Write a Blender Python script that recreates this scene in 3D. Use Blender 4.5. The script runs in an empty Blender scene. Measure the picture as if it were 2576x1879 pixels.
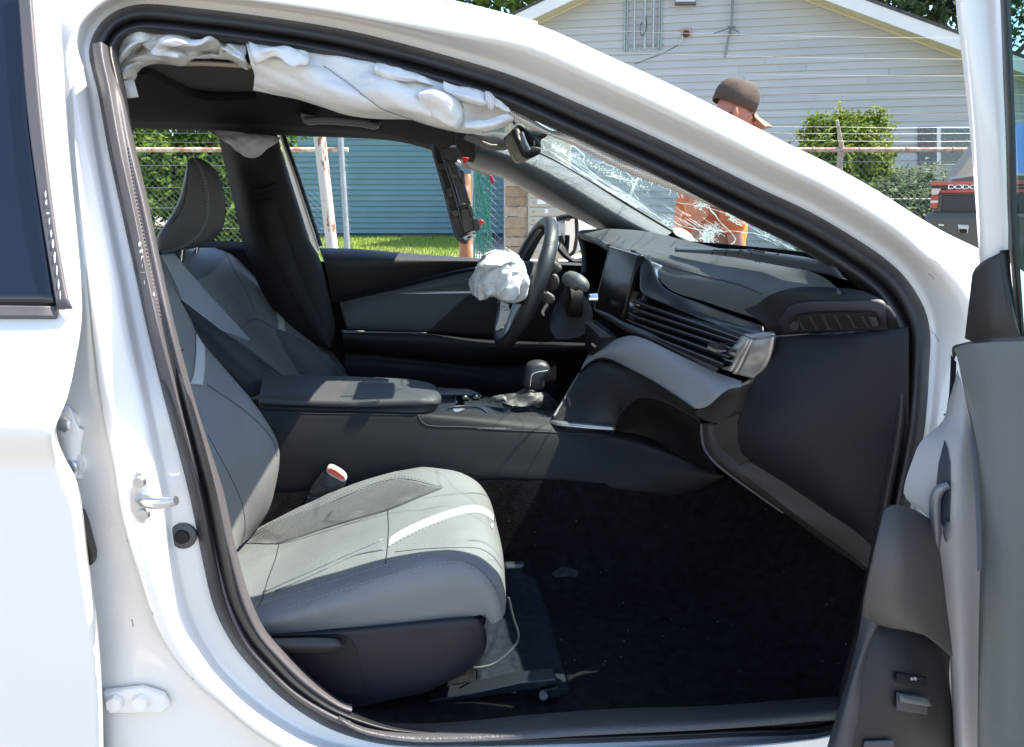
import bpy, bmesh, math, random
from mathutils import Vector, Matrix, noise
from mathutils.bvhtree import BVHTree
R = math.radians
random.seed(7)
S = bpy.context.scene
COL = S.collection
# ---------------------------------------------------------------- camera
PITCH = R(11.5)
FPX, CX, CY = 2021.0, 1288.0, 939.5
CAM = Vector((0.0, 0.0, 1.15))
cam_data = bpy.data.cameras.new('camera')
cam = bpy.data.objects.new('camera', cam_data)
COL.objects.link(cam)
cam.location = CAM
cam.rotation_euler = (R(90) - PITCH, 0, 0)
cam_data.sensor_fit = 'HORIZONTAL'
cam_data.sensor_width = 36.0
cam_data.lens = 36.0 * FPX / (2 * CX)
cam_data.clip_start = 0.02
cam_data.clip_end = 400
S.camera = cam
# ---------------------------------------------------------------- daylight
SUN_EL, SUN_AZ = R(58), R(79)          # azimuth clockwise from +Y
w = bpy.data.worlds.new('World')
S.world = w
w.use_nodes = True
nt = w.node_tree
sky = nt.nodes.new('ShaderNodeTexSky')
sky.sky_type = 'NISHITA'
sky.sun_disc = False
sky.sun_elevation = SUN_EL
sky.sun_rotation = SUN_AZ
sky.air_density = 1.0
sky.ozone_density = 1.7
sky.dust_density = .6
nt.links.new(sky.outputs[0], nt.nodes['Background'].inputs[0])
nt.nodes['Background'].inputs[1].default_value = 0.15
sd = bpy.data.lights.new('sun', 'SUN')
sd.energy = 5.0
sd.angle = R(0.5)
sd.color = (1.0, 0.92, 0.80)
sun = bpy.data.objects.new('sun', sd)
COL.objects.link(sun)
sdir = Vector((math.sin(SUN_AZ) * math.cos(SUN_EL), math.cos(SUN_AZ) * math.cos(SUN_EL), math.sin(SUN_EL)))
sun.rotation_euler = (-sdir).to_track_quat('-Z', 'Y').to_euler()
sun.location = (0, 0, 30)
S.view_settings.view_transform = 'Standard'
S.view_settings.look = 'None'
S.view_settings.exposure = 1.5
S.view_settings.gamma = 1.0
S.view_settings.use_curve_mapping = False
# ---------------------------------------------------------------- helpers
YAW = 0.105                             # the car stands a little turned: its side recedes towards the bonnet
VW = {'F': (0, 0, .8793), 'A1': (200, 0, 3.2357), 'A2': (800, 100, 3.0043), 'A3': (1300, 0, 3.2357), 'A4': (1900, 0, 3.3047),
      'A5': (300, 350, 2.7529), 'A6': (800, 500, 3.0043), 'A7': (1300, 500, 3.0043), 'A8': (1850, 450, 2.7534),
      'B1': (0, 0, 1.944), 'B2': (0, 800, 1.5317), 'B3': (400, 950, 2.36), 'B4': (500, 1450, 2.265), 'B5': (1200, 950, 2.203),
      'B6': (2000, 800, 1.5313), 'B7': (1050, 550, 4.13), 'B8': (1400, 250, 3.6717)}
CP, SP = math.cos(PITCH), math.sin(PITCH)
def ray(v, x, y):
    ox, oy, s = VW[v]
    u = (ox + x / s - CX) / FPX
    q = (CY - oy - y / s) / FPX
    return Vector((u, CP + q * SP, -SP + q * CP))
def P(v, x, y, d):                      # a point of the car, d metres across it
    r = ray(v, x, y)
    return CAM + r * (d / (r.y - YAW * r.x))
def PW(v, x, y, Y):                     # a point of the yard, Y metres away
    r = ray(v, x, y)
    return CAM + r * (Y / r.y)
LAT = Vector((-YAW, 1, 0)).normalized()  # across the car
FWD = Vector((1, YAW, 0)).normalized()   # towards its bonnet
def row(v, d, pts):
    """pixel polyline -> points; d a number, or (start, end) interpolated along it; a third number overrides"""
    out, n = [], len(pts)
    acc = [0.0]
    for a, b in zip(pts, pts[1:]):
        acc.append(acc[-1] + math.hypot(b[0] - a[0], b[1] - a[1]))
    for i, p in enumerate(pts):
        if len(p) > 2: dd = p[2]
        elif isinstance(d, tuple):
            t = acc[i] / max(acc[-1], 1e-6)
            dd = 1 / ((1 - t) / d[0] + t / d[1])
        else: dd = d
        out.append(P(v, p[0], p[1], dd))
    return out
def crseg(p0, p1, p2, p3, t):
    def kn(a, b): return max((b - a).length, 1e-6) ** .5
    t0 = 0; t1 = t0 + kn(p0, p1); t2 = t1 + kn(p1, p2); t3 = t2 + kn(p2, p3)
    u = t1 + (t2 - t1) * t
    A1 = p0 * ((t1 - u) / (t1 - t0)) + p1 * ((u - t0) / (t1 - t0))
    A2 = p1 * ((t2 - u) / (t2 - t1)) + p2 * ((u - t1) / (t2 - t1))
    A3 = p2 * ((t3 - u) / (t3 - t2)) + p3 * ((u - t2) / (t3 - t2))
    B1 = A1 * ((t2 - u) / (t2 - t0)) + A2 * ((u - t0) / (t2 - t0))
    B2 = A2 * ((t3 - u) / (t3 - t1)) + A3 * ((u - t1) / (t3 - t1))
    return B1 * ((t2 - u) / (t2 - t1)) + B2 * ((u - t1) / (t2 - t1))
def spl(pts, k, closed=False):
    """k samples per segment through the points"""
    n = len(pts)
    if n == 2: return [pts[0].lerp(pts[1], i / k) for i in range(k + 1)]
    if closed: q = [pts[-1]] + list(pts) + [pts[0], pts[1]]
    else: q = [pts[0] * 2 - pts[1]] + list(pts) + [pts[-1] * 2 - pts[-2]]
    out = []
    for i in range(len(q) - 3):
        if (q[i + 1] - q[i + 2]).length < 1e-6:
            out += [q[i + 1].copy() for _ in range(k)]; continue
        out += [crseg(q[i], q[i + 1], q[i + 2], q[i + 3], j / k) for j in range(k)]
    if not closed: out.append(pts[-1].copy())
    return out
def res(pts, n, closed=False, lin=False):
    """n+1 evenly spaced samples of the spline (n for a closed one)"""
    d = list(pts) if lin else spl(pts, 8, closed)
    if closed: d = d + [d[0]]
    L = [0.0]
    for a, b in zip(d, d[1:]): L.append(L[-1] + (b - a).length)
    out, j = [], 0
    for i in range(n if closed else n + 1):
        t = L[-1] * i / n
        while j < len(L) - 2 and L[j + 1] < t: j += 1
        s = (t - L[j]) / max(L[j + 1] - L[j], 1e-9)
        out.append(d[j].lerp(d[j + 1], min(max(s, 0), 1)))
    return out
BASE, BVH, DIST = {}, {}, {}
def base(parent):
    while parent is not None and parent.name not in BASE: parent = parent.parent
    return BASE[parent.name] if parent is not None else Vector((0, 0, 0))
def thing(name, loc, label, cat, group=None, kind=None):
    o = bpy.data.objects.new(name, None)
    o.empty_display_size = .1
    COL.objects.link(o)
    o.location = loc
    BASE[o.name] = Vector(loc)
    o['label'] = label; o['category'] = cat
    if group: o['group'] = group
    return o
def mk(name, V, F, m, parent=None, smooth=True, solid=0, bevel=0, label=None, kind=None, cat=None, group=None, auto=None, off=1):
    b = base(parent)
    me = bpy.data.meshes.new(name)
    me.from_pydata([tuple(Vector(v) - b) for v in V], [], F)
    me.update()
    if m is not None: me.materials.append(m)
    o = bpy.data.objects.new(name, me)
    COL.objects.link(o)
    if parent is not None: o.parent = parent
    if smooth:
        me.polygons.foreach_set('use_smooth', [True] * len(me.polygons))
        if auto: me.set_sharp_from_angle(angle=R(auto))
    if solid:
        s = o.modifiers.new('t', 'SOLIDIFY'); s.thickness = abs(solid); s.offset = off if solid > 0 else -off
    if bevel:
        s = o.modifiers.new('b', 'BEVEL'); s.width = bevel; s.segments = 2; s.limit_method = 'ANGLE'; s.angle_limit = R(35)
    if label: o['label'] = label
    if kind: o['kind'] = kind
    if cat: o['category'] = cat
    if group: o['group'] = group
    return o
def gridfaces(nr, nc, cu=False, cv=False):
    F = []
    for i in range(nr if cv else nr - 1):
        for j in range(nc if cu else nc - 1):
            a, b = i, (i + 1) % nr
            c, d = j, (j + 1) % nc
            F.append((a * nc + c, a * nc + d, b * nc + d, b * nc + c))
    return F
def skin(rows, n=24, m=3, cu=False, lin=False):
    RR = [res(r, n, cu) for r in rows]
    nc = len(RR[0])
    cols = []
    for j in range(nc):
        c = [r[j] for r in RR]
        cols.append([c[i].lerp(c[i + 1], k / m) for i in range(len(c) - 1) for k in range(m)] + [c[-1]] if lin else spl(c, m))
    nr = len(cols[0])
    V = [cols[j][i] for i in range(nr) for j in range(nc)]
    return V, gridfaces(nr, nc, cu)
def loft(name, rows, m, parent, n=24, k=3, cu=False, lin=False, crumple=None, flip=False, **kw):
    V, F = skin(rows, n, k, cu, lin)
    if crumple:
        amp, sc = crumple[:2]
        if len(crumple) > 2:
            ax = crumple[2].normalized(); fs = crumple[3]
            for i_, v in enumerate(V):
                a_ = v.dot(ax); p_ = v - ax * a_; q_ = ax * (a_ * fs * .16) + p_ * fs
                q_ = q_ + noise.noise_vector(v * fs * .4) * .6
                V[i_] = v + (crumple[4] if len(crumple) > 4 else LAT) * amp * 1.5 * (.5 - 1.9 * abs(noise.noise(q_)) ** .8 - .7 * abs(noise.noise(q_ * 2.1 + Vector((5, 2, 8)))))
        V = [v + LAT * (amp * .9 * (.35 - 2.2 * abs(noise.noise(v * sc * 1.15 + Vector((9, 4, 2)))) - .9 * abs(noise.noise(v * sc * 2.6 + Vector((1, 8, 5)))))) for v in V] if m in CLOTH else V
        V = [v + noise.noise_vector(v * sc) * amp + noise.noise_vector(v * sc * 2.7 + Vector((3, 1, 7))) * amp * .45 for v in V]
    if flip: F = [tuple(reversed(f)) for f in F]
    o = mk(name, V, F, m, parent, **kw)
    BVH[o.name] = BVHTree.FromPolygons(V, F)
    return o
def cast(v, x, y, surf, off=.002):
    """where the sight line of a photo pixel meets a surface, lifted by off"""
    r = ray(v, x, y).normalized()
    h, n, i, d = BVH[surf.name].ray_cast(CAM, r)
    if h is None:
        dm_ = DIST.get(surf.name)
        if dm_ is None:
            vs_ = surf.data.vertices; b_ = base(surf.parent)
            dm_ = DIST[surf.name] = sum((Vector(v_.co) + b_ - CAM).length for v_ in vs_) / len(vs_)
        h, n, i, d = BVH[surf.name].find_nearest(CAM + r * dm_)
    if n.dot(r) > 0: n = -n
    return h + n * off
def srow(v, surf, pts, off=.002, k=6):
    """a traced curve laid on a surface"""
    p2 = spl([Vector((p[0], p[1], 0)) for p in pts], k) if len(pts) > 1 else [Vector((*pts[0], 0))]
    return [cast(v, p.x, p.y, surf, off) for p in p2]
def decal(name, v, surf, rows, m, parent, off=.002, n=20, k=3, solid=.0015, **kw):
    rr = []
    RR = [res([Vector((p[0], p[1], 0)) for p in r], n) for r in rows]
    for i in range(len(RR) - 1):
        for s in range(k): rr.append([a.lerp(b, s / k) for a, b in zip(RR[i], RR[i + 1])])
    rr.append(RR[-1])
    V = [cast(v, p.x, p.y, surf, off) for r in rr for p in r]
    F = gridfaces(len(rr), n + 1)
    o = mk(name, V, F, m, parent, solid=solid, **kw)
    BVH[o.name] = BVHTree.FromPolygons(V, F)
    return o
def tubegeo(pts, r, n=8, caps=True, V=None, F=None):
    V = [] if V is None else V
    F = [] if F is None else F
    b0 = len(V)
    N = len(pts)
    rr = r if isinstance(r, (list, tuple)) else [r] * N
    t0 = (pts[1] - pts[0]).normalized()
    up = Vector((0, 0, 1)) if abs(t0.z) < .9 else Vector((1, 0, 0))
    nn = (up - t0 * up.dot(t0)).normalized()
    for i, p in enumerate(pts):
        t = (pts[min(i + 1, N - 1)] - pts[max(i - 1, 0)])
        t = t.normalized() if t.length > 1e-9 else t0
        nn = (nn - t * nn.dot(t))
        nn = nn.normalized() if nn.length > 1e-6 else Vector((0, 0, 1))
        bb = t.cross(nn)
        for j in range(n):
            a = 2 * math.pi * j / n
            V.append(p + (nn * math.cos(a) + bb * math.sin(a)) * rr[i])
    for i in range(N - 1):
        for j in range(n):
            a = b0 + i * n + j; c = b0 + i * n + (j + 1) % n
            F.append((a, c, c + n, a + n))
    if caps:
        F.append(tuple(b0 + j for j in reversed(range(n))))
        F.append(tuple(b0 + (N - 1) * n + j for j in range(n)))
    return V, F
def tube(name, pts, r, m, parent=None, n=8, smooth_path=0, **kw):
    if smooth_path:
        if isinstance(r, (list, tuple)):
            n0 = len(pts) - 1
            r = [r[min(i // smooth_path, n0)] * (1 - (i % smooth_path) / smooth_path) + r[min(i // smooth_path + 1, n0)] * ((i % smooth_path) / smooth_path) for i in range(n0 * smooth_path + 1)]
        pts = spl(pts, smooth_path)
    V, F = tubegeo(pts, r, n)
    kw.setdefault('auto', 50)
    return mk(name, V, F, m, parent, **kw)
def tubes(name, paths, r, m, parent=None, n=4, **kw):
    V, F = [], []
    for p in paths: tubegeo(p, r, n, True, V, F)
    return mk(name, V, F, m, parent, **kw)
def plate(name, pts, vec, m, parent=None, bevel=0, smooth=False, **kw):
    """outline pushed along a vector"""
    n = len(pts)
    V = list(pts) + [p + vec for p in pts]
    F = [tuple(range(n)), tuple(reversed(range(n, 2 * n)))] + [(i, (i + 1) % n + 0, (i + 1) % n + n, i + n)[::-1] for i in range(n)]
    o = mk(name, V, F, m, parent, smooth=bool(bevel) or smooth, bevel=bevel, auto=35 if bevel or smooth else None, **kw)
    bm = bmesh.new(); bm.from_mesh(o.data); bmesh.ops.recalc_face_normals(bm, faces=bm.faces); bm.to_mesh(o.data); bm.free()
    BVH[o.name] = BVHTree.FromPolygons(V, [f for f in F])
    return o
def boxgeo(c, sx, sy, sz, V, F, rot=None):
    b = len(V)
    for dz in (-1, 1):
        for dx, dy in ((-1, -1), (1, -1), (1, 1), (-1, 1)):
            q = Vector((dx * sx / 2, dy * sy / 2, dz * sz / 2))
            if rot is not None: q = rot @ q
            V.append(Vector(c) + q)
    for f in ((3, 2, 1, 0), (4, 5, 6, 7), (0, 1, 5, 4), (1, 2, 6, 5), (2, 3, 7, 6), (3, 0, 4, 7)):
        F.append(tuple(b + i for i in f))
def box(name, c, s, m, parent=None, bevel=0, rot=None, **kw):
    V, F = [], []
    boxgeo(c, *s, V, F, rot)
    return mk(name, V, F, m, parent, smooth=bool(bevel), bevel=bevel, **kw)
def pillow(name, outline, vec, prof, m, parent, n=40, **kw):
    """closed outline carried along vec; prof = [(t, scale)]; ends closed"""
    o2 = res(outline, n, True)
    c = sum(o2, Vector()) / n
    rings = [[c + (p - c) * s + vec * t for p in o2] for t, s in prof]
    V = [p for r in rings for p in r]
    F = gridfaces(len(rings), n, True)
    b = len(V); V.append(sum(rings[0], Vector()) / n); V.append(sum(rings[-1], Vector()) / n)
    F += [(b, (j + 1) % n, j) for j in range(n)]
    q = (len(rings) - 1) * n
    F += [(b + 1, q + j, q + (j + 1) % n) for j in range(n)]
    o = mk(name, V, F, m, parent, **kw)
    bm = bmesh.new(); bm.from_mesh(o.data); bmesh.ops.recalc_face_normals(bm, faces=bm.faces); bm.to_mesh(o.data); bm.free()
    BVH[o.name] = BVHTree.FromPolygons(V, F)
    return o
def stitches(name, v, surf, paths, m, parent, step=.008, ln=.005, r=.00045, off=.0012):
    V, F = [], []
    for pts in paths:
        q = srow(v, surf, pts, off, 10)
        L = sum((b - a).length for a, b in zip(q, q[1:]))
        s = res(q, max(int(L / step), 2), lin=True)
        for a, b in zip(s, s[1:]):
            if (b - a).length < step * 3: tubegeo([a, a.lerp(b, ln / step)], r, 4, True, V, F)
    return mk(name, V, F, m, parent, kind='stuff')
# ---------------------------------------------------------------- materials
def M(name, col, rough=.5, metal=0, coat=0, spec=.5, bump=None, var=None, rvar=None, trans=0, sss=0, coords='Object'):
    m = bpy.data.materials.new(name)
    m.use_nodes = True
    t = m.node_tree
    b = t.nodes['Principled BSDF']
    b.inputs['Base Color'].default_value = (*col, 1)
    b.inputs['Roughness'].default_value = rough
    b.inputs['Metallic'].default_value = metal
    b.inputs['Coat Weight'].default_value = coat
    b.inputs['Coat Roughness'].default_value = .04
    b.inputs['Specular IOR Level'].default_value = spec
    if sss:
        b.inputs['Subsurface Weight'].default_value = sss
        b.inputs['Subsurface Radius'].default_value = (.02, .008, .004)
    tc = t.nodes.new('ShaderNodeTexCoord')
    def tex(scale, detail=4):
        n = t.nodes.new('ShaderNodeTexNoise')
        n.inputs['Scale'].default_value = scale
        n.inputs['Detail'].default_value = detail
        t.links.new(tc.outputs[coords], n.inputs['Vector'])
        return n
    if var:
        n = tex(var[0]); mx = t.nodes.new('ShaderNodeMix'); mx.data_type = 'RGBA'
        c2 = var[2] if len(var) > 2 else tuple(c * (1 - var[1]) for c in col)
        mx.inputs[6].default_value = (*col, 1); mx.inputs[7].default_value = (*c2, 1)
        rp = t.nodes.new('ShaderNodeMapRange'); rp.inputs[1].default_value = var[3] if len(var) > 3 else .35; rp.inputs[2].default_value = var[4] if len(var) > 4 else .7
        t.links.new(n.outputs[0], rp.inputs[0]); t.links.new(rp.outputs[0], mx.inputs[0])
        t.links.new(mx.outputs[2], b.inputs['Base Color'])
    if rvar:
        n = tex(rvar[0]); rp = t.nodes.new('ShaderNodeMapRange')
        rp.inputs[1].default_value = .3; rp.inputs[2].default_value = .7
        rp.inputs[3].default_value = rough - rvar[1]; rp.inputs[4].default_value = rough + rvar[1]
        t.links.new(n.outputs[0], rp.inputs[0]); t.links.new(rp.outputs[0], b.inputs['Roughness'])
    if bump:
        if len(bump) > 2 and bump[2] == 'vor':
            n = t.nodes.new('ShaderNodeTexVoronoi'); n.inputs['Scale'].default_value = bump[0]
            t.links.new(tc.outputs[coords], n.inputs['Vector'])
        else: n = tex(bump[0], 6)
        bp = t.nodes.new('ShaderNodeBump'); bp.inputs['Strength'].default_value = bump[1]; bp.inputs['Distance'].default_value = .002
        t.links.new(n.outputs[0], bp.inputs['Height']); t.links.new(bp.outputs[0], b.inputs['Normal'])
    return m
def glass(name, tint, rough=.0, fres=1.45, haze=0):
    """thin pane: lets light straight through, mirrors at grazing angles"""
    m = bpy.data.materials.new(name); m.use_nodes = True
    t = m.node_tree; t.nodes.remove(t.nodes['Principled BSDF'])
    out = t.nodes['Material Output']
    tr = t.nodes.new('ShaderNodeBsdfTransparent'); tr.inputs[0].default_value = (*tint, 1)
    gl = t.nodes.new('ShaderNodeBsdfGlossy'); gl.inputs['Roughness'].default_value = rough
    lw = t.nodes.new('ShaderNodeLayerWeight'); lw.inputs[0].default_value = .5
    p5 = t.nodes.new('ShaderNodeMath'); p5.operation = 'POWER'; p5.inputs[1].default_value = 5
    fr = t.nodes.new('ShaderNodeMapRange'); fr.inputs[3].default_value = .022 * fres; fr.inputs[4].default_value = .30
    t.links.new(lw.outputs['Facing'], p5.inputs[0]); t.links.new(p5.outputs[0], fr.inputs[0])
    mx = t.nodes.new('ShaderNodeMixShader')
    t.links.new(fr.outputs[0], mx.inputs[0]); t.links.new(tr.outputs[0], mx.inputs[1]); t.links.new(gl.outputs[0], mx.inputs[2])
    last = mx
    if haze:
        df = t.nodes.new('ShaderNodeBsdfDiffuse'); df.inputs[0].default_value = (.82, .88, .87, 1)
        tl = t.nodes.new('ShaderNodeBsdfTranslucent'); tl.inputs[0].default_value = (.82, .88, .87, 1)
        ad = t.nodes.new('ShaderNodeMixShader'); ad.inputs[0].default_value = .5
        t.links.new(df.outputs[0], ad.inputs[1]); t.links.new(tl.outputs[0], ad.inputs[2])
        n = t.nodes.new('ShaderNodeTexNoise'); n.inputs['Scale'].default_value = 9; n.inputs['Detail'].default_value = 8; n.inputs['Roughness'].default_value = .7
        tc = t.nodes.new('ShaderNodeTexCoord'); t.links.new(tc.outputs['Object'], n.inputs['Vector'])
        rp = t.nodes.new('ShaderNodeMapRange'); rp.inputs[1].default_value = .45; rp.inputs[2].default_value = .8; rp.inputs[3].default_value = haze * .25; rp.inputs[4].default_value = haze * 1.6
        t.links.new(n.outputs[0], rp.inputs[0])
        m2 = t.nodes.new('ShaderNodeMixShader')
        t.links.new(rp.outputs[0], m2.inputs[0]); t.links.new(mx.outputs[0], m2.inputs[1]); t.links.new(ad.outputs[0], m2.inputs[2])
        last = m2
    t.links.new(last.outputs[0], out.inputs[0])
    return m
paint = M('white_paint', (.82, .80, .765), .3, coat=1.0, rvar=(6, .05), var=(2.2, .035))
rubber = M('black_rubber', (.018, .018, .020), .45, bump=(900, .15), rvar=(15, .1))
garnish = M('grey_vinyl', (.088, .082, .085), .5, bump=(700, .15), rvar=(20, .08))
blackpl = M('black_plastic', (.010, .0108, .0128), .55, spec=.3, bump=(1100, .25), var=(8, .25), rvar=(12, .1))
dashpl = M('soft_dash', (.085, .088, .088), .6, spec=.35, bump=(800, .35), var=(5, .25))
darkblue = M('charcoal_plastic', (.013, .0145, .019), .55, spec=.3, bump=(900, .3), var=(6, .2), rvar=(10, .08))
scuffpl = M('grained_plastic', (.07, .068, .072), .42, bump=(330, .3, 'vor'), rvar=(20, .08))
gloss = M('gloss_black', (.008, .008, .009), .06, coat=1.0)
silver = M('satin_silver', (.5, .48, .45), .3, metal=.85)
chrome = M('chrome', (.8, .8, .8), .12, metal=1)
leather = M('grey_leather', (.196, .199, .200), .5, spec=.35, bump=(420, .3, 'vor'), var=(7, .12), rvar=(10, .06))
leather2 = M('pale_leather', (.46, .465, .46), .5, bump=(500, .2, 'vor'))
leatherd = M('charcoal_leather', (.028, .031, .037), .5, spec=.35, bump=(420, .3, 'vor'), var=(7, .15))
leatherh = M('headrest_leather', (.095, .095, .094), .5, spec=.35, bump=(420, .3, 'vor'), var=(7, .12))
doorins = M('door_insert', (.07, .076, .077), .55, bump=(500, .4, 'vor'), var=(6, .1))
thread = M('thread', (.36, .37, .37), .8)
threadd = M('dark_seam', (.03, .03, .032), .7)
carpet = M('carpet', (.011, .0115, .013), .95, spec=.1, bump=(260, 1.0), var=(55, .6))
headl = M('headliner', (.011, .0105, .010), .9, spec=.2, bump=(600, .4), var=(5, .2))
fabric = M('airbag_fabric', (.70, .70, .68), .8, spec=.2, bump=(240, .35), var=(6, .06))
def weave_mat():
    m = M('airbag_weave', (.74, .72, .69), .8, spec=.2)
    t = m.node_tree; b = t.nodes['Principled BSDF']
    tc = t.nodes.new('ShaderNodeTexCoord'); v = t.nodes.new('ShaderNodeTexVoronoi'); v.inputs['Scale'].default_value = 300
    v.inputs['Randomness'].default_value = .15
    t.links.new(tc.outputs['Object'], v.inputs['Vector'])
    mx = t.nodes.new('ShaderNodeMix'); mx.data_type = 'RGBA'
    mx.inputs[6].default_value = (.82, .8, .77, 1); mx.inputs[7].default_value = (.50, .47, .44, 1)
    rp = t.nodes.new('ShaderNodeMapRange'); rp.inputs[1].default_value = .25; rp.inputs[2].default_value = .6
    t.links.new(v.outputs['Distance'], rp.inputs[0]); t.links.new(rp.outputs[0], mx.inputs[0]); t.links.new(mx.outputs[2], b.inputs['Base Color'])
    return m
weave = weave_mat()
def wrinkle(m, scale, strength, dist=.02, stretch=(1, 1, 1)):
    """add broad soft creases under the fine grain"""
    t = m.node_tree; b = t.nodes['Principled BSDF']
    tc = t.nodes.new('ShaderNodeTexCoord'); mp = t.nodes.new('ShaderNodeMapping'); mp.inputs['Scale'].default_value = stretch
    n = t.nodes.new('ShaderNodeTexNoise'); n.noise_type = 'RIDGED_MULTIFRACTAL'; n.inputs['Scale'].default_value = scale; n.inputs['Detail'].default_value = 3
    n.inputs['Distortion'].default_value = .6
    bp = t.nodes.new('ShaderNodeBump'); bp.inputs['Strength'].default_value = strength; bp.inputs['Distance'].default_value = dist
    t.links.new(tc.outputs['Object'], mp.inputs[0]); t.links.new(mp.outputs[0], n.inputs['Vector']); t.links.new(n.outputs[0], bp.inputs['Height'])
    old = b.inputs['Normal'].links
    if old: t.links.new(old[0].from_socket, bp.inputs['Normal'])
    t.links.new(bp.outputs[0], b.inputs['Normal'])
wrinkle(fabric, 11, .35, .006)
wrinkle(leather, 7, .25, .004, (.6, 1.6, 1))
CLOTH = (fabric,)
redpl = M('red_plastic', (.6, .02, .02), .35)
redbtn = M('red_button', (.75, .10, .06), .35)
# ================================================================ the white car
car = thing('white_car', P('F', 1000, 1640, 1.9) * 1.0, 'white sedan with its front passenger door open and airbags hanging out', 'car')
def lerp_tab(tab, x):
    for (a, fa), (b, fb) in zip(tab, tab[1:]):
        if x <= b: return fa + (fb - fa) * max(0, (x - a)) / (b - a)
    return tab[-1][1]
YB = [(-300, 1.36), (-100, 1.33), (0, 1.29), (300, 1.20), (600, 1.11), (900, 1.06), (1200, 1.05), (1652, 1.07), (2000, 1.1)]
RA = [(1855,1608),(1600,1628),(1320,1640),(983,1648),(867,1644),(789,1628),(711,1597),(626,1539),(568,1481),(525,1430),
      (482,1349),(454,1237),(428,1105),(402,1002),(368,876),(335,742),(308,620),(271,452),(244,326),(222,203),
      (203,113),(211,82),(230,52),(258,30),(293,18),(328,15),(448,26),(584,43),(719,64),(806,82),(996,132),(1143,178),
      (1279,236),(1415,296),(1551,361),(1687,428),(1787,475),(1883,531),(1947,574),(1988,610),(2017,648),(2040,693),
      (2050,741),(2048,811),(2041,924),(2030,1000),(2010,1100),(1985,1250),(1950,1420),(1910,1560)]
NA = len(RA)
def offring(w_tab, d_tab, inward=False):
    """ring of points beside the seal line: widths in photo pixels, depth behind the body skin in metres"""
    out = []
    for i, (x, y) in enumerate(RA):
        a = RA[(i - 1) % NA]; b = RA[(i + 1) % NA]
        tx, ty = b[0] - a[0], b[1] - a[1]
        l = math.hypot(tx, ty)
        nx, ny = ty / l, -tx / l               # outwards for this winding
        wd = lerp_tab(w_tab, i)
        px, py = x + nx * wd, y + ny * wd
        out.append(P('F', px, py, lerp_tab(YB, y) + lerp_tab(d_tab, i)))
    return out
ring0 = offring([(0, -14), (50, -14)], [(0, .075), (50, .075)])
ringA = offring([(0, 3), (50, 3)], [(0, .062), (50, .062)])
ringB = offring([(0, 8), (5, 30), (8, 55), (11, 62), (14, 40), (19, 20), (24, 14), (30, 22), (36, 26), (44, 20), (50, 10)], [(0, .055), (50, .055)])
ringB2 = offring([(0, 12), (5, 45), (8, 75), (11, 82), (14, 55), (19, 32), (24, 22), (30, 30), (36, 34), (44, 34), (50, 14)], [(0, .03), (11, .03), (20, .04), (26, .05), (50, .045)])
ringC = offring([(0, 18), (5, 80), (8, 105), (10, 135), (12, 158), (14, 140), (16, 110), (19, 60), (22, 40), (25, 36), (29, 44), (31, 76), (36, 72), (39, 72), (41, 100), (44, 150), (50, 40)],
                [(0, .0), (6, .015), (10, .02), (19, .02), (26, .02), (30, .0), (40, .0), (50, .0)])
ringC2 = offring([(0, 24), (5, 88), (8, 114), (10, 145), (12, 168), (14, 150), (16, 118), (19, 66), (22, 46), (25, 42), (29, 52), (31, 84), (36, 80), (39, 82), (41, 115), (44, 175), (50, 50)],
                [(0, .0), (6, .03), (10, .045), (19, .02), (26, .02), (30, .0), (40, .0), (50, .0)])
ringD = offring([(0, 130), (3, 190), (5, 340), (7, 440), (8, 440), (10, 380), (12, 330), (14, 290), (16, 240), (19, 170), (22, 120), (25, 100), (29, 115), (31, 132), (36, 122), (38, 125), (39, 140), (40, 180), (41, 250), (42, 300), (44, 330), (50, 160)],
                [(0, -.01), (6, .045), (10, .06), (19, .045), (24, .07), (28, .09), (40, .09), (43, .03), (50, -.01)])
rows = [ring0, ringA, ringB, ringB2, ringC, ringC2, ringD]
V, F = [], []
RR = [spl(r, 4, True) for r in rows]
nn = len(RR[0])
cols = []
for j in range(nn):
    cols.append(spl([r[j] for r in RR], 3))
V = [cols[j][i] for i in range(len(cols[0])) for j in range(nn)]
body = mk('body_side', V, gridfaces(len(cols[0]), nn, True), paint, car, solid=-.004)
BVH[body.name] = BVHTree.FromPolygons(V, gridfaces(len(cols[0]), nn, True))
# roof skin, carried across from the rail
edge = [p for i, p in enumerate(ringD) if 25 <= i <= 31]
e0 = [edge[0] - FWD * 1.5 - Vector((0, 0, .14)), edge[0] - FWD * .7 + Vector((0, 0, -.02))] + edge
rail2 = [p + LAT * .06 + Vector((0, 0, .014)) for p in e0]
mid = [p + LAT * .52 + Vector((0, 0, .05)) for p in e0]
far1 = [p + LAT * .98 + Vector((0, 0, .014)) for p in e0]
far2 = [p + LAT * 1.04 for p in e0]
loft('roof_panel', [e0, rail2, mid, far1, far2], paint, car, n=30, k=4, solid=.004)
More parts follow.
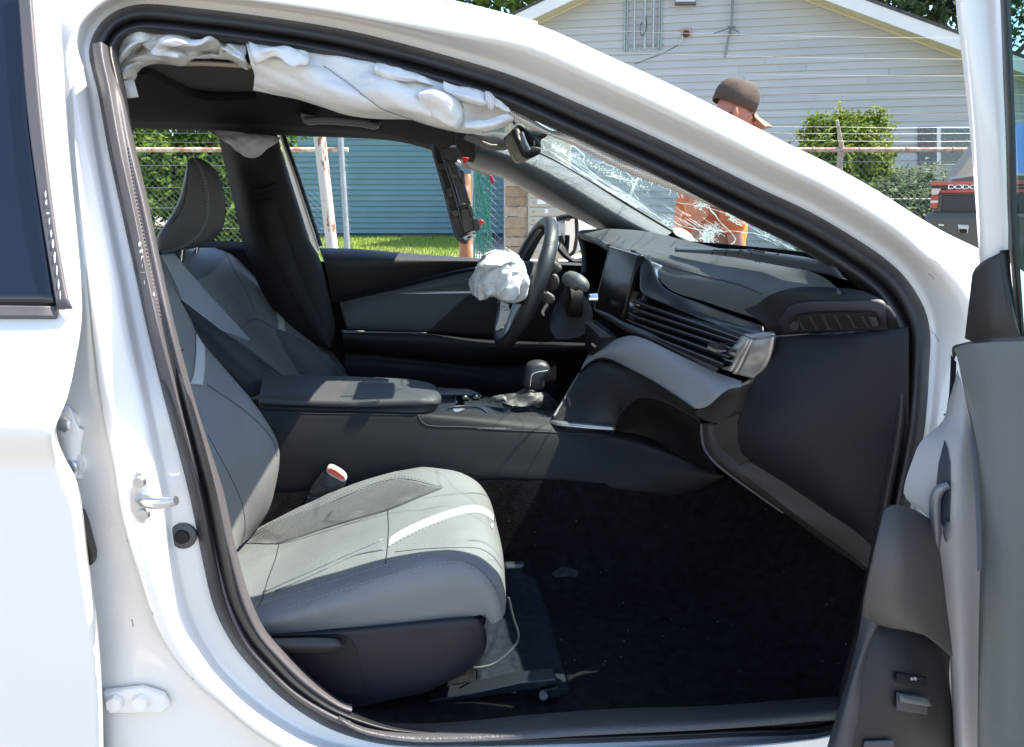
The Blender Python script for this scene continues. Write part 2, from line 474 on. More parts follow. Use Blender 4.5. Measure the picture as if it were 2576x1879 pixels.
# rubber seal round the opening
def ringw(wd, dd):
    return offring([(0, wd), (50, wd)], [(0, dd), (50, dd)])
def ringt(tab, dtab): return offring(tab, dtab)
sw = [(0, 1), (3, 1), (6, 1.0), (10, 1.0), (20, 1.0), (30, 1.05), (38, 1.1), (50, 1)]
def sring(f, dd):
    return offring([(i, -v * f) for i, v in [(0, 30), (3, 34), (5, 46), (8, 52), (12, 56), (16, 52), (20, 56), (24, 60), (30, 64), (34, 70), (38, 78), (41, 80), (44, 66), (50, 60)]], [(0, dd), (50, dd)])
seal_rows = [sring(-.12, .062), sring(.02, .046), sring(.22, .036), sring(.42, .042), sring(.50, .060), sring(.56, .046), sring(.72, .038), sring(.9, .05), sring(1.0, .075), sring(1.02, .12)]
RR = [spl(r, 4, True) for r in seal_rows]
cols = [spl([r[j] for r in RR], 3) for j in range(nn)]
V = [cols[j][i] for i in range(len(cols[0])) for j in range(nn)]
seal = mk('door_seal', V, gridfaces(len(cols[0]), nn, True), rubber, car)
BVH[seal.name] = BVHTree.FromPolygons(V, gridfaces(len(cols[0]), nn, True))
# pillar garnish: grey vinyl strip with a sewn edge over the left upright
gl = [row('B1', None, [(452,215,1.27),(455,260,1.26),(495,450,1.24),(545,720,1.205),(605,1000,1.18),(685,1370,1.14),(745,1640,1.115)]) ,
      row('B1', None, [(492,205,1.25),(498,270,1.24),(535,450,1.22),(583,720,1.185),(645,1000,1.155),(722,1370,1.115),(784,1640,1.09)]),
      row('B1', None, [(522,222,1.27),(526,290,1.26),(560,450,1.235),(610,720,1.20),(668,1000,1.175),(745,1370,1.135),(808,1640,1.11)]),
      row('B1', None, [(528,240,1.30),(545,330,1.28),(590,470,1.24),(640,720,1.205),(705,1000,1.175),(785,1370,1.135),(845,1640,1.11)]),
      row('B1', None, [(530,260,1.34),(560,350,1.34),(608,480,1.30),(662,720,1.26),(728,1000,1.23),(805,1370,1.19),(862,1640,1.17)])]
low = [[(332,736),(368,876),(402,1002),(428,1105),(456,1237),(490,1364),(528,1440),(570,1490),(640,1555),(735,1610),(772,1622)],
       [(352,734),(388,872),(422,998),(448,1100),(476,1228),(510,1350),(546,1424),(588,1474),(656,1538),(745,1590),(775,1600)],
       [(362,732),(398,870),(432,995),(460,1097),(488,1222),(521,1342),(557,1416),(598,1464),(666,1528),(748,1576),(776,1586)],
       [(378,728),(414,865),(450,990),(480,1092),(508,1212),(540,1328),(575,1402),(616,1450),(680,1512),(752,1562),(778,1572)],
       [(388,724),(424,860),(462,985),(494,1086),(520,1205),(552,1318),(586,1390),(628,1438),(690,1500),(755,1550),(780,1558)]]
dl = [(1.118, 1.122), (1.09, 1.10), (1.112, 1.12), (1.11, 1.115), (1.17, 1.18)]
garn = loft('pillar_garnish', [a[:-1] + row('F', d, b) for a, b, d in zip(gl, low, dl)], garnish, car, n=90, k=4)
stitches('garnish_ribbing', 'B1', garn, [[(628,720),(660,930),(705,1150),(745,1370),(790,1560)]], M('rib', (.09, .082, .086), .4), garn, step=.0055, ln=.0025, r=.0008, off=.0004)
scr_m = M('scratch', (.35, .35, .36), .6)
tubes('paint_scratch', [srow('A8', body, p, .0004, 4) for p in ([(1350,550),(1385,572),(1425,600)], [(1372,562),(1400,580)], [(1338,655),(1360,672),(1382,692)], [(1235,775),(1250,790)], [(1350,1050),(1385,1082),(1412,1128)])], .0005, scr_m, body, n=4)
tubes('paint_scratch', [srow('B2', body, p, .0004, 4) for p in ([(508,1160),(514,1188)], [(585,1130),(592,1146)], [(490,855),(496,862)], [(740,1385),(748,1394)])], .0009, scr_m, body, n=4)
# rear door: skin, dark glass, window trim
rd = [row('F', 1.225, [(-1000,-60),(60,-60),(118,-60)]),
      row('F', 1.145, [(-1000,300),(60,300),(140,300)]),
      row('F', 1.062, [(-1000,690),(60,690),(172,690)]),
      row('F', 1.022, [(-1000,800),(60,800),(158,800)]),
      row('F', .99, [(-1000,890),(60,890),(138,890)]),
      row('F', .975, [(-1000,950),(40,950),(112,955)]),
      row('F', .985, [(-1000,985),(40,985),(112,985)]),
      row('F', 1.005, [(-1000,1030),(40,1030),(128,1030)]),
      row('F', 1.008, [(-1000,1100),(60,1100),(160,1094)]),
      row('F', 1.015, [(-1000,1278),(80,1278),(187,1278)]),
      row('F', 1.03, [(-1000,1450),(100,1450),(211,1450)]),
      row('F', 1.06, [(-1000,1680),(100,1680),(222,1680)]),
      row('F', 1.10, [(-1000,2000),(100,2000),(222,2000)])]
for r in rd:
    e = r[-1]
    r.insert(-1, e - FWD * .006 + LAT * .0005)
    r.append(e + LAT * .006 + FWD * .001)
    r.append(e + LAT * .045 - FWD * .012)
rdoor = loft('rear_door', rd, paint, car, n=60, k=4)
tint = M('tinted_glass', (.006, .009, .018), .05, coat=.5)
decal('window_glass', 'B1', rdoor, [[(-560,-60),(100,-60),(112,0)], [(-560,600),(80,600),(162,600)], [(-560,1100),(150,1100),(232,1100)], [(-560,1500),(180,1500),(292,1500)]], tint, rdoor, off=.003, n=12, k=6)
decal('window_trim', 'B1', rdoor, [[(106,-60),(112,0),(160,600),(230,1100),(300,1522)], [(126,-60),(132,0),(182,600),(252,1100),(318,1524)], [(165,-60),(170,0),(222,600),(290,1150),(357,1520)]], garnish, rdoor, off=.007, n=30, k=4, solid=.006)
decal('belt_moulding', 'B1', rdoor, [[(-560,1500),(0,1504),(292,1508)], [(-560,1530),(0,1533),(288,1536)], [(-560,1562),(0,1562),(278,1562)]], garnish, rdoor, off=.009, n=10, k=3, solid=.008)
scf = M('paint_scuff', (.66, .66, .68), .6)
sg = random.Random(17)
rt = bpy.data.objects['window_trim']
V, F = [], []
for x, y, w_, h_ in ((236,960,5,40), (240,1000,6,30), (248,1052,9,10), (255,1090,4,40), (264,1150,5,50), (272,1200,6,60), (281,1265,6,70), (292,1330,5,60), (300,1400,4,60), (308,1450,3,50)):
    q = [cast('B1', x + w_ * math.cos(a) * sg.uniform(.6, 1.1), y + h_ * .5 * math.sin(a) * sg.uniform(.7, 1.1), rt, .0075) for a in [k * .7 for k in range(9)]]
    b = len(V); V += q; F.append(tuple(range(b, b + 9)))
mk('paint_scuff', V, F, scf, rdoor, smooth=False)
V, F = [], []
for x, y, w_, h_ in ((684,1195,3,30), (690,1230,4,26), (696,1262,3,24), (702,1332,16,3), (712,1380,3,26), (748,1440,6,18), (700,1300,2,20)):
    q = [cast('B1', x + w_ * math.cos(a) * sg.uniform(.6, 1.1), y + h_ * .5 * math.sin(a) * sg.uniform(.7, 1.1), garn, .0012) for a in [k * .7 for k in range(9)]]
    b = len(V); V += q; F.append(tuple(range(b, b + 9)))
mk('paint_scuff', V, F, scf, garn, smooth=False)
# latch parts on the jamb
steel = M('zinc_steel', (.62, .64, .66), .28, metal=.9, var=(60, .2))
def jamb(x, y, off=.003, v='B2'): return cast(v, x, y, body, off)
st = mk('striker_plate', *(lambda q: ([p for p in q] + [p - LAT * .004 for p in q], [tuple(range(len(q)))] + [tuple(range(len(q), 2 * len(q)))] + [(i, (i + 1) % len(q), (i + 1) % len(q) + len(q), i + len(q)) for i in range(len(q))]))([jamb(x, y, .004) for x, y in ((528,588),(548,590),(568,640),(572,760),(560,785),(540,780),(512,735),(508,670))]), steel, car, smooth=False)
a = jamb(545, 690, .005)
hp = [a, a + Vector((.012, -.02, 0)), a + Vector((.05, -.03, .004)), a + Vector((.058, -.02, .010)), a + Vector((.03, -.005, .016)), a + Vector((.002, 0, .014))]
tube('striker_bar', [a, a + Vector((.012, -.012, 0)), a + Vector((.040, -.026, .003)), a + Vector((.060, -.030, .008))], [.008, .0095, .0085, .006], steel, st, n=10, smooth_path=3)
for x, y in ((540, 625), (556, 748)):
    q = jamb(x, y, .008); tube('bolt', [q, q - LAT * .005], [.009, .007], steel, st, n=10)
for x, y in ((268, 400), (292, 560)):
    q = jamb(x, y, .002)
    b = tube('hinge_washer', [q, q - LAT * .006], [.0165, .0155], paint, car, n=18)
    tube('hinge_bolt', [q - LAT * .006, q - LAT * .016, q - LAT * .018], [.010, .010, .007], steel, b, n=6)
hl = loft('door_hinge', [[jamb(x, y, o) for x, y, o in r] for r in ([(232,470,.004),(238,400,.004),(250,330,.004)], [(262,520,.012),(262,430,.014),(285,345,.010)], [(300,610,.010),(300,500,.012),(320,420,.008)], [(322,620,.002),(318,520,.002),(330,430,.002)])], paint, car, n=14, k=3, solid=.004)
pv = [jamb(x, y, .004) for x, y in ((303,716),(335,728),(352,770),(383,890),(380,925),(350,945),(335,940))]
plate('check_boot', pv, -LAT * .018, rubber, car, bevel=.004)
g0 = jamb(705, 838, .0015)
gp = tube('body_plug', [g0 + LAT * .004, g0 - LAT * .001, g0 - LAT * .003], [.019, .019, .0165], M('plug', (.08, .078, .082), .5), car, n=28)
tube('plug_cap', [g0 - LAT * .003, g0 - LAT * .006], [.0105, .0095], blackpl, gp, n=24)
# lower hinge with its bolts near the sill
lh = plate('lower_hinge', [jamb(x, y, .003) for x, y in ((408,1420),(560,1405),(640,1430),(665,1470),(640,1500),(430,1505))], -LAT * .012, paint, car, bevel=.003)
for x, y in ((462, 1455), (560, 1452)):
    q = jamb(x, y, .016); tube('bolt', [q, q - LAT * .008], [.013, .011], paint, lh, n=6)
# sill scuff plate
sc = [row('F', None, [(735,1556,1.18),(790,1580,1.19),(900,1590,1.21),(1100,1576,1.24),(1320,1558,1.26),(1600,1548,1.27),(1870,1525,1.28)]),
      row('F', None, [(748,1575,1.13),(800,1600,1.13),(900,1612,1.13),(1100,1606,1.13),(1320,1590,1.135),(1600,1576,1.14),(1865,1553,1.14)]),
      row('F', None, [(752,1590,1.095),(805,1615,1.095),(900,1630,1.095),(1100,1627,1.095),(1320,1613,1.095),(1600,1598,1.098),(1860,1576,1.10)]),
      row('F', None, [(757,1602,1.092),(811,1626,1.092),(905,1641,1.09),(1100,1638,1.09),(1320,1626,1.09),(1600,1612,1.092),(1858,1592,1.095)])]
scuff = loft('scuff_plate', sc, scuffpl, car, n=60, k=5, solid=.003)
# sill, floor pan
def C3(x, d, z): return Vector((0, 0, z)) + FWD * x + LAT * d
box('floor_pan', C3(-.2, 1.9, .24) , (3.2, 1.6, .05), blackpl, car, rot=Matrix.Rotation(math.atan(YAW), 3, 'Z'))
# ================================================================ the yard behind
def gz(Y):
    return lerp_tab([(-60, 0), (9, 0), (14, .38), (19, .523), (40, .6), (200, 1.0)], Y)
def sheet(name, x0, x1, ys, m, dz=0, **kw):
    V = [Vector((x, y, gz(y) + dz)) for y in ys for x in (x0, x1)]
    F = [(2 * i, 2 * i + 1, 2 * i + 3, 2 * i + 2) for i in range(len(ys) - 1)]
    return mk(name, V, F, m, None, smooth=False, kind='structure', **kw)
asphalt = M('asphalt', (.25, .225, .195), .9, bump=(60, .5), var=(3, .35))
concrete = M('concrete', (.55, .53, .49), .85, bump=(80, .4), var=(4, .2))
lawn = M('lawn', (.10, .17, .025), .9, var=(2.5, .45, (.16, .20, .05)), bump=(40, .8))
sheet('ground', -150, 150, [-60, 9, 14, 19, 40, 200], asphalt)
sheet('grass_ground', -26, -.75, [11.3, 14, 19, 24], lawn, .004)
sheet('grass_verge', 1.2, 26, [11.3, 14, 19, 24], lawn, .004)
sheet('path', -1.05, 3.0, [10.2, 12.2, 14.2], concrete, .012)
rng = random.Random(3)
def blades(name, x0, x1, y0, y1, n, m):
    V, F = [], []
    for i in range(n):
        x = rng.uniform(x0, x1); y = rng.uniform(y0, y1); h = rng.uniform(.03, .09); a = rng.uniform(0, 6.3)
        dx, dy = math.cos(a) * .008, math.sin(a) * .008; lx, ly = rng.gauss(0, .03), rng.gauss(0, .03)
        z = gz(y); b = len(V)
        V += [(x - dx, y - dy, z), (x + dx, y + dy, z), (x + lx, y + ly, z + h)]
        F.append((b, b + 1, b + 2))
    return mk(name, V, F, m, None, smooth=False, kind='stuff')
gm = M('grass_blade', (.24, .35, .045), .6, var=(.9, .5, (.32, .36, .09)), spec=.3)
blades('grass', -8, -.8, 12.5, 19.2, 42000, gm)
# ---------------------------------------------------------------- leaves
def leafy(name, blobs, n, size, m, parent, up=.35, seedv=1, spikes=0, **kw):
    """leaf-sized folded faces scattered through overlapping clumps"""
    g = random.Random(seedv)
    V, F = [], []
    tot = sum(b[1].x * b[1].y * b[1].z for b in blobs)
    for c, rad in blobs:
        k = int(n * rad.x * rad.y * rad.z / tot)
        for i in range(k):
            d = Vector((g.gauss(0, 1), g.gauss(0, 1), g.gauss(0, 1))).normalized()
            rr = g.random() ** .33
            q = noise.noise(Vector((d.x * 2.1, d.y * 2.1, d.z * 2.1)) + c) * .38 + noise.noise(d * 6.0 + c) * .16
            rr *= 1 + q
            p = c + Vector((d.x * rad.x, d.y * rad.y, d.z * rad.z)) * rr
            if noise.noise(p * (1.1 / max(size * 6, .3))) < -.22: continue
            s = size * g.uniform(.6, 1.35)
            nrm = (d * .8 + Vector((g.gauss(0, .7), g.gauss(0, .7), g.gauss(0, .7) + up))).normalized()
            t = nrm.cross(Vector((g.gauss(0, 1), g.gauss(0, 1), g.gauss(0, 1)))).normalized()
            b = nrm.cross(t)
            i0 = len(V)
            V += [p - t * s * .5, p + b * s * .26 - nrm * s * .06, p + t * s * .55, p - b * s * .26 - nrm * s * .06]
            F.append((i0, i0 + 1, i0 + 2, i0 + 3))
    for i in range(spikes):
        c, rad = g.choice(blobs)
        x = c.x + g.uniform(-.8, .8) * rad.x; y = c.y + g.uniform(-.6, .6) * rad.y
        h = g.uniform(.25, .75) * rad.z; lean = Vector((g.gauss(0, .12), g.gauss(0, .1), 1))
        o = Vector((x, y, c.z + rad.z * .62))
        for k in range(int(h / size * 3.2)):
            p = o + lean * (k * size / 3.2) + Vector((g.gauss(0, .02), g.gauss(0, .02), 0))
            a = g.uniform(0, 6.3); t = Vector((math.cos(a), math.sin(a), .6)).normalized(); bb = t.cross(Vector((0, 0, 1))).normalized()
            s = size * g.uniform(.6, 1.0); i0 = len(V)
            V += [p, p + t * s * .5 + bb * s * .25, p + t * s, p + t * s * .5 - bb * s * .25]
            F.append((i0, i0 + 1, i0 + 2, i0 + 3))
    return mk(name, V, F, m, parent, smooth=False, **kw)
def leafmat(name, c, c2, sc=1.6):
    m = M(name, c, .6, var=(sc, .5, c2), spec=.12)
    t = m.node_tree; b = t.nodes['Principled BSDF']; out = t.nodes['Material Output']
    tl = t.nodes.new('ShaderNodeBsdfTranslucent'); mx = t.nodes.new('ShaderNodeMixShader'); mx.inputs[0].default_value = .3
    for n in t.nodes:
        if n.type == 'MIX': t.links.new(n.outputs[2], tl.inputs[0])
    t.links.new(b.outputs[0], mx.inputs[1]); t.links.new(tl.outputs[0], mx.inputs[2]); t.links.new(mx.outputs[0], out.inputs[0])
    return m
lf1 = leafmat('hedge_leaf', (.15, .235, .035), (.06, .125, .02))
lf2 = leafmat('bush_leaf', (.24, .29, .04), (.10, .17, .03))
lf3 = leafmat('pale_leaf', (.21, .26, .14), (.09, .15, .06))
lf4 = leafmat('maple_leaf', (.03, .055, .03), (.05, .08, .025))
lf5 = leafmat('tree_leaf', (.11, .17, .03), (.05, .10, .02))
bark = M('bark', (.10, .075, .055), .9, bump=(30, .8))
def trunk(parent, b, h, r, limbs=5, sd=1, spread=1.5):
    g = random.Random(sd)
    V, F = [], []
    pts = [b + Vector((g.gauss(0, .04) * i, g.gauss(0, .04) * i, h * i / 5)) for i in range(6)]
    tubegeo(pts, [r * (1 - .11 * i) for i in range(6)], 8, True, V, F)
    for k in range(limbs):
        s = pts[3 + k % 3]; a = 6.28 * k / limbs + g.random()
        q = [s + Vector((math.cos(a) * spread * t, math.sin(a) * spread * t, spread * .8 * t)) for t in (0, .35, .7, 1)]
        tubegeo(q, [r * .5, r * .38, r * .25, r * .1], 6, True, V, F)
    return mk('trunk', V, F, bark, parent)
# climbing hedge seen behind the headrest
X = lambda x, Y, y=826: PW('F', x, y, Y)
h = thing('hedge', (X(380, 13.2).x, 13.2, gz(13)), 'tall green hedge grown over the fence behind the headrest', 'hedge')
hb = []
for i, x in enumerate(range(200, 590, 44)):
    p = PW('F', x, 400, 13.2)
    hb.append((Vector((p.x, 13.0 + (i % 3) * .2, gz(13) + .75)), Vector((.55, .5, .8))))
    hb.append((Vector((p.x + .1, 13.2, gz(13) + 1.55 + .22 * math.sin(i * 1.7))), Vector((.6, .5, .75))))
for x in range(190, 600, 40):
    q = PW('F', x, 270, 13.4); hb.append((Vector((q.x, 13.5, q.z - .1)), Vector((.6, .45, .62))))
leafy('crown', hb, 46000, .10, lf1, h, seedv=4, kind=None)
V, F = [], []
for i, x in enumerate(range(210, 590, 60)):
    q = PW('F', x, 500, 13.2); tubegeo([Vector((q.x, 13.2, gz(13.2))), Vector((q.x + .1, 13.2, gz(13) + 1.0)), Vector((q.x - .1, 13.1, gz(13) + 1.9))], [.03, .02, .01], 5, True, V, F)
mk('stem', V, F, bark, h)
# two bushes by the fence on the right
b1 = thing('bush', (X(1880, 13).x, 13, gz(13)), 'upright yellow green bush against the white house, behind the bent fence post', 'bush')
p = lambda x, y, Y: PW('F', x, y, Y)
leafy('crown', [(p(1815, 372, 13), Vector((.62, .6, .75))), (p(1900, 350, 13), Vector((.55, .55, .72))), (p(1865, 420, 13), Vector((.85, .6, .7))), (p(1800, 310, 13), Vector((.25, .3, .35))), (p(1915, 305, 13.1), Vector((.36, .4, .42))), (p(1850, 300, 13.1), Vector((.18, .2, .4)))], 24000, .085, lf2, b1, seedv=9, spikes=26)
q = p(1870, 500, 13); tubes('stem', [[Vector((q.x + dx, 13, gz(13))), Vector((q.x + dx * 3, 13, gz(13) + 1.1))] for dx in (-.1, 0, .12)], .02, bark, b1, n=5)
b2 = thing('bush', (X(2010, 12.4).x, 12.4, gz(12.4)), 'rounded pale leaved bush beside the parked dark car', 'bush')
leafy('crown', [(p(2020, 425, 12.4), Vector((.62, .5, .42))), (p(1960, 470, 12.3), Vector((.5, .5, .45))), (p(2060, 480, 12.4), Vector((.6, .5, .5)))], 17000, .07, lf3, b2, seedv=12, up=1.0)
q = p(2020, 520, 12.4); tubes('stem', [[Vector((q.x + dx, 12.4, gz(12.4))), Vector((q.x + dx * 3, 12.4, gz(12.4) + .8))] for dx in (-.1, .05)], .02, bark, b2, n=5)
# trees over the roofs
t1 = thing('tree', (X(1090, 27).x, 27, gz(27)), 'sunlit light green tree showing left of the white gable', 'tree')
leafy('crown', [(p(1090, -10, 27), Vector((2.2, 2, 2.0))), (p(1180, -40, 27), Vector((2.0, 2, 1.9))), (p(1000, -40, 27), Vector((2.2, 2, 2.2))), (p(1130, -130, 27), Vector((2.6, 2, 2.2)))], 7500, .26, lf5, t1, seedv=21)
trunk(t1, Vector((X(1090, 27).x, 27, gz(27))), 5.5, .26, sd=3, spread=2.2)
t2 = thing('tree', (X(2080, 26).x, 26, gz(26)), 'dark leaved tree standing over the right slope of the gable', 'tree')
leafy('crown', [(p(1960, -20, 26), Vector((1.9, 2, 1.3))), (p(2060, 10, 26), Vector((1.8, 2, 1.25))), (p(2190, 0, 26), Vector((2.0, 2, 1.6))), (p(2080, -110, 26), Vector((3.0, 2, 1.8)))], 6500, .27, lf4, t2, seedv=33)
trunk(t2, Vector((X(2080, 26).x, 26, gz(26))), 5.2, .3, sd=5, spread=2.0)
# ---------------------------------------------------------------- white sided house with the gable
HA = R(12.8); HX0 = 3.43; HY0 = 16.0
hd = Vector((math.cos(HA), -math.sin(HA), 0)); hn = Vector((-math.sin(HA), -math.cos(HA), 0))   # along the wall, out of the wall
H0 = Vector((HX0, HY0, 0))
def PH(v, x, y, out=0):
    """photo pixel -> point on the gable wall (out metres in front of it)"""
    r = ray(v, x, y); o = H0 + hn * out - CAM
    return CAM + r * (o.dot(hn) / r.dot(hn))
house = thing('gabled_house', H0, 'white vinyl sided house with a wide gable facing the yard', 'house')
vinyl = [M('white_vinyl', (.47, .465, .46), .5, var=(1.2, .08), bump=(90, .05)), M('white_vinyl_b', (.45, .445, .44), .5, var=(1.1, .08), bump=(90, .05))]
hu = lambda q: (q - H0).dot(hd)
pk = PH('F', 1513, -100); zl = PH('F', 1169, 62); zr = PH('F', 2123, 126)
sl = (pk.z - zl.z) / (hu(pk) - hu(zl)); sr = (pk.z - zr.z) / (hu(zr) - hu(pk))
uL, uR = hu(PH('F', 1150, 100)), hu(pk) + 7.6
bh = .134
nb = int((pk.z - gz(16)) / bh)
joints = {}
for k in range(nb):
    z0 = gz(16) + k * bh; z1 = min(z0 + bh + .012, pk.z - .01)
    if z0 > pk.z - .1: break
    uu = []
    for z in (z0, z1):
        a = max(uL, hu(pk) - (pk.z - z) / sl); b = min(uR, hu(pk) + (pk.z - z) / sr)
        uu.append((a, b))
    cuts = sorted(rng.uniform(uL + 1, uR - 1) for _ in range(2))
    if k < 6: cuts = []
    es = [None] + [c for c in cuts if uu[1][0] + .5 < c < uu[1][1] - .5] + [None]
    for i in range(len(es) - 1):
        a0 = es[i] if es[i] is not None else uu[0][0]; a1 = es[i] if es[i] is not None else uu[1][0]
        b0 = es[i + 1] - .004 if es[i + 1] is not None else uu[0][1]; b1 = es[i + 1] - .004 if es[i + 1] is not None else uu[1][1]
        wv = rng.gauss(0, .0018)
        pt = lambda u, z, o: H0 + hd * u + hn * o + Vector((0, 0, z))
        V = [pt(a0, z0, .030 + wv), pt(b0, z0, .030 + wv), pt(b1, z1, .004), pt(a1, z1, .004), pt(a0, z0, .001), pt(b0, z0, .001)]
        mk('siding_board', V, [(0, 1, 2, 3), (4, 5, 1, 0)], vinyl[(k + i) % 2], house, smooth=False)
# wall behind the boards, roof slopes, fascia, soffit
trimw = M('fascia_white', (.74, .73, .71), .5, var=(3, .06))
cream = M('soffit_cream', (.62, .56, .42), .6, var=(3, .08))
shingle = M('roof_shingle', (.09, .085, .08), .9, bump=(40, .8), var=(8, .4))
U = lambda u, o, z: H0 + hd * u + hn * o + Vector((0, 0, z))
zf = lambda u: pk.z - (hu(pk) - u) * sl if u < hu(pk) else pk.z - (u - hu(pk)) * sr
plate('wall', [U(uL, -.01, 0), U(uR, -.01, 0), U(uR, -.01, zf(uR)), U(hu(pk), -.01, pk.z), U(uL, -.01, zf(uL))], -hn * 7, vinyl[0], house)
for nm, ua, ub in (('l', uL - .5, hu(pk)), ('r', hu(pk), uR + .5)):
    a, b = (ua, ub)
    s0, s1 = zf(a), zf(b)
    ov = .50
    plate('soffit', [U(a, .03, s0 + .01), U(b, .03, s1 + .01), U(b, ov, s1 + .012), U(a, ov, s0 + .012)], Vector((0, 0, .02)), cream, house)
    plate('fascia', [U(a, ov + .002, s0 - .03), U(b, ov + .002, s1 - .03), U(b, ov + .002, s1 + .20), U(a, ov + .002, s0 + .20)], hn * .025, trimw, house)
    plate('rake_moulding', [U(a, .024, s0 - .035), U(b, .024, s1 - .035), U(b, .024, s1 + .008), U(a, .024, s0 + .008)], hn * .02, cream, house)
    plate('roof', [U(a, ov + .045, s0 + .205), U(b, ov + .045, s1 + .205), U(b, -7.2, s1 + .205), U(a, -7.2, s0 + .205)], Vector((0, 0, .05)), shingle, house)
# window with shutter at lower right
win = M('house_glass', (.05, .08, .085), .08, coat=.6)
shut = M('shutter_grey', (.16, .165, .19), .6)
def hrect(v, x0, y0, x1, y1, o):
    return [PH(v, x0, y1, o), PH(v, x1, y1, o), PH(v, x1, y0, o), PH(v, x0, y0, o)]
wf = plate('window_frame', hrect('A4', 1505, 1052, 2100, 1372, .03), hn * .03, trimw, house, bevel=.004)
plate('pane', hrect('A4', 1545, 1068, 1790, 1360, .062), hn * .004, win, wf)
plate('pane', hrect('A4', 1815, 1068, 2080, 1360, .062), hn * .004, win, wf)
shp = plate('shutter', hrect('A4', 1352, 1055, 1500, 1372, .028), hn * .02, shut, house)
for k in range(13):
    y = 1066 + k * 23.4
    plate('louvre', [PH('A4', 1362, y + 20, .05), PH('A4', 1490, y + 20, .05), PH('A4', 1490, y, .064), PH('A4', 1362, y, .064)], -hn * .01, shut, shp)
galv = M('galvanised', (.46, .48, .49), .45, metal=.5, var=(30, .25))
galvg = M('galvanised_channel', (.38, .45, .42), .5, metal=.4, var=(30, .3))
for x0, x1, yb in ((893, 888, 415), (1176, 1164, 405)):
    q0, q1 = PH('A3', x0 + 4, -300, .03), PH('A3', x1, yb, .03)
    ch = plate('strut_channel', [q0 - hd * .03, q0 + hd * .03, q1 + hd * .03, q1 - hd * .03], hn * .04, galvg, house)
    for k in range(26):
        c = q0.lerp(q1, (k + .5) / 26) + hn * .041
        box('slot', c, (.018, .004, .05), M('slot_dark', (.08, .09, .09), .8) if k == 0 and x0 == 893 else bpy.data.materials['slot_dark'], ch, rot=Matrix.Rotation(-HA, 3, 'Z'))
q0, q1 = PH('A3', 868, 372, .05), PH('A3', 1195, 358, .05)
tube('strut_bar', [q0, q1], .012, galvg, house)
for x0, x1, yb, r in ((960, 956, 408, .022), (1046, 1040, 403, .024), (1116, 1109, 397, .020)):
    tube('conduit', [PH('A3', x0 + 2, -300, .11), PH('A3', x0, 0, .11), PH('A3', x1, yb, .11)], r, galv, house)
wire_d = M('dark_cable', (.03, .03, .035), .6)
tube('cable', [PH('A3', x, y, .15) for x, y in ((1050, 130), (1058, 200), (1040, 270), (1018, 290), (1005, 250), (1010, 195), (1025, 183))], .008, wire_d, house, smooth_path=5)
vb = plate('wall_lamp_base', hrect('A3', 1338, 228, 1422, 300, .022), hn * .02, M('rusted_plate', (.34, .20, .11), .8, var=(25, .6, (.5, .42, .34))), house)
tube('lamp_cup', [PH('A3', 1382, 268, .045), PH('A3', 1378, 275, .12)], [.05, .065], M('rust_dark', (.09, .045, .03), .8, var=(30, .5)), vb, n=14)
tube('lamp_arm', [PH('A3', 1345, 290, .08), PH('A3', 1350, 315, .10), PH('A3', 1318, 362, .12)], .014, M('old_cream', (.55, .5, .4), .6), vb, smooth_path=4)
tube('wall_cable', [PH('A3', 1315, 365, .03), PH('A3', 1200, 430, .03), PH('A3', 960, 520, .03)], .005, wire_d, house)
vt = plate('vent_box', hrect('A3', 1295, -80, 1452, 38, .022), hn * .10, trimw, house, bevel=.006)
plate('vent_rim', hrect('A3', 1288, 28, 1458, 44, .02), hn * .14, M('vent_rim', (.12, .10, .09), .6), vt)
mast = tube('antenna_mast', [PH('A3', 1757, -400, .12), PH('A3', 1756, 0, .12), PH('A3', 1745, 285, .12)], .022, M('mast_grey', (.20, .22, .25), .5, metal=.5), house)
mg = bpy.data.materials['mast_grey']
tube('mast_arm', [PH('A3', 1742, 225, .12), PH('A3', 1605, 272, .30)], .012, mg, mast)
tube('mast_arm', [PH('A3', 1742, 225, .12), PH('A3', 1810, 262, .30)], .012, mg, mast)
tube('mast_arm', [PH('A3', 1735, 240, .10), PH('A3', 1692, 465, .04)], .015, mg, mast)
tube('mast_clamp', [PH('A3', 1715, 216, .12), PH('A3', 1778, 216, .12)], .012, mg, mast)
# ---------------------------------------------------------------- blue house
blue = thing('blue_house', (-3, 19, gz(19)), 'low blue house with clapboard siding behind the lawn', 'house')
bm_ = [M('blue_paint', (.19, .315, .35), .6, var=(1.5, .12), bump=(60, .1)), M('blue_paint_b', (.18, .30, .34), .6, var=(1.4, .12), bump=(60, .1))]
bx0, bx1 = PW('F', 560, 400, 19).x, PW('F', 1300, 400, 19).x
zb = gz(19) + .10; k = 0
hh = .1235
while zb + k * hh < 3.25:
    z0 = zb + k * hh; z1 = z0 + hh + .01; wv = rng.gauss(0, .0015)
    V = [(bx0, 18.962 + wv, z0), (bx1, 18.962 + wv, z0), (bx1, 18.995, z1), (bx0, 18.995, z1), (bx0, 18.998, z0), (bx1, 18.998, z0)]
    mk('siding_board', V, [(0, 1, 2, 3), (4, 5, 1, 0)], bm_[k % 2], blue, smooth=False); k += 1
box('wall', ((bx0 + bx1) / 2, 21.01, 1.9), (bx1 - bx0 - .01, 4, 2.9), bm_[0], blue)
box('foundation', ((bx0 + bx1) / 2, 20.99, zb - .12), (bx1 - bx0 - .02, 3.97, .24), M('foundation_blue', (.06, .10, .13), .8), blue)
plate('roof', [Vector((bx0 - .3, 18.6, 3.2)), Vector((bx1 + .3, 18.6, 3.2)), Vector((bx1 + .3, 21, 4.3)), Vector((bx0 - .3, 21, 4.3))], Vector((0, 0, .08)), shingle, blue)
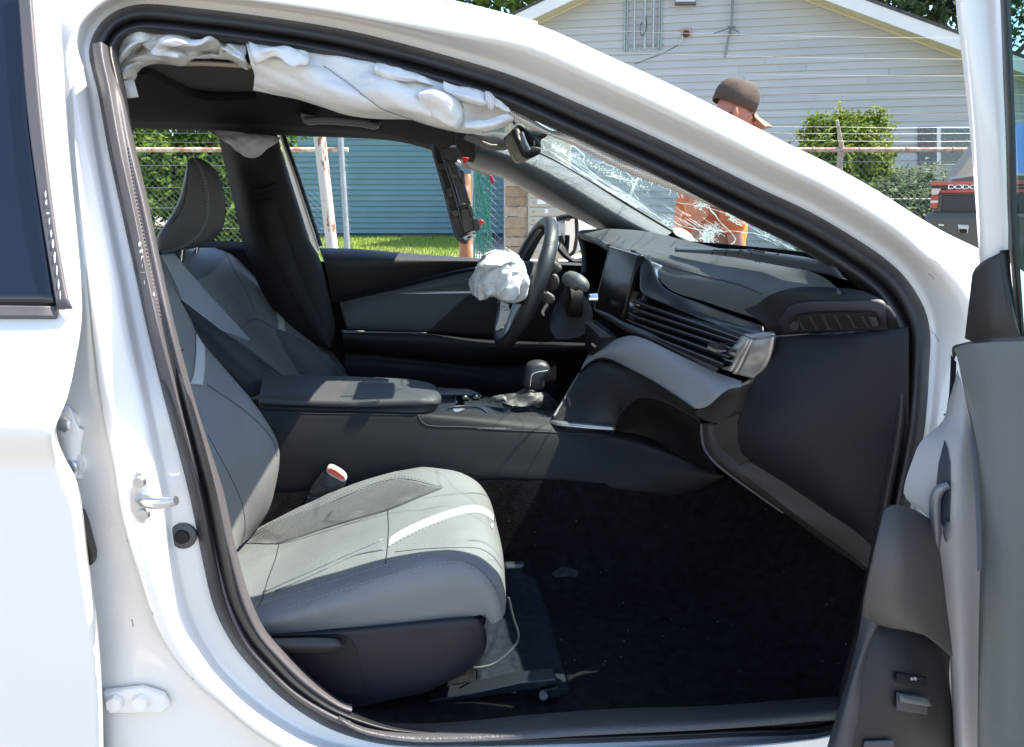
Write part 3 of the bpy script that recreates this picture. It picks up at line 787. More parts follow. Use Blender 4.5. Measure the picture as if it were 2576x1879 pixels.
plate('roof', [Vector((bx0 - .3, 23.4, 3.2)), Vector((bx1 + .3, 23.4, 3.2)), Vector((bx1 + .3, 21.0, 4.3)), Vector((bx0 - .3, 21.0, 4.3))], Vector((0, 0, .08)), shingle, blue)
# ---------------------------------------------------------------- chain link fence
wirem = M('fence_wire', (.24, .26, .26), .5, metal=.5)
barbm = M('barbed_wire', (.34, .35, .37), .45, metal=.4)
rustm = M('rusty_pipe', (.33, .15, .09), .8, var=(14, .5, (.52, .45, .38)), bump=(50, .4))
postm = M('weathered_post', (.42, .39, .34), .7, var=(22, .5, (.3, .22, .15)), bump=(60, .3))
FY = 11.0
RZ = PW('F', 1000, 331, FY).z
def mesh_panel(x0, x1, z0, z1, Y, parent, m, pitch=.084, r=.0014):
    V, F = [], []
    hgt = z1 - z0
    n = int((x1 - x0 + hgt) / pitch) + 2
    for s in (1, -1):
        for i in range(-int(hgt / pitch) - 2, n):
            xa = x0 + i * pitch; xb = xa + hgt
            if s < 0: xa, xb = xb, xa
            pa, pb = Vector((xa, Y + .002 * s, z0)), Vector((xb, Y + .002 * s, z1))
            ts = [0, 1]
            dx = pb.x - pa.x
            t0 = max(0, min((x0 - pa.x) / dx, (x1 - pa.x) / dx)); t1 = min(1, max((x0 - pa.x) / dx, (x1 - pa.x) / dx))
            if t1 - t0 < .02: continue
            tubegeo([pa.lerp(pb, t0), pa.lerp(pb, t1)], r, 3, False, V, F)
    return mk('wire_mesh', V, F, m, parent, smooth=False, kind='stuff')
def barbs(p0, p1, r, parent, seed=0):
    g = random.Random(seed)
    V, F = [], []
    L = (p1 - p0).length; n = max(int(L / .6), 2)
    pts = [p0.lerp(p1, i / n) + Vector((0, 0, -.03 * math.sin(math.pi * i / n) + g.gauss(0, .003))) for i in range(n + 1)]
    tubegeo(pts, r, 4, True, V, F)
    for i in range(int(L / .14)):
        c = p0.lerp(p1, (i + .5) * .14 / L)
        for s in (1, -1): tubegeo([c + Vector((-.008, 0, -.016 * s)), c + Vector((.008, 0, .016 * s))], r * .7, 3, False, V, F)
    return mk('barbed_strand', V, F, barbm, parent, smooth=False)
def fence(label, x0, x1, posts, zb, z_mesh, strands, wires, rail_m):
    f = thing('chain_link_fence', ((x0 + x1) / 2, FY, gz(FY)), label, 'fence', 'chain link fence sections')
    mesh_panel(x0, x1, zb, z_mesh, FY, f, wirem)
    tube('top_rail', [Vector((x0, FY + .03, RZ)), Vector((x1, FY + .03, RZ))], .03, rail_m, f, n=10)
    for i, z in enumerate(strands): barbs(Vector((x0, FY - .02 - .05 * i, z)), Vector((x1, FY - .02 - .05 * i, z + .01)), .0014, f, i + 5)
    for z in wires: tube('tension_wire', [Vector((x0, FY - .01, z)), Vector((x1, FY - .01, z))], .0035, barbm, f, n=5)
    for x in posts:
        po = tube('post', [Vector((x, FY + .06, 0)), Vector((x, FY + .06, RZ + .02))], .038, postm, f, n=12)
        tube('barb_arm', [Vector((x, FY + .06, RZ + .0)), Vector((x - .03, FY - .0, RZ + .08)), Vector((x - .16, FY - .14, RZ + .36))], [.034, .03, .018], postm, po, n=8)
        tube('rail_clamp', [Vector((x, FY + .06, RZ - .05)), Vector((x, FY + .06, RZ + .05))], .044, postm, po, n=12)
    for i in range(int((x1 - x0) / .62)):
        x = x0 + .3 + i * .62
        V, F = tubegeo([Vector((x, FY + .03 + .036 * math.cos(a), RZ + .036 * math.sin(a))) for a in [k * .7 for k in range(10)]], .005, 4)
        mk('tie_wire', V, F, wirem, f)
    return f
zy = lambda y: PW('F', 1000, y, FY).z
xL0, xL1 = PW('F', 180, 400, FY).x, PW('F', 772, 400, FY).x
railtan = M('tan_rusty_rail', (.62, .50, .36), .6, var=(6, .5, (.36, .16, .09), .5, .6))  # tan rail with rust-red patches
fence('chain link fence with a tan rusty rail in front of the green hedge', xL0, xL1, [PW('F', 240, 400, FY).x], .1, RZ + .05, [zy(291), zy(311)], [zy(366), zy(415), zy(460), zy(505)], railtan)
xR0, xR1 = PW('F', 1640, 400, FY).x, PW('F', 2400, 400, FY).x
fence('chain link fence with a red rusty rail in front of the two bushes', xR0, xR1, [PW('F', 1859, 400, FY).x, PW('F', 2330, 400, FY).x], .1, RZ + .05, [zy(278), zy(293), zy(310)], [zy(358), zy(405), zy(440)], rustm)
# thin white wires strung across in front of the gable
for i, (y0, y1) in enumerate(((66, 82), (114, 128), (155, 164), (199, 206), (240, 248))):
    a = PW('F', 1250, y0 - 1, FY + .4); b = PW('F', 2400, y1 + 3, FY + .4)
    n = 20
    pts = [a.lerp(b, k / n) - Vector((0, 0, .035 * math.sin(math.pi * k / n))) for k in range(n + 1)]
    o = tube('overhead_wire', pts, [.0028, .0026, .0022, .0011, .0010][i], barbm, None, n=5)
    o['label'] = ['topmost thin white wire across the gable wall', 'thin white wire across the gable, second from the top', 'thin white wire just above the height of the cap', 'faint thin wire level with the brown cap', 'faint thin wire just above the bushes'][i]
    o['category'] = 'wire'; o['group'] = 'wires strung before the gabled house'
# ---------------------------------------------------------------- poles, gate, mailboxes, block pillar
flake = M('flaking_white', (.72, .69, .62), .7, bump=(30, .5))
def flake_mat(m, base_c, rust_c, lo, hi, sc):
    t = m.node_tree; b = t.nodes['Principled BSDF']; tc = t.nodes.new('ShaderNodeTexCoord'); mp = t.nodes.new('ShaderNodeMapping'); mp.inputs['Scale'].default_value = (1, 1, .35)
    n = t.nodes.new('ShaderNodeTexNoise'); n.inputs['Scale'].default_value = sc; n.inputs['Detail'].default_value = 7; n.inputs['Roughness'].default_value = .65
    t.links.new(tc.outputs['Object'], mp.inputs[0]); t.links.new(mp.outputs[0], n.inputs['Vector'])
    rp = t.nodes.new('ShaderNodeMapRange'); rp.inputs[1].default_value = lo; rp.inputs[2].default_value = hi
    mx = t.nodes.new('ShaderNodeMix'); mx.data_type = 'RGBA'; mx.inputs[6].default_value = (*base_c, 1); mx.inputs[7].default_value = (*rust_c, 1)
    t.links.new(n.outputs[0], rp.inputs[0]); t.links.new(rp.outputs[0], mx.inputs[0]); t.links.new(mx.outputs[2], b.inputs['Base Color'])
flake_mat(flake, (.50, .465, .40), (.24, .09, .04), .545, .575, 15)
pa, pb = PW('F', 705, 285, 8.6), PW('F', 736, 560, 8.6)
pc = pb + (pb - pa) * 1.9
rp_ = tube('rusty_pole', [pa, pb, Vector((pc.x, pc.y, 0))], .062, flake, None, n=18)
rp_['label'] = 'leaning white pole with flaking paint and rust streaks'; rp_['category'] = 'pole'
ga, gb_ = PW('F', 752, 285, FY), PW('F', 769, 560, FY)
gpst = tube('gate_post', [ga, gb_, gb_ + Vector((.05, 0, -1.2))], .040, M('galv_post', (.33, .37, .38), .45, metal=.4, var=(12, .2)), None, n=14)
gpst['label'] = 'slim grey galvanised gate post right of the flaking white pole'; gpst['category'] = 'post'
pa, pb = PW('F', 1026, 385, 10.2), PW('F', 1031, 575, 10.2)
op = tube('rusty_post', [pa, pb, Vector((pb.x, pb.y, 0))], .085, M('orange_rust', (.36, .16, .07), .8, bump=(40, .5), var=(5, .6, (.62, .5, .4), .5, .62)), None, n=18)
op['label'] = 'thick orange rusted post under the hanging trim panel'; op['category'] = 'post'
# gate leaf with green netting
gx0, gx1 = PW('F', 1046, 400, FY).x, PW('F', 1118, 400, FY).x
gate = thing('chain_link_gate', (gx0, FY, 0), 'chain link gate with torn green netting beside the block pillar', 'gate')
for x in (gx0, gx1): tube('gate_stile', [Vector((x, FY, .05)), Vector((x, FY, RZ + .1))], .022, galv, gate)
for z in (.1, .38, .62, RZ + .08): tube('gate_rail', [Vector((gx0, FY, z)), Vector((gx1, FY, z))], .014, galv, gate)
mesh_panel(gx0, gx1, .1, RZ, FY, gate, wirem, .10, .003)
netm = M('green_net', (.05, .28, .20), .7)
V, F = [], []
g = random.Random(2)
nx0, nx1 = gx0 + .02, gx0 + (gx1 - gx0) * .54
for i in range(9):
    x = nx0 + (nx1 - nx0) * i / 8
    tubegeo([Vector((x + .015 * math.sin(z * 9 + i), FY - .03 + .01 * math.sin(z * 14 + i * 2), z)) for z in [.3 + k * .08 for k in range(20)]], .007, 4, False, V, F)
for k in range(62):
    z = .3 + k * .026
    tubegeo([Vector((nx0 + (nx1 - nx0) * j / 8, FY - .03 + .012 * math.sin(j * 2 + k), z + g.gauss(0, .007))) for j in range(9)], .0055, 3, False, V, F)
mk('netting', V, F, netm, gate, kind='stuff')
# block pillar
blockm = [M('tan_block', (.42, .31, .19), .9, bump=(40, .8), var=(9, .3)), M('tan_block_b', (.36, .26, .16), .9, bump=(40, .8), var=(9, .3)), M('tan_block_c', (.46, .36, .24), .9, bump=(40, .8), var=(9, .3))]
px0, px1 = PW('F', 1117, 400, 9).x, PW('F', 1166, 400, 9).x
pil = thing('block_pillar', ((px0 + px1) / 2, 9.1, 0), 'square pillar of tan rough stone blocks by the mailboxes', 'pillar')
k = 0; z = 0
while z < 2.0:
    hgt = .108 + rng.uniform(-.012, .012)
    V = []
    nseg = 6
    dy = rng.uniform(-.012, .012); 
    ftop = [Vector((px0 + (px1 - px0) * i / nseg + (rng.uniform(-.004, .004)), 9.0 + dy + rng.uniform(-.01, .01), z + hgt - .006)) for i in range(nseg + 1)]
    fbot = [Vector((px0 + (px1 - px0) * i / nseg + (rng.uniform(-.004, .004)), 9.0 + dy + rng.uniform(-.012, .008), z + rng.uniform(-.008, .006))) for i in range(nseg + 1)]
    V = fbot + ftop + [p + Vector((0, .24, 0)) for p in fbot] + [p + Vector((0, .24, 0)) for p in ftop]
    n = nseg + 1
    F = [(i, i + 1, n + i + 1, n + i) for i in range(nseg)] + [(n + i, n + i + 1, 3 * n + i + 1, 3 * n + i) for i in range(nseg)] + [(i + 1, i, 2 * n + i, 2 * n + i + 1) for i in range(nseg)]
    F += [(0, n, 3 * n, 2 * n), (nseg, 2 * n + nseg, 3 * n + nseg, n + nseg)]
    mk('block', V, F, blockm[rng.randrange(3)], pil, smooth=False)
    z += hgt; k += 1
# mailboxes
mbm = M('mailbox_tan', (.50, .44, .34), .45, var=(4, .08))
mx0, mx1 = PW('F', 1168, 400, 8.95).x, PW('F', 1262, 400, 8.95).x
mb = thing('mailbox_cluster', ((mx0 + mx1) / 2, 9.1, 0), 'tan metal cluster of locked mailboxes with stacked doors', 'mailbox')
z_t, z_b = 1.95, .62
box('cabinet', ((mx0 + mx1) / 2, 9.13, (z_t + z_b) / 2), (mx1 - mx0, .38, z_t - z_b), mbm, mb, bevel=.008)
box('pedestal', ((mx0 + mx1) / 2, 9.13, .31), (.22, .22, .62), mbm, mb, bevel=.004)
box('base_plate', ((mx0 + mx1) / 2, 9.13, .02), (.34, .34, .03), mbm, mb, bevel=.004)
rowz = [PW('A2', 1600, y, 8.92).z for y in (905, 1000, 1105, 1195, 1265, 1335, 1395, 1465, 1535, 1605)]
lockm = M('lock', (.35, .33, .3), .35, metal=.8)
dx0, dx1 = PW('A2', 1596, 1200, 8.92).x, PW('A2', 1832, 1200, 8.92).x
paper = M('paper_label', (.78, .80, .78), .6)
for i, (a, b) in enumerate(zip(rowz, rowz[1:])):
    d = box('mailbox_door', ((dx0 + dx1) / 2, 8.934, (a + b) / 2), (dx1 - dx0, .014, a - b - .010), mbm, mb, bevel=.003)
    tube('lock', [Vector((dx0 + .045, 8.926, (a + b) / 2)), Vector((dx0 + .045, 8.918, (a + b) / 2))], .013, lockm, d, n=12)
    if i in (3, 4):
        x = dx0 + (.135 if i == 3 else .19)
        box('name_label', (x, 8.9255, (a + b) / 2 + .008), (.095 if i == 3 else .04, .002, .045), paper, d)
    if i == 1: box('mail_slot', ((dx0 + dx1) / 2 + .02, 8.925, a - .018), ((dx1 - dx0) * .8, .004, .014), M('slot_rust', (.16, .09, .05), .7), d)
# ================================================================ inside the car
# headliner and far roof rail
hl_near = [P('F', x, y, d) for x, y, d in ((40, 20, 1.45), (250, 42, 1.42), (500, 58, 1.40), (750, 96, 1.38), (1000, 155, 1.36), (1100, 190, 1.36))]
hl_far = [P('F', x, y, 2.40) for x, y in ((-120, 262), (285, 268), (480, 272), (660, 280), (850, 296), (960, 322), (1050, 352))]
q = [res(hl_near, 6), res(hl_far, 6)]
hl_mid = [(a * .72 + b * .28) + Vector((0, 0, .045)) for a, b in zip(*q)]
hl_mid2 = [(a * .3 + b * .7) + Vector((0, 0, .045)) for a, b in zip(*q)]
loft('headliner', [q[0], hl_mid, hl_mid2, q[1]], headl, car, n=40, k=6, solid=-.012)
rail = [row('F', 2.40, [(-120,252),(285,258),(480,262),(660,270),(850,286),(960,312),(1060,345)]),
        row('F', 2.44, [(-120,268),(285,272),(480,282),(660,288),(850,297),(960,325),(1060,358)]),
        row('F', 2.50, [(-120,276),(285,283),(480,291),(650,300),(850,309),(925,323),(1010,352)]),
        row('F', 2.62, [(-120,274),(285,281),(480,289),(650,298),(850,306),(925,320),(1010,348)])]
loft('roof_rail_trim', rail, headl, car, n=40, k=4)
# recessed sunroof panel and its frame, seen past the airbag
sr_ = [row('A1', None, [(520,528,1.50),(760,528,1.50),(1000,540,1.50),(1440,552,1.49)]), row('A1', None, [(600,590,1.62),(820,640,1.66),(1000,650,1.67),(1440,655,1.67)]), row('A1', None, [(700,640,1.72),(900,715,1.80),(1050,742,1.85),(1440,748,1.86)])]
loft('sunroof_shade', sr_, M('sunroof_shade', (.05, .043, .034), .85, var=(5, .2)), car, n=16, k=3)
tube('sunroof_edge', row('A1', None, [(520,560,1.54),(720,650,1.70),(900,740,1.82),(1050,775,1.86),(1440,765,1.87)]), .011, headl, car, smooth_path=5)
# grab handle
gh = M('grab_handle', (.20, .195, .19), .5)
g_ = tube('grab_handle', row('F', None, [(672,254,2.27),(682,268,2.23),(705,266,2.22),(760,268,2.22),(810,274,2.22),(828,278,2.22),(834,266,2.27)]), .010, gh, car, smooth_path=6)
plate('handle_cap', row('A1', 2.235, [(1800,915),(1815,980),(1905,990),(1935,965),(1930,940),(1840,925)]), LAT * .02, gh, g_, bevel=.003)
plate('handle_cap', row('A2', 2.235, [(330,610),(335,650),(440,665),(450,640),(440,625),(360,605)]), LAT * .02, gh, g_, bevel=.003)
# far body side: pillar, painted frame, door
bp = [row('A5', 2.50, [(640,-260),(690,0),(760,300),(820,560),(870,770),(960,1000),(1100,1250),(1300,1420)]),
      row('A5', 2.44, [(760,-260),(800,0),(870,300),(930,560),(990,800),(1100,1050),(1250,1280),(1420,1440)]),
      row('A5', 2.43, [(960,-260),(1000,0),(1070,300),(1140,560),(1200,800),(1290,1050),(1380,1280),(1455,1450)]),
      row('A5', 2.45, [(1050,-260),(1085,0),(1170,300),(1240,500),(1300,700),(1365,810),(1430,1050),(1480,1300),(1468,1450)]),
      row('A5', 2.52, [(1062,-260),(1102,0),(1192,300),(1255,500),(1318,700),(1378,808),(1445,1050),(1495,1300),(1490,1450)])]
pill = loft('door_pillar_trim', bp, leatherd if False else M('pillar_trim', (.011, .0115, .0135), .7, bump=(800, .2), var=(6, .25)), car, n=40, k=4)
wfr = [row('A5', 2.58, [(1050,-160),(1104,0),(1195,300),(1258,500),(1320,690),(1368,800)]),
       row('A5', 2.55, [(1085,-160),(1125,0),(1215,250),(1290,480),(1350,660),(1380,770)]),
       row('A5', 2.57, [(1100,-160),(1145,0),(1240,270),(1320,510),(1378,690),(1394,740)])]
loft('door_frame_far', wfr, paint, car, n=24, k=3)
tube('frame_gasket', row('A5', 2.56, [(1100,-160),(1147,0),(1242,270),(1322,510),(1380,690),(1396,740)]), .006, rubber, car, smooth_path=5)
plate('belt_anchor', row('A5', 2.418, [(945,345),(1010,335),(1080,300),(1100,320),(1085,350),(1010,380),(950,385)]), -LAT * .012, blackpl, pill, bevel=.003)
belt = M('seat_belt', (.018, .018, .02), .8, bump=(1500, .4))
loft('seat_belt', [row('A5', 2.41, [(930,430),(985,600),(1080,850),(1220,1120),(1400,1400),(1440,1450)]), row('A5', 2.405, [(1075,410),(1120,560),(1200,800),(1310,1080),(1440,1350),(1465,1440)])], belt, car, n=24, k=2, solid=.002)
# far door trim
fd = [row('A6', None, [(4,372,2.60),(300,380,2.60),(700,412,2.60),(1200,448,2.59),(2100,490,2.58)]),
      row('A6', None, [(10,378,2.55),(300,386,2.55),(700,420,2.55),(1200,455,2.54),(2100,500,2.54)]),
      row('A6', None, [(40,460,2.50),(300,470,2.50),(700,470,2.505),(1200,472,2.51),(2100,510,2.52)]),
      row('A6', None, [(75,600,2.515),(300,580,2.515),(700,545,2.52),(1200,500,2.525),(2100,520,2.53)]),
      row('A6', None, [(100,740,2.55),(300,700,2.55),(700,620,2.55),(1200,512,2.55),(2100,530,2.55)])]
belt_ = loft('door_upper_trim', fd, blackpl if False else M('door_soft_trim', (.030, .033, .034), .5, spec=.4, bump=(700, .4, 'vor'), var=(6, .2)), car, n=40, k=4)
fi = [row('A6', 2.555, [(102,742),(300,702),(700,622),(1200,514),(2100,532)]),
      row('A6', 2.535, [(105,775),(300,735),(700,650),(1200,530),(2100,545)]),
      row('A6', 2.545, [(160,782),(340,738),(700,655),(1200,538),(2100,555)]),
      row('A6', 2.530, [(175,840),(400,800),(700,760),(1200,720),(2100,700)]),
      row('A6', 2.525, [(210,960),(400,940),(800,920),(1200,900),(2100,880)]),
      row('A6', 2.535, [(222,995),(400,1000),(830,1015),(1200,1040),(2100,1100)])]
ins = loft('door_card', fi, blackpl, car, n=40, k=4)
decal('door_insert', 'A6', ins, [[(162,786),(340,742),(600,682),(900,606),(1200,540),(1500,520)], [(185,880),(300,880),(600,860),(850,840),(1040,790),(1120,740)], [(222,990),(300,992),(500,1000),(700,1008),(826,1012),(830,1010)]], doorins, ins, off=.003, n=30, k=8)
ribm = M('rib_insert', (.15, .155, .155), .5)
V, F = [], []
for i in range(150):
    t = i / 149; x = 175 + t * 1010
    yt = lerp_tab([(160, 786), (340, 742), (600, 682), (900, 606), (1200, 540)], x)
    ln_ = lerp_tab([(0, 14), (.35, 26), (.6, 60), (1, 95)], t)
    tubegeo([cast('A6', x, yt + 3, ins, .006), cast('A6', x + ln_ * .5, yt + 3 + ln_, ins, .006)], .0011, 3, True, V, F)
for i in range(26):
    y = 800 + i * 7.2; x = 165 + i * 2.2
    tubegeo([cast('A6', x, y, ins, .006), cast('A6', x + 26, y - 8, ins, .006)], .0013, 3, True, V, F)
mk('ribbing', V, F, ribm, ins, kind='stuff')
decal('trim_strip', 'A6', ins, [[(592,717),(700,706),(1000,700),(1240,696)], [(592,719),(700,712),(1000,708),(1240,706)], [(592,721),(700,722),(1000,718),(1240,716)]], silver, ins, off=.006, n=24, k=2, solid=.003)
decal('grille_panel', 'A6', ins, [[(1085,757),(1200,752),(1500,750)], [(960,880),(1200,880),(1500,880)], [(834,1010),(1200,1035),(1500,1045)]], M('speaker_panel', (.010, .011, .013), .7), ins, off=.002, n=16, k=6)
ar = [row('A6', 2.535, [(170,992),(400,1000),(830,1018),(1200,1050),(2100,1090)]),
      row('A6', 2.46, [(172,1000),(400,1012),(830,1028),(1150,1072),(1330,1090),(2100,1110)]),
      row('A6', 2.44, [(180,1022),(400,1030),(830,1045),(1150,1090),(1300,1108),(2100,1120)]),
      row('A6', 2.44, [(190,1070),(400,1085),(830,1110),(1150,1140),(1260,1130),(2100,1150)]),
      row('A6', 2.47, [(195,1130),(400,1145),(830,1190),(1150,1215),(1300,1210),(1800,1180)]),
      row('A6', 2.54, [(200,1165),(400,1178),(830,1225),(1150,1260),(1400,1260),(1800,1200)]),
      row('A6', 2.53, [(205,1250),(400,1260),(830,1290),(1150,1330),(1400,1400),(1800,1400)]),
      row('A6', 2.55, [(215,1500),(400,1500),(830,1500),(1150,1500),(1400,1560),(1800,1560)])]
arm = loft('door_armrest', ar, darkblue, car, n=40, k=4)
decal('armrest_edge', 'A6', arm, [[(174,1000),(400,1008),(700,1019),(818,1020)], [(180,1010),(400,1015),(700,1021),(818,1021)], [(185,1016),(400,1019),(700,1022),(818,1022)]], M('edge_strip', (.22, .23, .23), .4), arm, off=.004, n=20, k=2)
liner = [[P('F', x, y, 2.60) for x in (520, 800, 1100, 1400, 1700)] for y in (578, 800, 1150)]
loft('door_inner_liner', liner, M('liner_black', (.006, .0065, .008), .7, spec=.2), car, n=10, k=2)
box('far_door_outer', C3(.05, 2.64, .68), (3.4, .05, .60), paint, car, rot=Matrix.Rotation(math.atan(YAW), 3, 'Z'))
# far windscreen pillar
ap = [row('F', 2.48, [(985,342),(1050,375),(1113,394),(1172,428),(1230,460),(1319,506),(1380,540)]),
      row('F', 2.40, [(1000,338),(1060,368),(1115,388),(1172,420),(1230,452),(1325,500),(1380,530)]),
      row('F', 2.34, [(1030,330),(1075,350),(1122,368),(1180,398),(1240,432),(1345,492),(1420,528)]),
      row('F', 2.32, [(1060,318),(1095,332),(1132,345),(1190,370),(1252,404),(1370,476),(1460,524)]),
      row('F', 2.36, [(1080,308),(1110,318),(1137,328),(1198,350),(1265,385),(1385,462),(1480,518)]),
      row('F', 2.42, [(1085,300),(1115,310),(1139,319),(1200,338),(1270,376),(1392,450),(1490,508)])]
apil = loft('windscreen_pillar', ap, M('pillar_grain', (.085, .09, .094), .36, bump=(650, .5, 'vor'), var=(5, .15)), car, n=40, k=5)
ape = [row('A2', 2.47, [(1075,968),(1130,925),(1220,958),(1320,1000),(1395,1030),(1600,1150)]), row('A2', 2.50, [(1080,978),(1135,975),(1225,1008),(1320,1032),(1390,1036),(1590,1152)])]
loft('pillar_liner', ape, M('liner_beige', (.45, .41, .35), .8, bump=(60, .6)), car, n=24, k=3)
# windscreen
FT, FB, NB, NT = P('F', 1070, 298, 2.50), P('F', 1570, 585, 2.60), P('F', 2010, 612, 1.22), P('F', 1092, 178, 1.36)
bow = FWD * .10 + Vector((0, 0, .03))
wrows = []
for t in [0, .2, .4, .6, .8, 1]:
    a, b = FT.lerp(FB, t), NT.lerp(NB, t)
    wrows.append([a.lerp(b, s) + bow * (4 * s * (1 - s)) * (.6 + .4 * t) + Vector((0, 0, .02)) * (4 * t * (1 - t)) for s in (0, .25, .5, .75, 1)])
screen_glass = glass('windscreen_glass', (.82, .93, .905), haze=.022)
wsc = loft('windscreen', wrows, screen_glass, car, n=40, k=5)
frit = gloss
gb_m = M('glass_border_black', (.004, .004, .005), .9, spec=.05)
loft('glass_border', [row('F', 2.39, [(1137,319),(1198,339),(1268,377),(1390,451),(1488,510),(1528,534)]), row('F', 2.385, [(1133,326),(1194,349),(1262,389),(1384,463),(1480,520),(1520,544)])], gb_m, wsc, n=30, k=2, solid=.003)
loft('glass_border', [row('F', None, [(1500,533,2.28),(1560,536,2.1),(1640,543,1.85),(1720,551,1.62),(1790,560,1.44),(1870,590,1.28)]), row('F', None, [(1500,541,2.27),(1560,546,2.09),(1640,555,1.84),(1720,565,1.61),(1790,576,1.43),(1870,606,1.27)])], gb_m, wsc, n=30, k=2, solid=.003)
# cracks: long runs, stars, crazing
crackm = glass('crack_glass', (.95, .97, .97), rough=.25, fres=3, haze=.9)
cg = random.Random(11)
V, F = [], []
def crack(v, pts, r, jit=3, k=7):
    p2 = spl([Vector((x, y, 0)) for x, y in pts], k)
    if any(BVH[wsc.name].ray_cast(CAM, ray(v, p.x, p.y).normalized())[0] is None for p in p2): return
    q = [cast(v, p.x + cg.gauss(0, jit), p.y + cg.gauss(0, jit), wsc, .0015) for p in p2]
    tubegeo(q, r, 3, True, V, F)
for i in range(30):
    o = cg.uniform(-70, 210); o2 = o * .62 + cg.uniform(-18, 18)
    x0 = cg.uniform(-60, 700); x1 = x0 + cg.uniform(200, 800)
    f = lambda x, o: 560 + x * .62 - o * .6
    crack('B8', [(x0, f(x0, o)), ((x0 + x1) / 2, f((x0 + x1) / 2, (o + o2) / 2) + cg.gauss(0, 8)), (x1, f(x1, o2))], cg.choice([.0005, .0007, .001]), 3)
for cx, cy, n, rad in ((1440, 1195, 46, 110), (1390, 1290, 40, 105), (1345, 960, 34, 95), (620, 1010, 18, 60), (1010, 1130, 26, 70), (1950, 1240, 16, 40), (1620, 1080, 22, 75)):
    for i in range(n):
        a = cg.uniform(0, 6.3); rr = rad * cg.uniform(.25, 1)
        crack('B8', [(cx + 6 * math.cos(a), cy + 5 * math.sin(a)), (cx + rr * .55 * math.cos(a + .1), cy + rr * .5 * math.sin(a + .1)), (cx + rr * math.cos(a), cy + rr * .8 * math.sin(a))], cg.choice([.0005, .0009]), 4, 4)
for i in range(26):
    x = cg.uniform(980, 1480); y = 950 + (x - 980) * .55 + cg.uniform(-120, 190); L = cg.uniform(60, 190)
    crack('B8', [(x, y), (x + L * .5, y + L * .34 + cg.gauss(0, 6)), (x + L, y + L * .66)], .0006, 2, 5)
for i in range(24):
    x = cg.uniform(1500, 2150); y = 1010 + (x - 1500) * .50 + cg.uniform(-40, 60); L = cg.uniform(60, 220)
    crack('B8', [(x, y), (x + L * .5, y + L * .25 + cg.gauss(0, 8)), (x + L, y + L * .5)], cg.choice([.0006, .0012]), 3, 5)
for i in range(60):                      # crazing along the band by the fabric
    x = cg.uniform(-20, 1250); y = 395 + (x + 20) * .36 + cg.uniform(-25, 60); L = cg.uniform(18, 60); a = cg.uniform(-.3, 2.0)
    crack('B8', [(x, y), (x + L * .5 * math.cos(a) + 4, y + L * .5 * math.sin(a)), (x + L * math.cos(a), y + L * math.sin(a))], cg.choice([.0006, .001]), 3, 4)
mk('crack', V, F, crackm, wsc, smooth=False, kind='stuff')
V, F = [], []
for i in range(700):                     # crushed flakes along the band and round the stars
    if i < 520:
        t = cg.random() ** 1.4; x = -40 + t * 900; y = 425 + (x + 40) * .47 + cg.gauss(0, 16 + 10 * t)
    else:
        cx, cy = cg.choice(((1440, 1195), (1390, 1290), (1345, 960), (1010, 1130))); x = cx + cg.gauss(0, 38); y = cy + cg.gauss(0, 30)
    if BVH[wsc.name].ray_cast(CAM, ray('B8', x, y).normalized())[0] is None: continue
    n_ = cg.randint(3, 5); a0 = cg.uniform(0, 6)
    q = [cast('B8', x + cg.uniform(2, 9) * math.cos(a0 + 6.28 * k / n_), y + cg.uniform(2, 6) * math.sin(a0 + 6.28 * k / n_), wsc, .0018) for k in range(n_)]
    b = len(V); V += q; F.append(tuple(range(b, b + n_)))
mk('crushed_glass', V, F, crackm, wsc, smooth=False, kind='stuff')
# long cracks nearer the near side: they shade the dash and the seat in thin lines
V, F = [], []
for i in range(34):
    s0 = cg.uniform(.05, .95); t0 = cg.uniform(0, 1); a = cg.uniform(-1, 1)
    pts = []
    s, t = s0, t0
    for k in range(14):
        if not (0 < s < 1 and 0 < t < 1): break
        A, B_ = FT.lerp(FB, t), NT.lerp(NB, t)
        pts.append(A.lerp(B_, s) + bow * (4 * s * (1 - s)) * (.6 + .4 * t) + Vector((0, 0, .02)) * (4 * t * (1 - t)))
        a += cg.gauss(0, .25); s += .03 * math.cos(a) ; t += .035 * math.sin(a)
    if len(pts) > 2: tubegeo(pts, cg.choice([.0008, .0012, .0018]), 3, True, V, F)
mk('crack', V, F, crackm, wsc, smooth=False, kind='stuff')
# round sticker low on the glass
loft('inspection_sticker', [row('B8', 2.36, [(1062,1192),(1120,1186),(1180,1202),(1240,1245),(1272,1290)]), row('B8', 2.355, [(1075,1222),(1140,1232),(1185,1250),(1232,1275),(1274,1300)]), row('B8', 2.35, [(1105,1255),(1150,1282),(1190,1302),(1235,1316),(1272,1312)])], M('sticker_white', (.62, .55, .54), .6), wsc, n=16, k=4, solid=.001)
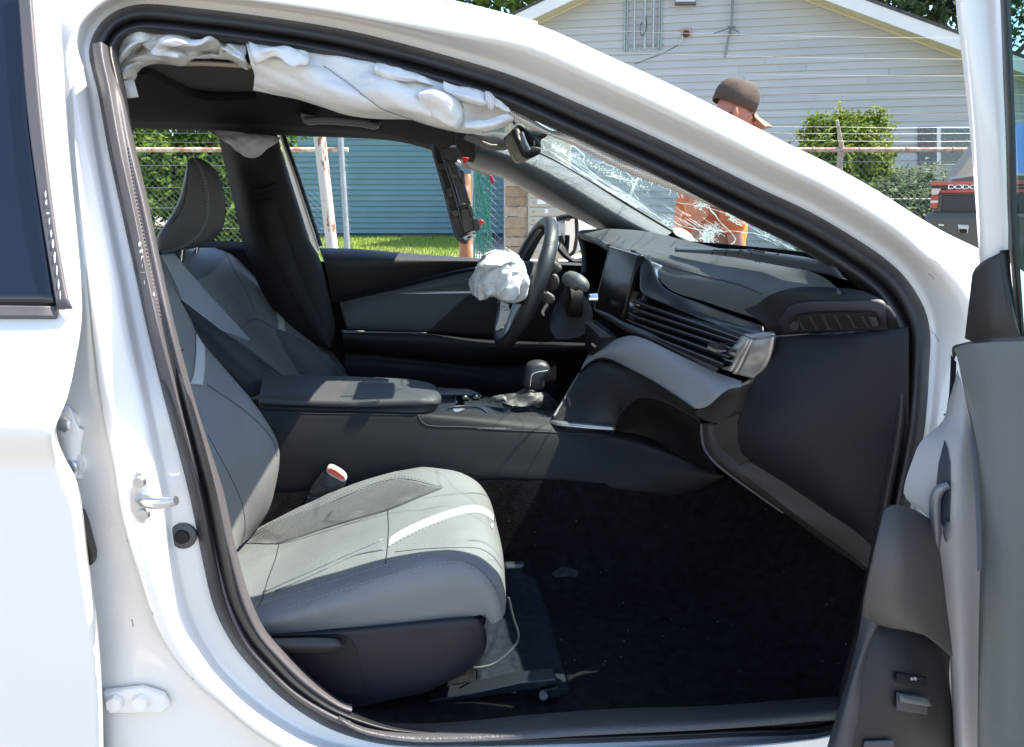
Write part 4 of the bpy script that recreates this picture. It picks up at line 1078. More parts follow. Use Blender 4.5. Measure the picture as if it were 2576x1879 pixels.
# ---------------------------------------------------------------- dash
top = [row('A7', None, [(488,236,2.42),(640,226,2.34),(800,230,2.26),(1000,250,2.12),(1250,308,1.95),(1500,368,1.76),(1800,440,1.55),(2103,512,1.38),(2330,600,1.22),(2450,700,1.14)]),
       row('A7', None, [(474,250,2.38),(620,262,2.26),(800,285,2.15),(1000,318,2.02),(1250,390,1.86),(1500,450,1.68),(1800,522,1.48),(2103,590,1.34),(2330,660,1.21),(2450,720,1.13)]),
       row('A7', None, [(480,262,2.34),(590,300,2.22),(720,335,2.10),(880,382,1.98),(1120,465,1.82),(1400,545,1.64),(1700,610,1.47),(1950,660,1.36),(2180,690,1.26),(2420,722,1.15)]),
       row('A7', None, [(500,290,2.33),(610,325,2.18),(740,362,2.06),(900,402,1.95),(1150,530,1.78),(1400,610,1.60),(1700,690,1.44),(1850,740,1.37),(2000,760,1.31),(2300,745,1.20)]),
       row('A7', None, [(520,310,2.36),(640,348,2.15),(760,385,2.03),(925,430,1.92),(1150,680,1.73),(1400,770,1.58),(1700,870,1.43),(1840,915,1.37),(1890,960,1.35),(1925,1005,1.33)])]
dash = loft('dashboard', top, dashpl, car, n=80, k=6)
t0_ = top[0][:-2]
loft('cowl_sun_block', [t0_, [p + FWD * .12 - Vector((0, 0, .03)) for p in t0_], [p + FWD * .34 - Vector((0, 0, .085)) for p in t0_], [p + FWD * .40 - Vector((0, 0, .30)) for p in t0_]], M('cowl_black', (.006, .006, .007), .8, spec=.1), dash, n=40, k=3)  # added sheet ahead of the dash, closes a gap that leaked sun
seamt = tube('dash_seam', srow('A7', dash, [(1120,500),(1400,580),(1700,655),(1850,720)], .0005, 10), .0012, threadd, dash)
# end of the dash beside the open door: vent panel and big lower panel
ev = [row('A8', None, [(60,905,1.36),(150,868,1.33),(250,800,1.27),(420,752,1.215),(650,750,1.17),(880,778,1.13),(1060,868,1.105),(1110,940,1.10)]),
      row('A8', None, [(130,960,1.335),(200,930,1.315),(300,870,1.255),(450,800,1.20),(650,790,1.16),(880,812,1.12),(1060,900,1.10),(1110,960,1.095)]),
      row('A8', None, [(190,1000,1.32),(250,985,1.30),(330,930,1.25),(470,900,1.20),(650,890,1.16),(880,900,1.12),(1060,950,1.10),(1110,980,1.095)]),
      row('A8', None, [(235,1060,1.312),(290,1075,1.30),(400,1072,1.265),(520,1064,1.235),(700,1055,1.19),(900,1048,1.145),(1060,1040,1.115),(1120,1036,1.105)])]
endp = loft('dash_end', ev, darkblue, dash, n=60, k=6)
BVH[endp.name]
decal('vent_surround', 'A8', endp, [[(308,976),(345,925),(400,872),(500,848),(750,842),(1000,848),(1040,880)], [(320,1010),(380,980),(450,960),(600,950),(800,945),(950,945),(1045,950)], [(346,1058),(420,1056),(520,1050),(650,1046),(800,1042),(950,1038),(1060,1034)]], M('vent_panel', (.016, .018, .026), .5, bump=(900, .3)), endp, off=.004, n=40, k=6, solid=.003)
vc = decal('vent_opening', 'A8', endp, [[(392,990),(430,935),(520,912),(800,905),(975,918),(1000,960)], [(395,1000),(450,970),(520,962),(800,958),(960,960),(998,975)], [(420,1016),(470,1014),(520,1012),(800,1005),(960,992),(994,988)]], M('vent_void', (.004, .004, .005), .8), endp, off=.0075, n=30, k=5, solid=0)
lvm = M('louvre_plastic', (.05, .052, .056), .45)
for x0, y0, x1, y1 in ((450,945,492,1012),(532,920,580,1008),(618,912,665,1006),(704,912,752,1000),(796,912,842,994),(888,920,930,990)):
    a0, a1 = cast('A8', x0, y0, endp, .011), cast('A8', x1, y1, endp, .011)
    plate('vent_slat', [a0, a1, a1 + FWD * .035 + LAT * .012, a0 + FWD * .035 + LAT * .012], LAT * .0022, lvm, endp)
plate('vent_tab', [cast('A8', x, y, endp, .010) for x, y in ((930,925),(975,930),(996,965),(990,985),(960,985))], -LAT * .004, lvm, endp, bevel=.001)
plate('vent_tab', [cast('A8', x, y, endp, .010) for x, y in ((392,990),(428,950),(450,965),(452,1005),(420,1014))], -LAT * .004, lvm, endp, bevel=.001)
gb = [row('F', None, [(1712,742,1.31),(1780,738,1.25),(1850,735,1.20),(1930,729,1.145),(2010,722,1.115)]),
      row('F', None, [(1706,750,1.305),(1780,745,1.235),(1850,742,1.185),(1930,736,1.13),(2010,728,1.105)]),
      row('F', None, [(1662,858,1.315),(1740,860,1.23),(1830,862,1.17),(1930,860,1.125),(2010,850,1.10)]),
      row('F', None, [(1632,948,1.335),(1700,970,1.25),(1800,1000,1.185),(1930,1000,1.13),(2010,1000,1.105)]),
      row('F', None, [(1640,1000,1.345),(1720,1045,1.265),(1810,1092,1.20),(1920,1150,1.145),(2000,1180,1.115)]),
      row('F', None, [(1660,1022,1.35),(1740,1072,1.285),(1825,1130,1.225),(1910,1190,1.165),(1955,1240,1.13)]),
      row('F', None, [(1664,1035,1.38),(1730,1090,1.32),(1815,1150,1.26),(1905,1215,1.20),(1948,1260,1.16)])]
glove = loft('glove_box', gb, darkblue, dash, n=60, k=7)
lip = [row('B5', None, [(1318,255,1.42),(1312,310,1.42),(1330,372,1.41),(1430,482,1.37),(1590,610,1.32),(1750,742,1.27),(2060,962,1.19),(2175,1060,1.15)]),
       row('B5', None, [(1280,250,1.43),(1278,310,1.43),(1300,400,1.42),(1400,515,1.38),(1560,640,1.34),(1730,762,1.29),(2040,985,1.21),(2160,1075,1.16)]),
       row('B5', None, [(1246,255,1.46),(1246,310,1.46),(1262,390,1.45),(1325,475,1.42),(1500,608,1.38),(1705,752,1.33),(1950,935,1.26),(2150,1060,1.19)])]
loft('dash_lower_lip', lip, M('lower_lip', (.024, .0225, .0225), .5, bump=(800, .3)), dash, n=50, k=4, solid=.004)
tube('lip_edge', row('B5', None, [(1246,255,1.455),(1246,310,1.455),(1262,390,1.445),(1325,475,1.415),(1500,608,1.375),(1700,748,1.325)]), .003, garnish, dash, smooth_path=6)
lu = lip[2]
loft('glove_lower_edge', [gb[5], [(a_ + b_) / 2 + Vector((0, 0, -.006)) for a_, b_ in zip(res(gb[5], 6), res(lip[0], 6))], lip[0]], M('glove_edge', (.03, .0275, .027), .5, bump=(800, .3)), dash, n=30, k=3)
loft('underside_sun_block', [lu, [p + FWD * .12 + Vector((0, 0, .03)) for p in lu], [p + FWD * .55 + LAT * .1 + Vector((0, 0, .03)) for p in lu]], M('underside_black', (.005, .005, .006), .8, spec=.1), dash, n=30, k=2)  # added sheet under the dash, keeps stray sun off the carpet
fill = [row('B5', None, [(1440,10,1.37),(1440,150,1.37),(1440,262,1.40)]), row('B5', None, [(1500,10,1.345),(1465,200,1.345),(1460,300,1.36),(1470,370,1.36)]), row('B5', None, [(1318,255,1.42),(1330,372,1.41),(1430,480,1.375)])]
loft('glove_box_side', [row('B5', None, [(1455,200,1.335),(1445,262,1.345),(1450,330,1.345),(1470,380,1.345),(1530,440,1.325)]), row('B5', None, [(1330,250,1.40),(1315,300,1.41),(1335,370,1.40),(1400,440,1.385),(1450,490,1.365)])], M('glove_side', (.035, .032, .032), .5, bump=(800, .3)), dash, n=20, k=4)
# padded grey shelf
shf = [row('A7', None, [(560,1150,1.96),(680,1090,1.90),(838,1036,1.82),(940,1050,1.75),(1200,1168,1.58),(1500,1308,1.42),(1600,1345,1.375),(1700,1378,1.335)]),
       row('A7', None, [(520,1215,1.94),(640,1150,1.87),(810,1090,1.79),(940,1110,1.71),(1200,1260,1.54),(1450,1385,1.40),(1590,1405,1.345),(1698,1400,1.315)]),
       row('A7', None, [(485,1290,1.93),(580,1200,1.88),(700,1150,1.82),(900,1220,1.70),(1150,1370,1.54),(1380,1500,1.41),(1520,1455,1.345),(1692,1418,1.31)]),
       row('A7', None, [(478,1312,1.93),(560,1232,1.89),(650,1205,1.86),(900,1312,1.70),(1100,1424,1.56),(1330,1580,1.42),(1435,1570,1.375),(1600,1440,1.32),(1690,1424,1.31)])]
pad = M('shelf_pad', (.29, .285, .29), .42, bump=(700, .3, 'vor'), var=(5, .12), rvar=(8, .07))
shelf = loft('dash_shelf', shf, pad, dash, n=70, k=6)
tube('shelf_piping', row('A7', None, [(478,1314,1.925),(560,1234,1.885),(650,1208,1.855),(900,1315,1.695),(1100,1427,1.555),(1330,1583,1.415)]), .0022, blackpl, shelf, smooth_path=6)
wing = [row('A7', None, [(476,1314,1.94),(560,1236,1.90),(650,1208,1.87),(900,1316,1.71),(1100,1428,1.57),(1330,1584,1.43),(1400,1610,1.41)]),
        row('A7', None, [(440,1385,1.89),(560,1330,1.84),(700,1330,1.78),(900,1400,1.70),(1100,1500,1.58),(1300,1610,1.46),(1400,1640,1.42)]),
        row('B5', None, [(470,150,1.82),(600,160,1.79),(740,130,1.76),(860,90,1.70),(980,70,1.63),(1100,110,1.55),(1220,200,1.46)]),
        row('B5', None, [(405,243,1.79),(600,258,1.765),(765,272,1.75),(800,200,1.72),(880,124,1.685),(1000,125,1.61),(1130,185,1.53),(1250,262,1.47)])]
wg = loft('console_wing', wing, M('wing_panel', (.020, .0195, .020), .5, spec=.35, bump=(900, .3), var=(6, .2)), dash, n=60, k=6)
tube('wing_edge', row('A7', None, [(478,1318,1.93),(420,1410,1.89),(350,1530,1.84),(281,1645,1.79)]), .0035, M('wing_edge', (.10, .10, .10), .4), dash, smooth_path=5)
loft('wing_sill_strip', [row('B5', None, [(405,228,1.80),(440,236,1.78),(600,252,1.755),(772,266,1.74)]), row('B5', None, [(398,248,1.785),(440,256,1.765),(600,274,1.74),(768,287,1.73)])], silver, dash, n=20, k=2, solid=.006)
kn = [row('B5', None, [(770,288,1.752),(800,204,1.722),(880,127,1.688),(1000,128,1.613),(1130,188,1.533),(1250,266,1.472)]),
      row('B5', None, [(800,300,1.75),(880,270,1.74),(960,240,1.72),(1080,250,1.66),(1180,300,1.58),(1270,380,1.50)]),
      row('B5', None, [(880,312,1.745),(970,340,1.735),(1080,410,1.71),(1180,465,1.68),(1270,510,1.63),(1335,535,1.56)])]
loft('knee_panel', kn, blackpl, dash, n=40, k=6)
corner = [row('B5', None, [(1205,180,1.425),(1225,215,1.42),(1285,243,1.41),(1360,254,1.385),(1462,264,1.36)]),
          row('B5', None, [(1225,176,1.41),(1262,165,1.395),(1320,150,1.378),(1400,140,1.36),(1500,180,1.35)]),
          row('B5', None, [(1260,165,1.395),(1288,125,1.38),(1340,85,1.36),(1420,58,1.345),(1530,30,1.34)]),
          row('B5', None, [(1262,158,1.41),(1290,118,1.40),(1340,78,1.38),(1440,45,1.355),(1545,-10,1.345)])]
loft('shelf_end_cap', corner, M('end_cap', (.028, .028, .03), .5, bump=(900, .3)), dash, n=24, k=5)
box('dash_core', C3(1.0, 1.88, .84), (.6, 1.36, .22), blackpl, dash, rot=Matrix.Rotation(math.atan(YAW), 3, 'Z'))
# glossy trim blade, vents, bracket
gt = [row('A7', None, [(855,378,1.955),(935,418,1.90),(1012,478,1.845),(1052,580,1.80),(1085,640,1.77),(1145,692,1.73),(1400,795,1.58),(1640,885,1.46),(1858,960,1.36)]),
      row('A7', None, [(880,395,1.935),(932,445,1.895),(985,520,1.845),(1005,640,1.80),(1030,690,1.775),(1100,745,1.73),(1400,860,1.57),(1640,950,1.45),(1850,1010,1.35)]),
      row('A7', None, [(918,424,1.92),(928,480,1.895),(930,600,1.85),(932,690,1.82),(962,722,1.79),(1080,775,1.725),(1300,870,1.61),(1520,955,1.49),(1732,1036,1.375)])]
blade = loft('trim_blade', gt, M('piano_black', (.012, .013, .016), .3, spec=.45), dash, n=70, k=6, solid=.004)
ch_ = [row('A7', None, [(1010,474,1.838),(1058,488,1.825),(1112,512,1.81)]), row('A7', None, [(1036,520,1.825),(1072,540,1.812),(1106,560,1.80)]), row('A7', None, [(1060,600,1.795),(1080,598,1.79),(1098,592,1.785)])]
loft('blade_face', ch_, M('blade_silver', (.55, .57, .6), .22, metal=.6), dash, n=12, k=4, solid=.003)
void = [row('A7', None, [(835,735,1.92),(930,715,1.87),(1300,880,1.66),(1730,1045,1.42)]), row('A7', None, [(805,960,1.92),(920,990,1.86),(1250,1130,1.66),(1540,1262,1.47)])]
vv = []
for r in void: vv.append([p + FWD * .05 for p in r])
loft('vent_cavity', vv, bpy.data.materials['vent_void'], dash, n=20, k=2)
for (xa, ya, xb, yb) in ((880,762,1712,1062),(858,812,1690,1092),(846,862,1655,1140),(836,912,1610,1195),(826,955,1562,1250)):
    a, b = P('A7', xa, ya, 1.865), P('A7', xb, yb, 1.36)
    c = P('A7', xa + 60, ya + 28, 1.83)
    q = [a, a.lerp(c, .5), c] + [c.lerp(b, t) for t in (.33, .66, 1)]
    V = []; F = []
    for p in q: V += [p, p + Vector((0, 0, -.006)), p + FWD * .045 + Vector((0, 0, .006))]
    n = len(q)
    F = [(3 * i + j, 3 * i + (j + 1) % 3, 3 * i + 3 + (j + 1) % 3, 3 * i + 3 + j) for i in range(n - 1) for j in range(3)]
    lv_ = mk('vent_louvre', V, F, M('louvre_black', (.014, .0145, .016), .3) if 'louvre_black' not in bpy.data.materials else bpy.data.materials['louvre_black'], dash, auto=30)
    tube('louvre_lit_edge', [p - FWD * .001 for p in q], .0012, garnish, lv_, n=5)  # paler grey tube stands in for light catching the louvre's front edge
lf = [row('A7', None, [(842,700,1.885),(928,712,1.86),(962,730,1.825)]), row('A7', None, [(812,800,1.885),(900,800,1.855),(930,800,1.83)]), row('A7', None, [(800,900,1.885),(870,915,1.855),(915,930,1.83)]), row('A7', None, [(798,955,1.885),(850,968,1.86),(915,975,1.83)])]
loft('vent_frame_end', [[p + FWD * .012 for p in r] for r in lf], gloss, dash, n=12, k=4)
lb = [row('A7', None, [(578,822,1.99),(700,870,1.92),(800,925,1.865),(1000,1008,1.74),(1250,1130,1.57),(1540,1264,1.39)]),
      row('A7', None, [(590,845,1.965),(700,895,1.905),(800,955,1.845),(1000,1045,1.72),(1250,1165,1.55),(1520,1290,1.385)]),
      row('A7', None, [(610,870,1.98),(700,925,1.93),(820,1000,1.86),(945,1050,1.77),(1250,1190,1.57),(1505,1310,1.41)])]
loft('vent_ledge', lb, M('ledge_grey', (.05, .052, .055), .4, bump=(900, .2)), dash, n=50, k=4)
tabf = plate('vent_slider', row('A7', 1.40, [(1440,1098),(1482,1088),(1610,1092),(1622,1100),(1560,1132),(1555,1165),(1505,1168),(1440,1142)]), FWD * .02, M('slider_dark', (.05, .055, .06), .3), dash, bevel=.002)
plate('slider_edge', row('A7', 1.392, [(1440,1112),(1505,1146),(1560,1140),(1560,1158),(1505,1164),(1440,1134)]), FWD * .006, silver, tabf, bevel=.001)
br = [row('A7', None, [(1722,1042,1.365),(1690,1090,1.37),(1600,1180,1.395),(1545,1278,1.405)]),
      row('A7', None, [(1782,1062,1.325),(1750,1120,1.33),(1690,1220,1.35),(1640,1312,1.36)])]
b1_ = loft('dash_bracket', br, M('bracket_silver', (.42, .39, .36), .36, metal=.75), dash, n=16, k=3, solid=.006, auto=30)
br2 = [row('A7', None, [(1782,1062,1.325),(1750,1120,1.33),(1690,1220,1.35),(1640,1314,1.36)]),
       row('A7', None, [(1800,1064,1.317),(1774,1125,1.322),(1725,1228,1.34),(1676,1322,1.355)])]
loft('bracket_facet', br2, M('bracket_light', (.66, .60, .54), .32, metal=.7), b1_, n=12, k=2, solid=.005)
br3 = [row('A7', None, [(1800,1064,1.317),(1774,1125,1.322),(1725,1228,1.34),(1676,1322,1.355)]),
       row('A7', None, [(1880,1048,1.298),(1850,1140,1.30),(1815,1250,1.318),(1760,1346,1.33)]),
       row('A7', None, [(1962,1034,1.275),(1942,1150,1.28),(1886,1285,1.295),(1800,1352,1.322)])]
loft('bracket_facet', br3, bpy.data.materials['bracket_silver'], b1_, n=16, k=4, solid=.006)
br4 = [row('A7', None, [(1722,1042,1.365),(1780,1063,1.325),(1800,1064,1.317),(1962,1034,1.275)]), row('A7', None, [(1735,1032,1.375),(1800,1030,1.335),(1850,1020,1.315),(1950,1012,1.285)])]
loft('bracket_facet', br4, bpy.data.materials['bracket_silver'], b1_, n=10, k=2, solid=.004)
# centre screen
sq = row('A7', None, [(702,362,2.02),(918,426,1.885),(785,922,1.885),(586,826,2.02)])
scr = plate('touch_screen', sq, FWD * .014, M('screen_black', (.006, .0065, .008), .22, spec=.35), dash, bevel=.003)
tube('screen_edge', sq[:1] + [sq[1]], .0018, silver, scr)
tube('screen_edge', [sq[0], sq[3]], .0016, garnish, scr)
kb = P('A7', 606, 752, 1.985)
tube('screen_knob', [kb, kb - FWD * .018, kb - FWD * .022], [.013, .012, .010], chrome, dash, n=18)
# climate controls
cb = pillow('climate_panel', row('A7', None, [(530,930,1.96),(575,925,1.95),(745,1055,1.87),(735,1070,1.87),(640,1130,1.88),(545,1180,1.92),(515,1100,1.95)]), FWD * .08 + LAT * .04, [(0, .98), (.05, 1), (1, 1)], blackpl, dash)
plate('climate_bezel', row('A7', None, [(540,932,1.948),(580,928,1.94),(745,1050,1.86),(690,1062,1.87),(660,1062,1.88),(620,1012,1.905),(560,958,1.94)]), -FWD * .012 + Vector((0, 0, .004)), M('bezel_blue', (.03, .034, .04), .35), dash, bevel=.002)
plate('climate_button', row('A7', 1.90, [(575,1085),(605,1110),(600,1128),(570,1104)]), -FWD * .004, silver, cb, bevel=.001)
# instrument hood, its dark hollow
rimp = [(476,268,2.44),(500,284,2.40),(545,302,2.33),(620,328,2.21),(690,368,2.09),(684,470,2.07),(655,620,2.05),(612,770,2.04),(560,770,2.14),(510,720,2.30),(512,560,2.42),(508,400,2.44),(488,315,2.45)]
rl = res(row('A7', None, rimp), 48, True)
cav = [rl, [p + FWD * .05 for p in rl], [p + FWD * .15 for p in rl]]
cc_ = sum(cav[2], Vector()) / 48
cav.append([cc_ + (p - cc_) * .05 for p in cav[2]])
V = [p for r in cav for p in r]
ih = mk('instrument_hood', V, gridfaces(4, 48, True), M('hood_dark', (.004, .004, .005), .8, spec=.1), dash)
tube('hood_rim', row('A7', None, [(512,560,2.41),(508,400,2.43),(488,315,2.44),(476,268,2.43),(500,282,2.39),(545,300,2.32),(620,326,2.20),(692,366,2.08)]), .009, dashpl, ih, n=10, smooth_path=5)
box('instrument_core', C3(.62, 2.25, .90), (.16, .40, .12), blackpl, dash, rot=Matrix.Rotation(math.atan(YAW), 3, 'Z'))
# cowl strip under the glass
cw = [row('A8', None, [(-420,470,1.85),(-200,478,1.70),(0,487,1.56),(110,492,1.49),(300,515,1.40),(500,545,1.30),(640,590,1.20)]),
      row('A8', None, [(-420,492,1.82),(-200,500,1.68),(0,512,1.55),(110,520,1.48),(300,545,1.39),(520,580,1.28),(690,622,1.18)]),
      row('A8', None, [(-420,505,1.84),(-200,520,1.70),(0,545,1.57),(110,565,1.50),(300,600,1.40),(520,640,1.29),(740,690,1.17)])]
dfs = loft('defrost_strip', cw, M('defrost_grey', (.055, .06, .075), .45), dash, n=40, k=4, solid=.003)
for x in (-160, -70, 20, 110, 205, 300, 400):
    tube('strip_joint', srow('A8', dfs, [(x + 14, 480), (x, 522)], .001, 3), .0012, threadd, dfs, n=4)
# ---------------------------------------------------------------- steering column, wheel, stalks, airbag
grainl = M('column_plastic', (.13, .128, .125), .55, bump=(300, .6))
colm = thing_part = pillow('steering_column', row('A6', None, [(1700,560,2.20),(1810,575,2.18),(1830,640,2.18),(1790,700,2.19),(1700,680,2.22)]), LAT * .12 , [(0, .8), (.12, 1), (.9, 1), (1, .8)], grainl, car)
pillow('column_shroud', row('A6', None, [(1760,430,2.12),(1800,470,2.12),(1850,520,2.10),(1830,560,2.10),(1740,560,2.14),(1735,500,2.14)]), LAT * .10, [(0, .8), (.15, 1), (.9, 1), (1, .8)], M('shroud_dark', (.10, .10, .10), .55, bump=(300, .6)), colm)
pillow('column_lever', row('A6', None, [(1690,700,2.10),(1740,705,2.10),(1795,745,2.10),(1785,785,2.10),(1730,800,2.11),(1690,760,2.12)]), LAT * .06, [(0, .8), (.2, 1), (.8, 1), (1, .8)], grainl, colm)
tube('torn_flap', row('A6', None, [(1735,798,2.10),(1705,840,2.095),(1694,870,2.09),(1708,882,2.09)]), [.006, .005, .004, .003], grainl, colm, smooth_path=5)
tube('wiper_stalk', row('A6', None, [(1880,620,2.02),(1905,605,2.01),(1960,630,1.99),(1995,665,1.98),(1985,690,1.98)]), [.016, .020, .021, .020, .012], M('stalk', (.11, .11, .108), .5, bump=(400, .4)), colm, n=14, smooth_path=4)
kk = P('A6', 1980, 770, 2.06)
tube('column_knob', [kk, kk - FWD * .03, kk - FWD * .034], [.043, .042, .036], blackpl, colm, n=26)
colb = [row('A6', None, [(1745,960,2.25),(1770,860,2.25),(1850,700,2.22),(1900,640,2.2)]), row('A6', None, [(1760,1000,2.15),(1880,900,2.12),(1960,830,2.08),(2060,800,2.05)]), row('A6', None, [(1800,1060,2.1),(1900,1060,2.05),(2000,1030,2.02),(2080,960,1.99)])]
loft('knee_bolster', colb, M('knee_grey', (.05, .048, .048), .6, bump=(600, .3)), car, n=20, k=5)
under = [row('A6', None, [(1330,1090,2.5),(1500,1100,2.5),(1750,1000,2.45),(1900,900,2.4)]), row('A6', None, [(1500,1110,2.3),(1700,1110,2.2),(1900,1120,2.1),(2080,1180,2.0)]), row('A6', None, [(1400,1250,2.3),(1700,1300,2.2),(1900,1300,2.1),(2080,1300,1.98)])]
# wheel
wc = P('F', 1161, 626, 2.17)
wt = math.atan2(.139, .347)
ya = R(-9)
upv = Vector((math.sin(wt), 0, math.cos(wt)))
sidev = Vector((-math.sin(R(9)) * 1.0, math.cos(R(9)), 0))
sidev = (sidev - upv * sidev.dot(upv)).normalized()
axv = sidev.cross(upv).normalized()
if axv.x > 0: axv = -axv                # towards the driver
wheel = thing('steering_wheel', wc, '', '')
del wheel['label']; del wheel['category']
wheel.parent = car; wheel.location = wc - BASE[car.name]; 
RW_, rw_ = .172, .0165
V, F = [], []
N_, n_ = 72, 14
for i in range(N_):
    a = 2 * math.pi * i / N_
    c = upv * math.cos(a) + sidev * math.sin(a)
    fat = 1 + .10 * math.exp(-((abs(math.sin(a)) - .9) / .12) ** 2)
    for j in range(n_):
        b = 2 * math.pi * j / n_
        V.append(wc + c * (RW_ + rw_ * fat * math.cos(b) * .95) + axv * rw_ * 1.15 * fat * math.sin(b))
rim = mk('rim', V, gridfaces(N_, n_, True, True), M('wheel_leather', (.026, .0275, .031), .42, bump=(500, .25, 'vor'), var=(6, .15)), wheel)
V, F = [], []
for s in (-1, 1):
    for i in range(26):
        a = s * R(20 + i * 2.6)
        c = upv * math.cos(a) + sidev * math.sin(a); t = (-upv * math.sin(a) + sidev * math.cos(a))
        p0 = wc + c * (RW_ - rw_ * .98) + axv * .005
        tubegeo([p0 - t * .003, p0 + t * .002 - axv * .006, p0 + t * .004 + axv * .006], .0009, 4, True, V, F)
mk('rim_stitching', V, F, thread, rim, kind='stuff')
def wp(u, s, a): return wc + upv * u + sidev * s + axv * a
loft('spoke', [[wp(.04, -.05, -.01), wp(.05, -.10, 0), wp(.045, -.165, 0)], [wp(.0, -.05, .012), wp(.01, -.10, .012), wp(.012, -.165, .006)], [wp(-.03, -.05, -.01), wp(-.025, -.10, 0), wp(-.02, -.165, 0)]], darkblue, wheel, n=10, k=4, solid=.012)
loft('spoke', [[wp(.04, .05, -.01), wp(.05, .10, 0), wp(.045, .165, 0)], [wp(.0, .05, .012), wp(.01, .10, .012), wp(.012, .165, .006)], [wp(-.03, .05, -.01), wp(-.025, .10, 0), wp(-.02, .165, 0)]], darkblue, wheel, n=10, k=4, solid=.012)
loft('lower_spoke', [[wp(-.05, -.03, -.005), wp(-.11, -.02, .0), wp(-.165, -.025, 0)], [wp(-.05, 0, .01), wp(-.11, 0, .01), wp(-.165, 0, .006)], [wp(-.05, .03, -.005), wp(-.11, .02, 0), wp(-.165, .025, 0)]], M('spoke_silver', (.5, .52, .53), .3, metal=.5), wheel, n=10, k=3, solid=.01)
pillow('hub', [wp(.06 * math.cos(a) * 1.0, .07 * math.sin(a), -.05) for a in [2 * math.pi * i / 16 for i in range(16)]], axv * .075, [(0, .7), (.2, 1), (.8, 1), (1, .85)], blackpl, wheel)
# burst airbag on the wheel
abg = thing('driver_airbag', (0, 0, 0), '', ''); BASE.pop(abg.name); bpy.data.objects.remove(abg)
def bagblob(name, v, outline, d, thick, amp, parent, m, n=64, seedo=0, rings=14):
    o2 = res(row(v, d, outline), n, True)
    c = sum(o2, Vector()) / n
    V, F = [], []
    so = Vector((seedo, seedo * .7, 0))
    for side in (0, 1):
        for i in range(rings if side == 0 else rings - 1):
            t = i / (rings - 1) if side == 0 else 1 - (i + 1) / (rings - 1)
            sc = math.sin(t * math.pi / 2); bul = math.cos(t * math.pi / 2) ** .8
            for j, p in enumerate(o2):
                q = c + (p - c) * sc + LAT * thick * bul * (-1 if side == 0 else 1)
                f = noise.noise(q * 16 + so) * amp * 1.3 + noise.noise(q * 38 + so) * amp * .55
                rid = abs(noise.noise(q * 15 + so * 2)) * amp * 2.6 + abs(noise.noise(q * 34 + so)) * amp * 1.1
                q = q + LAT * (f - rid) * (1 - t * .3) * (-1 if side == 0 else 1) + (p - c).normalized() * (noise.noise(q * 20 + so) * amp * .5) * min(1, t * 2)
                V.append(q)
    nr = rings * 2 - 1
    F = gridfaces(nr, n, True)
    return mk(name, V, F, m, parent)
ab = bagblob('driver_airbag', 'B7', [(612,530),(640,455),(690,388),(760,352),(860,330),(960,380),(1010,420),(1092,440),(1120,540),(1166,640),(1150,730),(1120,805),(1060,845),(980,862),(900,855),(850,835),(790,795),(740,810),(690,835),(684,860),(630,830),(580,790),(568,730),(548,650),(575,580)], 2.02, .085, .016, car, fabric)
loft('airbag_cloth', [row('B7', None, [(640,470,1.98),(700,440,1.96),(800,465,1.95),(950,455,1.95),(1092,445,1.99)]), row('B7', None, [(590,535,1.985),(700,520,1.95),(800,530,1.935),(950,535,1.93),(1125,545,1.98)]), row('B7', None, [(550,640,1.985),(680,640,1.945),(820,650,1.925),(960,655,1.925),(1166,640,1.98)]), row('B7', None, [(566,740,1.985),(690,730,1.95),(830,750,1.93),(970,760,1.93),(1140,745,1.98)]), row('B7', None, [(585,795,1.99),(680,850,1.965),(790,800,1.945),(960,855,1.945),(1115,810,1.985)])], fabric, car, n=60, k=12, crumple=(.010, 14, Vector((.25, 0, 1)), 26), solid=.001)
ab2 = loft('airbag_top_fold', [row('B7', None, [(590,528,1.98),(640,470,1.96),(690,405,1.98),(800,345,2.02),(920,330,2.06)]), row('B7', None, [(630,520,1.94),(690,470,1.92),(740,440,1.925),(850,380,1.96),(980,360,2.02)]), row('B7', None, [(660,500,1.935),(700,480,1.915),(760,478,1.915),(880,470,1.915),(1070,430,1.96)]), row('B7', None, [(690,530,1.94),(715,538,1.93),(745,525,1.925),(900,478,1.925),(1075,440,1.965)])], fabric, car, n=40, k=6, crumple=(.006, 22, Vector((1, 0, .2)), 30), solid=.001)
ab3 = loft('airbag_flap', [row('B7', None, [(915,290,2.10),(985,330,2.06),(1058,385,2.04)]), row('B7', None, [(925,330,2.09),(985,365,2.05),(1055,420,2.03)]), row('B7', None, [(960,378,2.06),(1000,400,2.04),(1040,440,2.02)])], fabric, car, n=16, k=4, crumple=(.004, 25), solid=.001)
# sheet of torn bag hanging below the hub
loft('airbag_scrap', [row('B7', None, [(865,862,2.12),(900,872,2.11),(950,890,2.10)]), row('B7', None, [(860,960,2.10),(900,965,2.09),(958,950,2.08)]), row('B7', None, [(835,1060,2.11),(880,1080,2.10),(930,1060,2.09)]), row('B7', None, [(808,1172,2.12),(850,1150,2.11),(915,1092,2.10)])], fabric, car, n=16, k=5, crumple=(.004, 25), solid=.001)
tubes('loose_thread', [spl(row('B7', 2.08, p), 5) for p in ([(830,880),(845,850),(842,840)], [(860,905),(885,915),(915,918)], [(900,960),(950,940),(958,925)])], .0007, thread, car, n=4)
# ================================================================ seats
def sgrid(name, rows, m, **kw):
    return loft(name, rows, m, car, **kw)
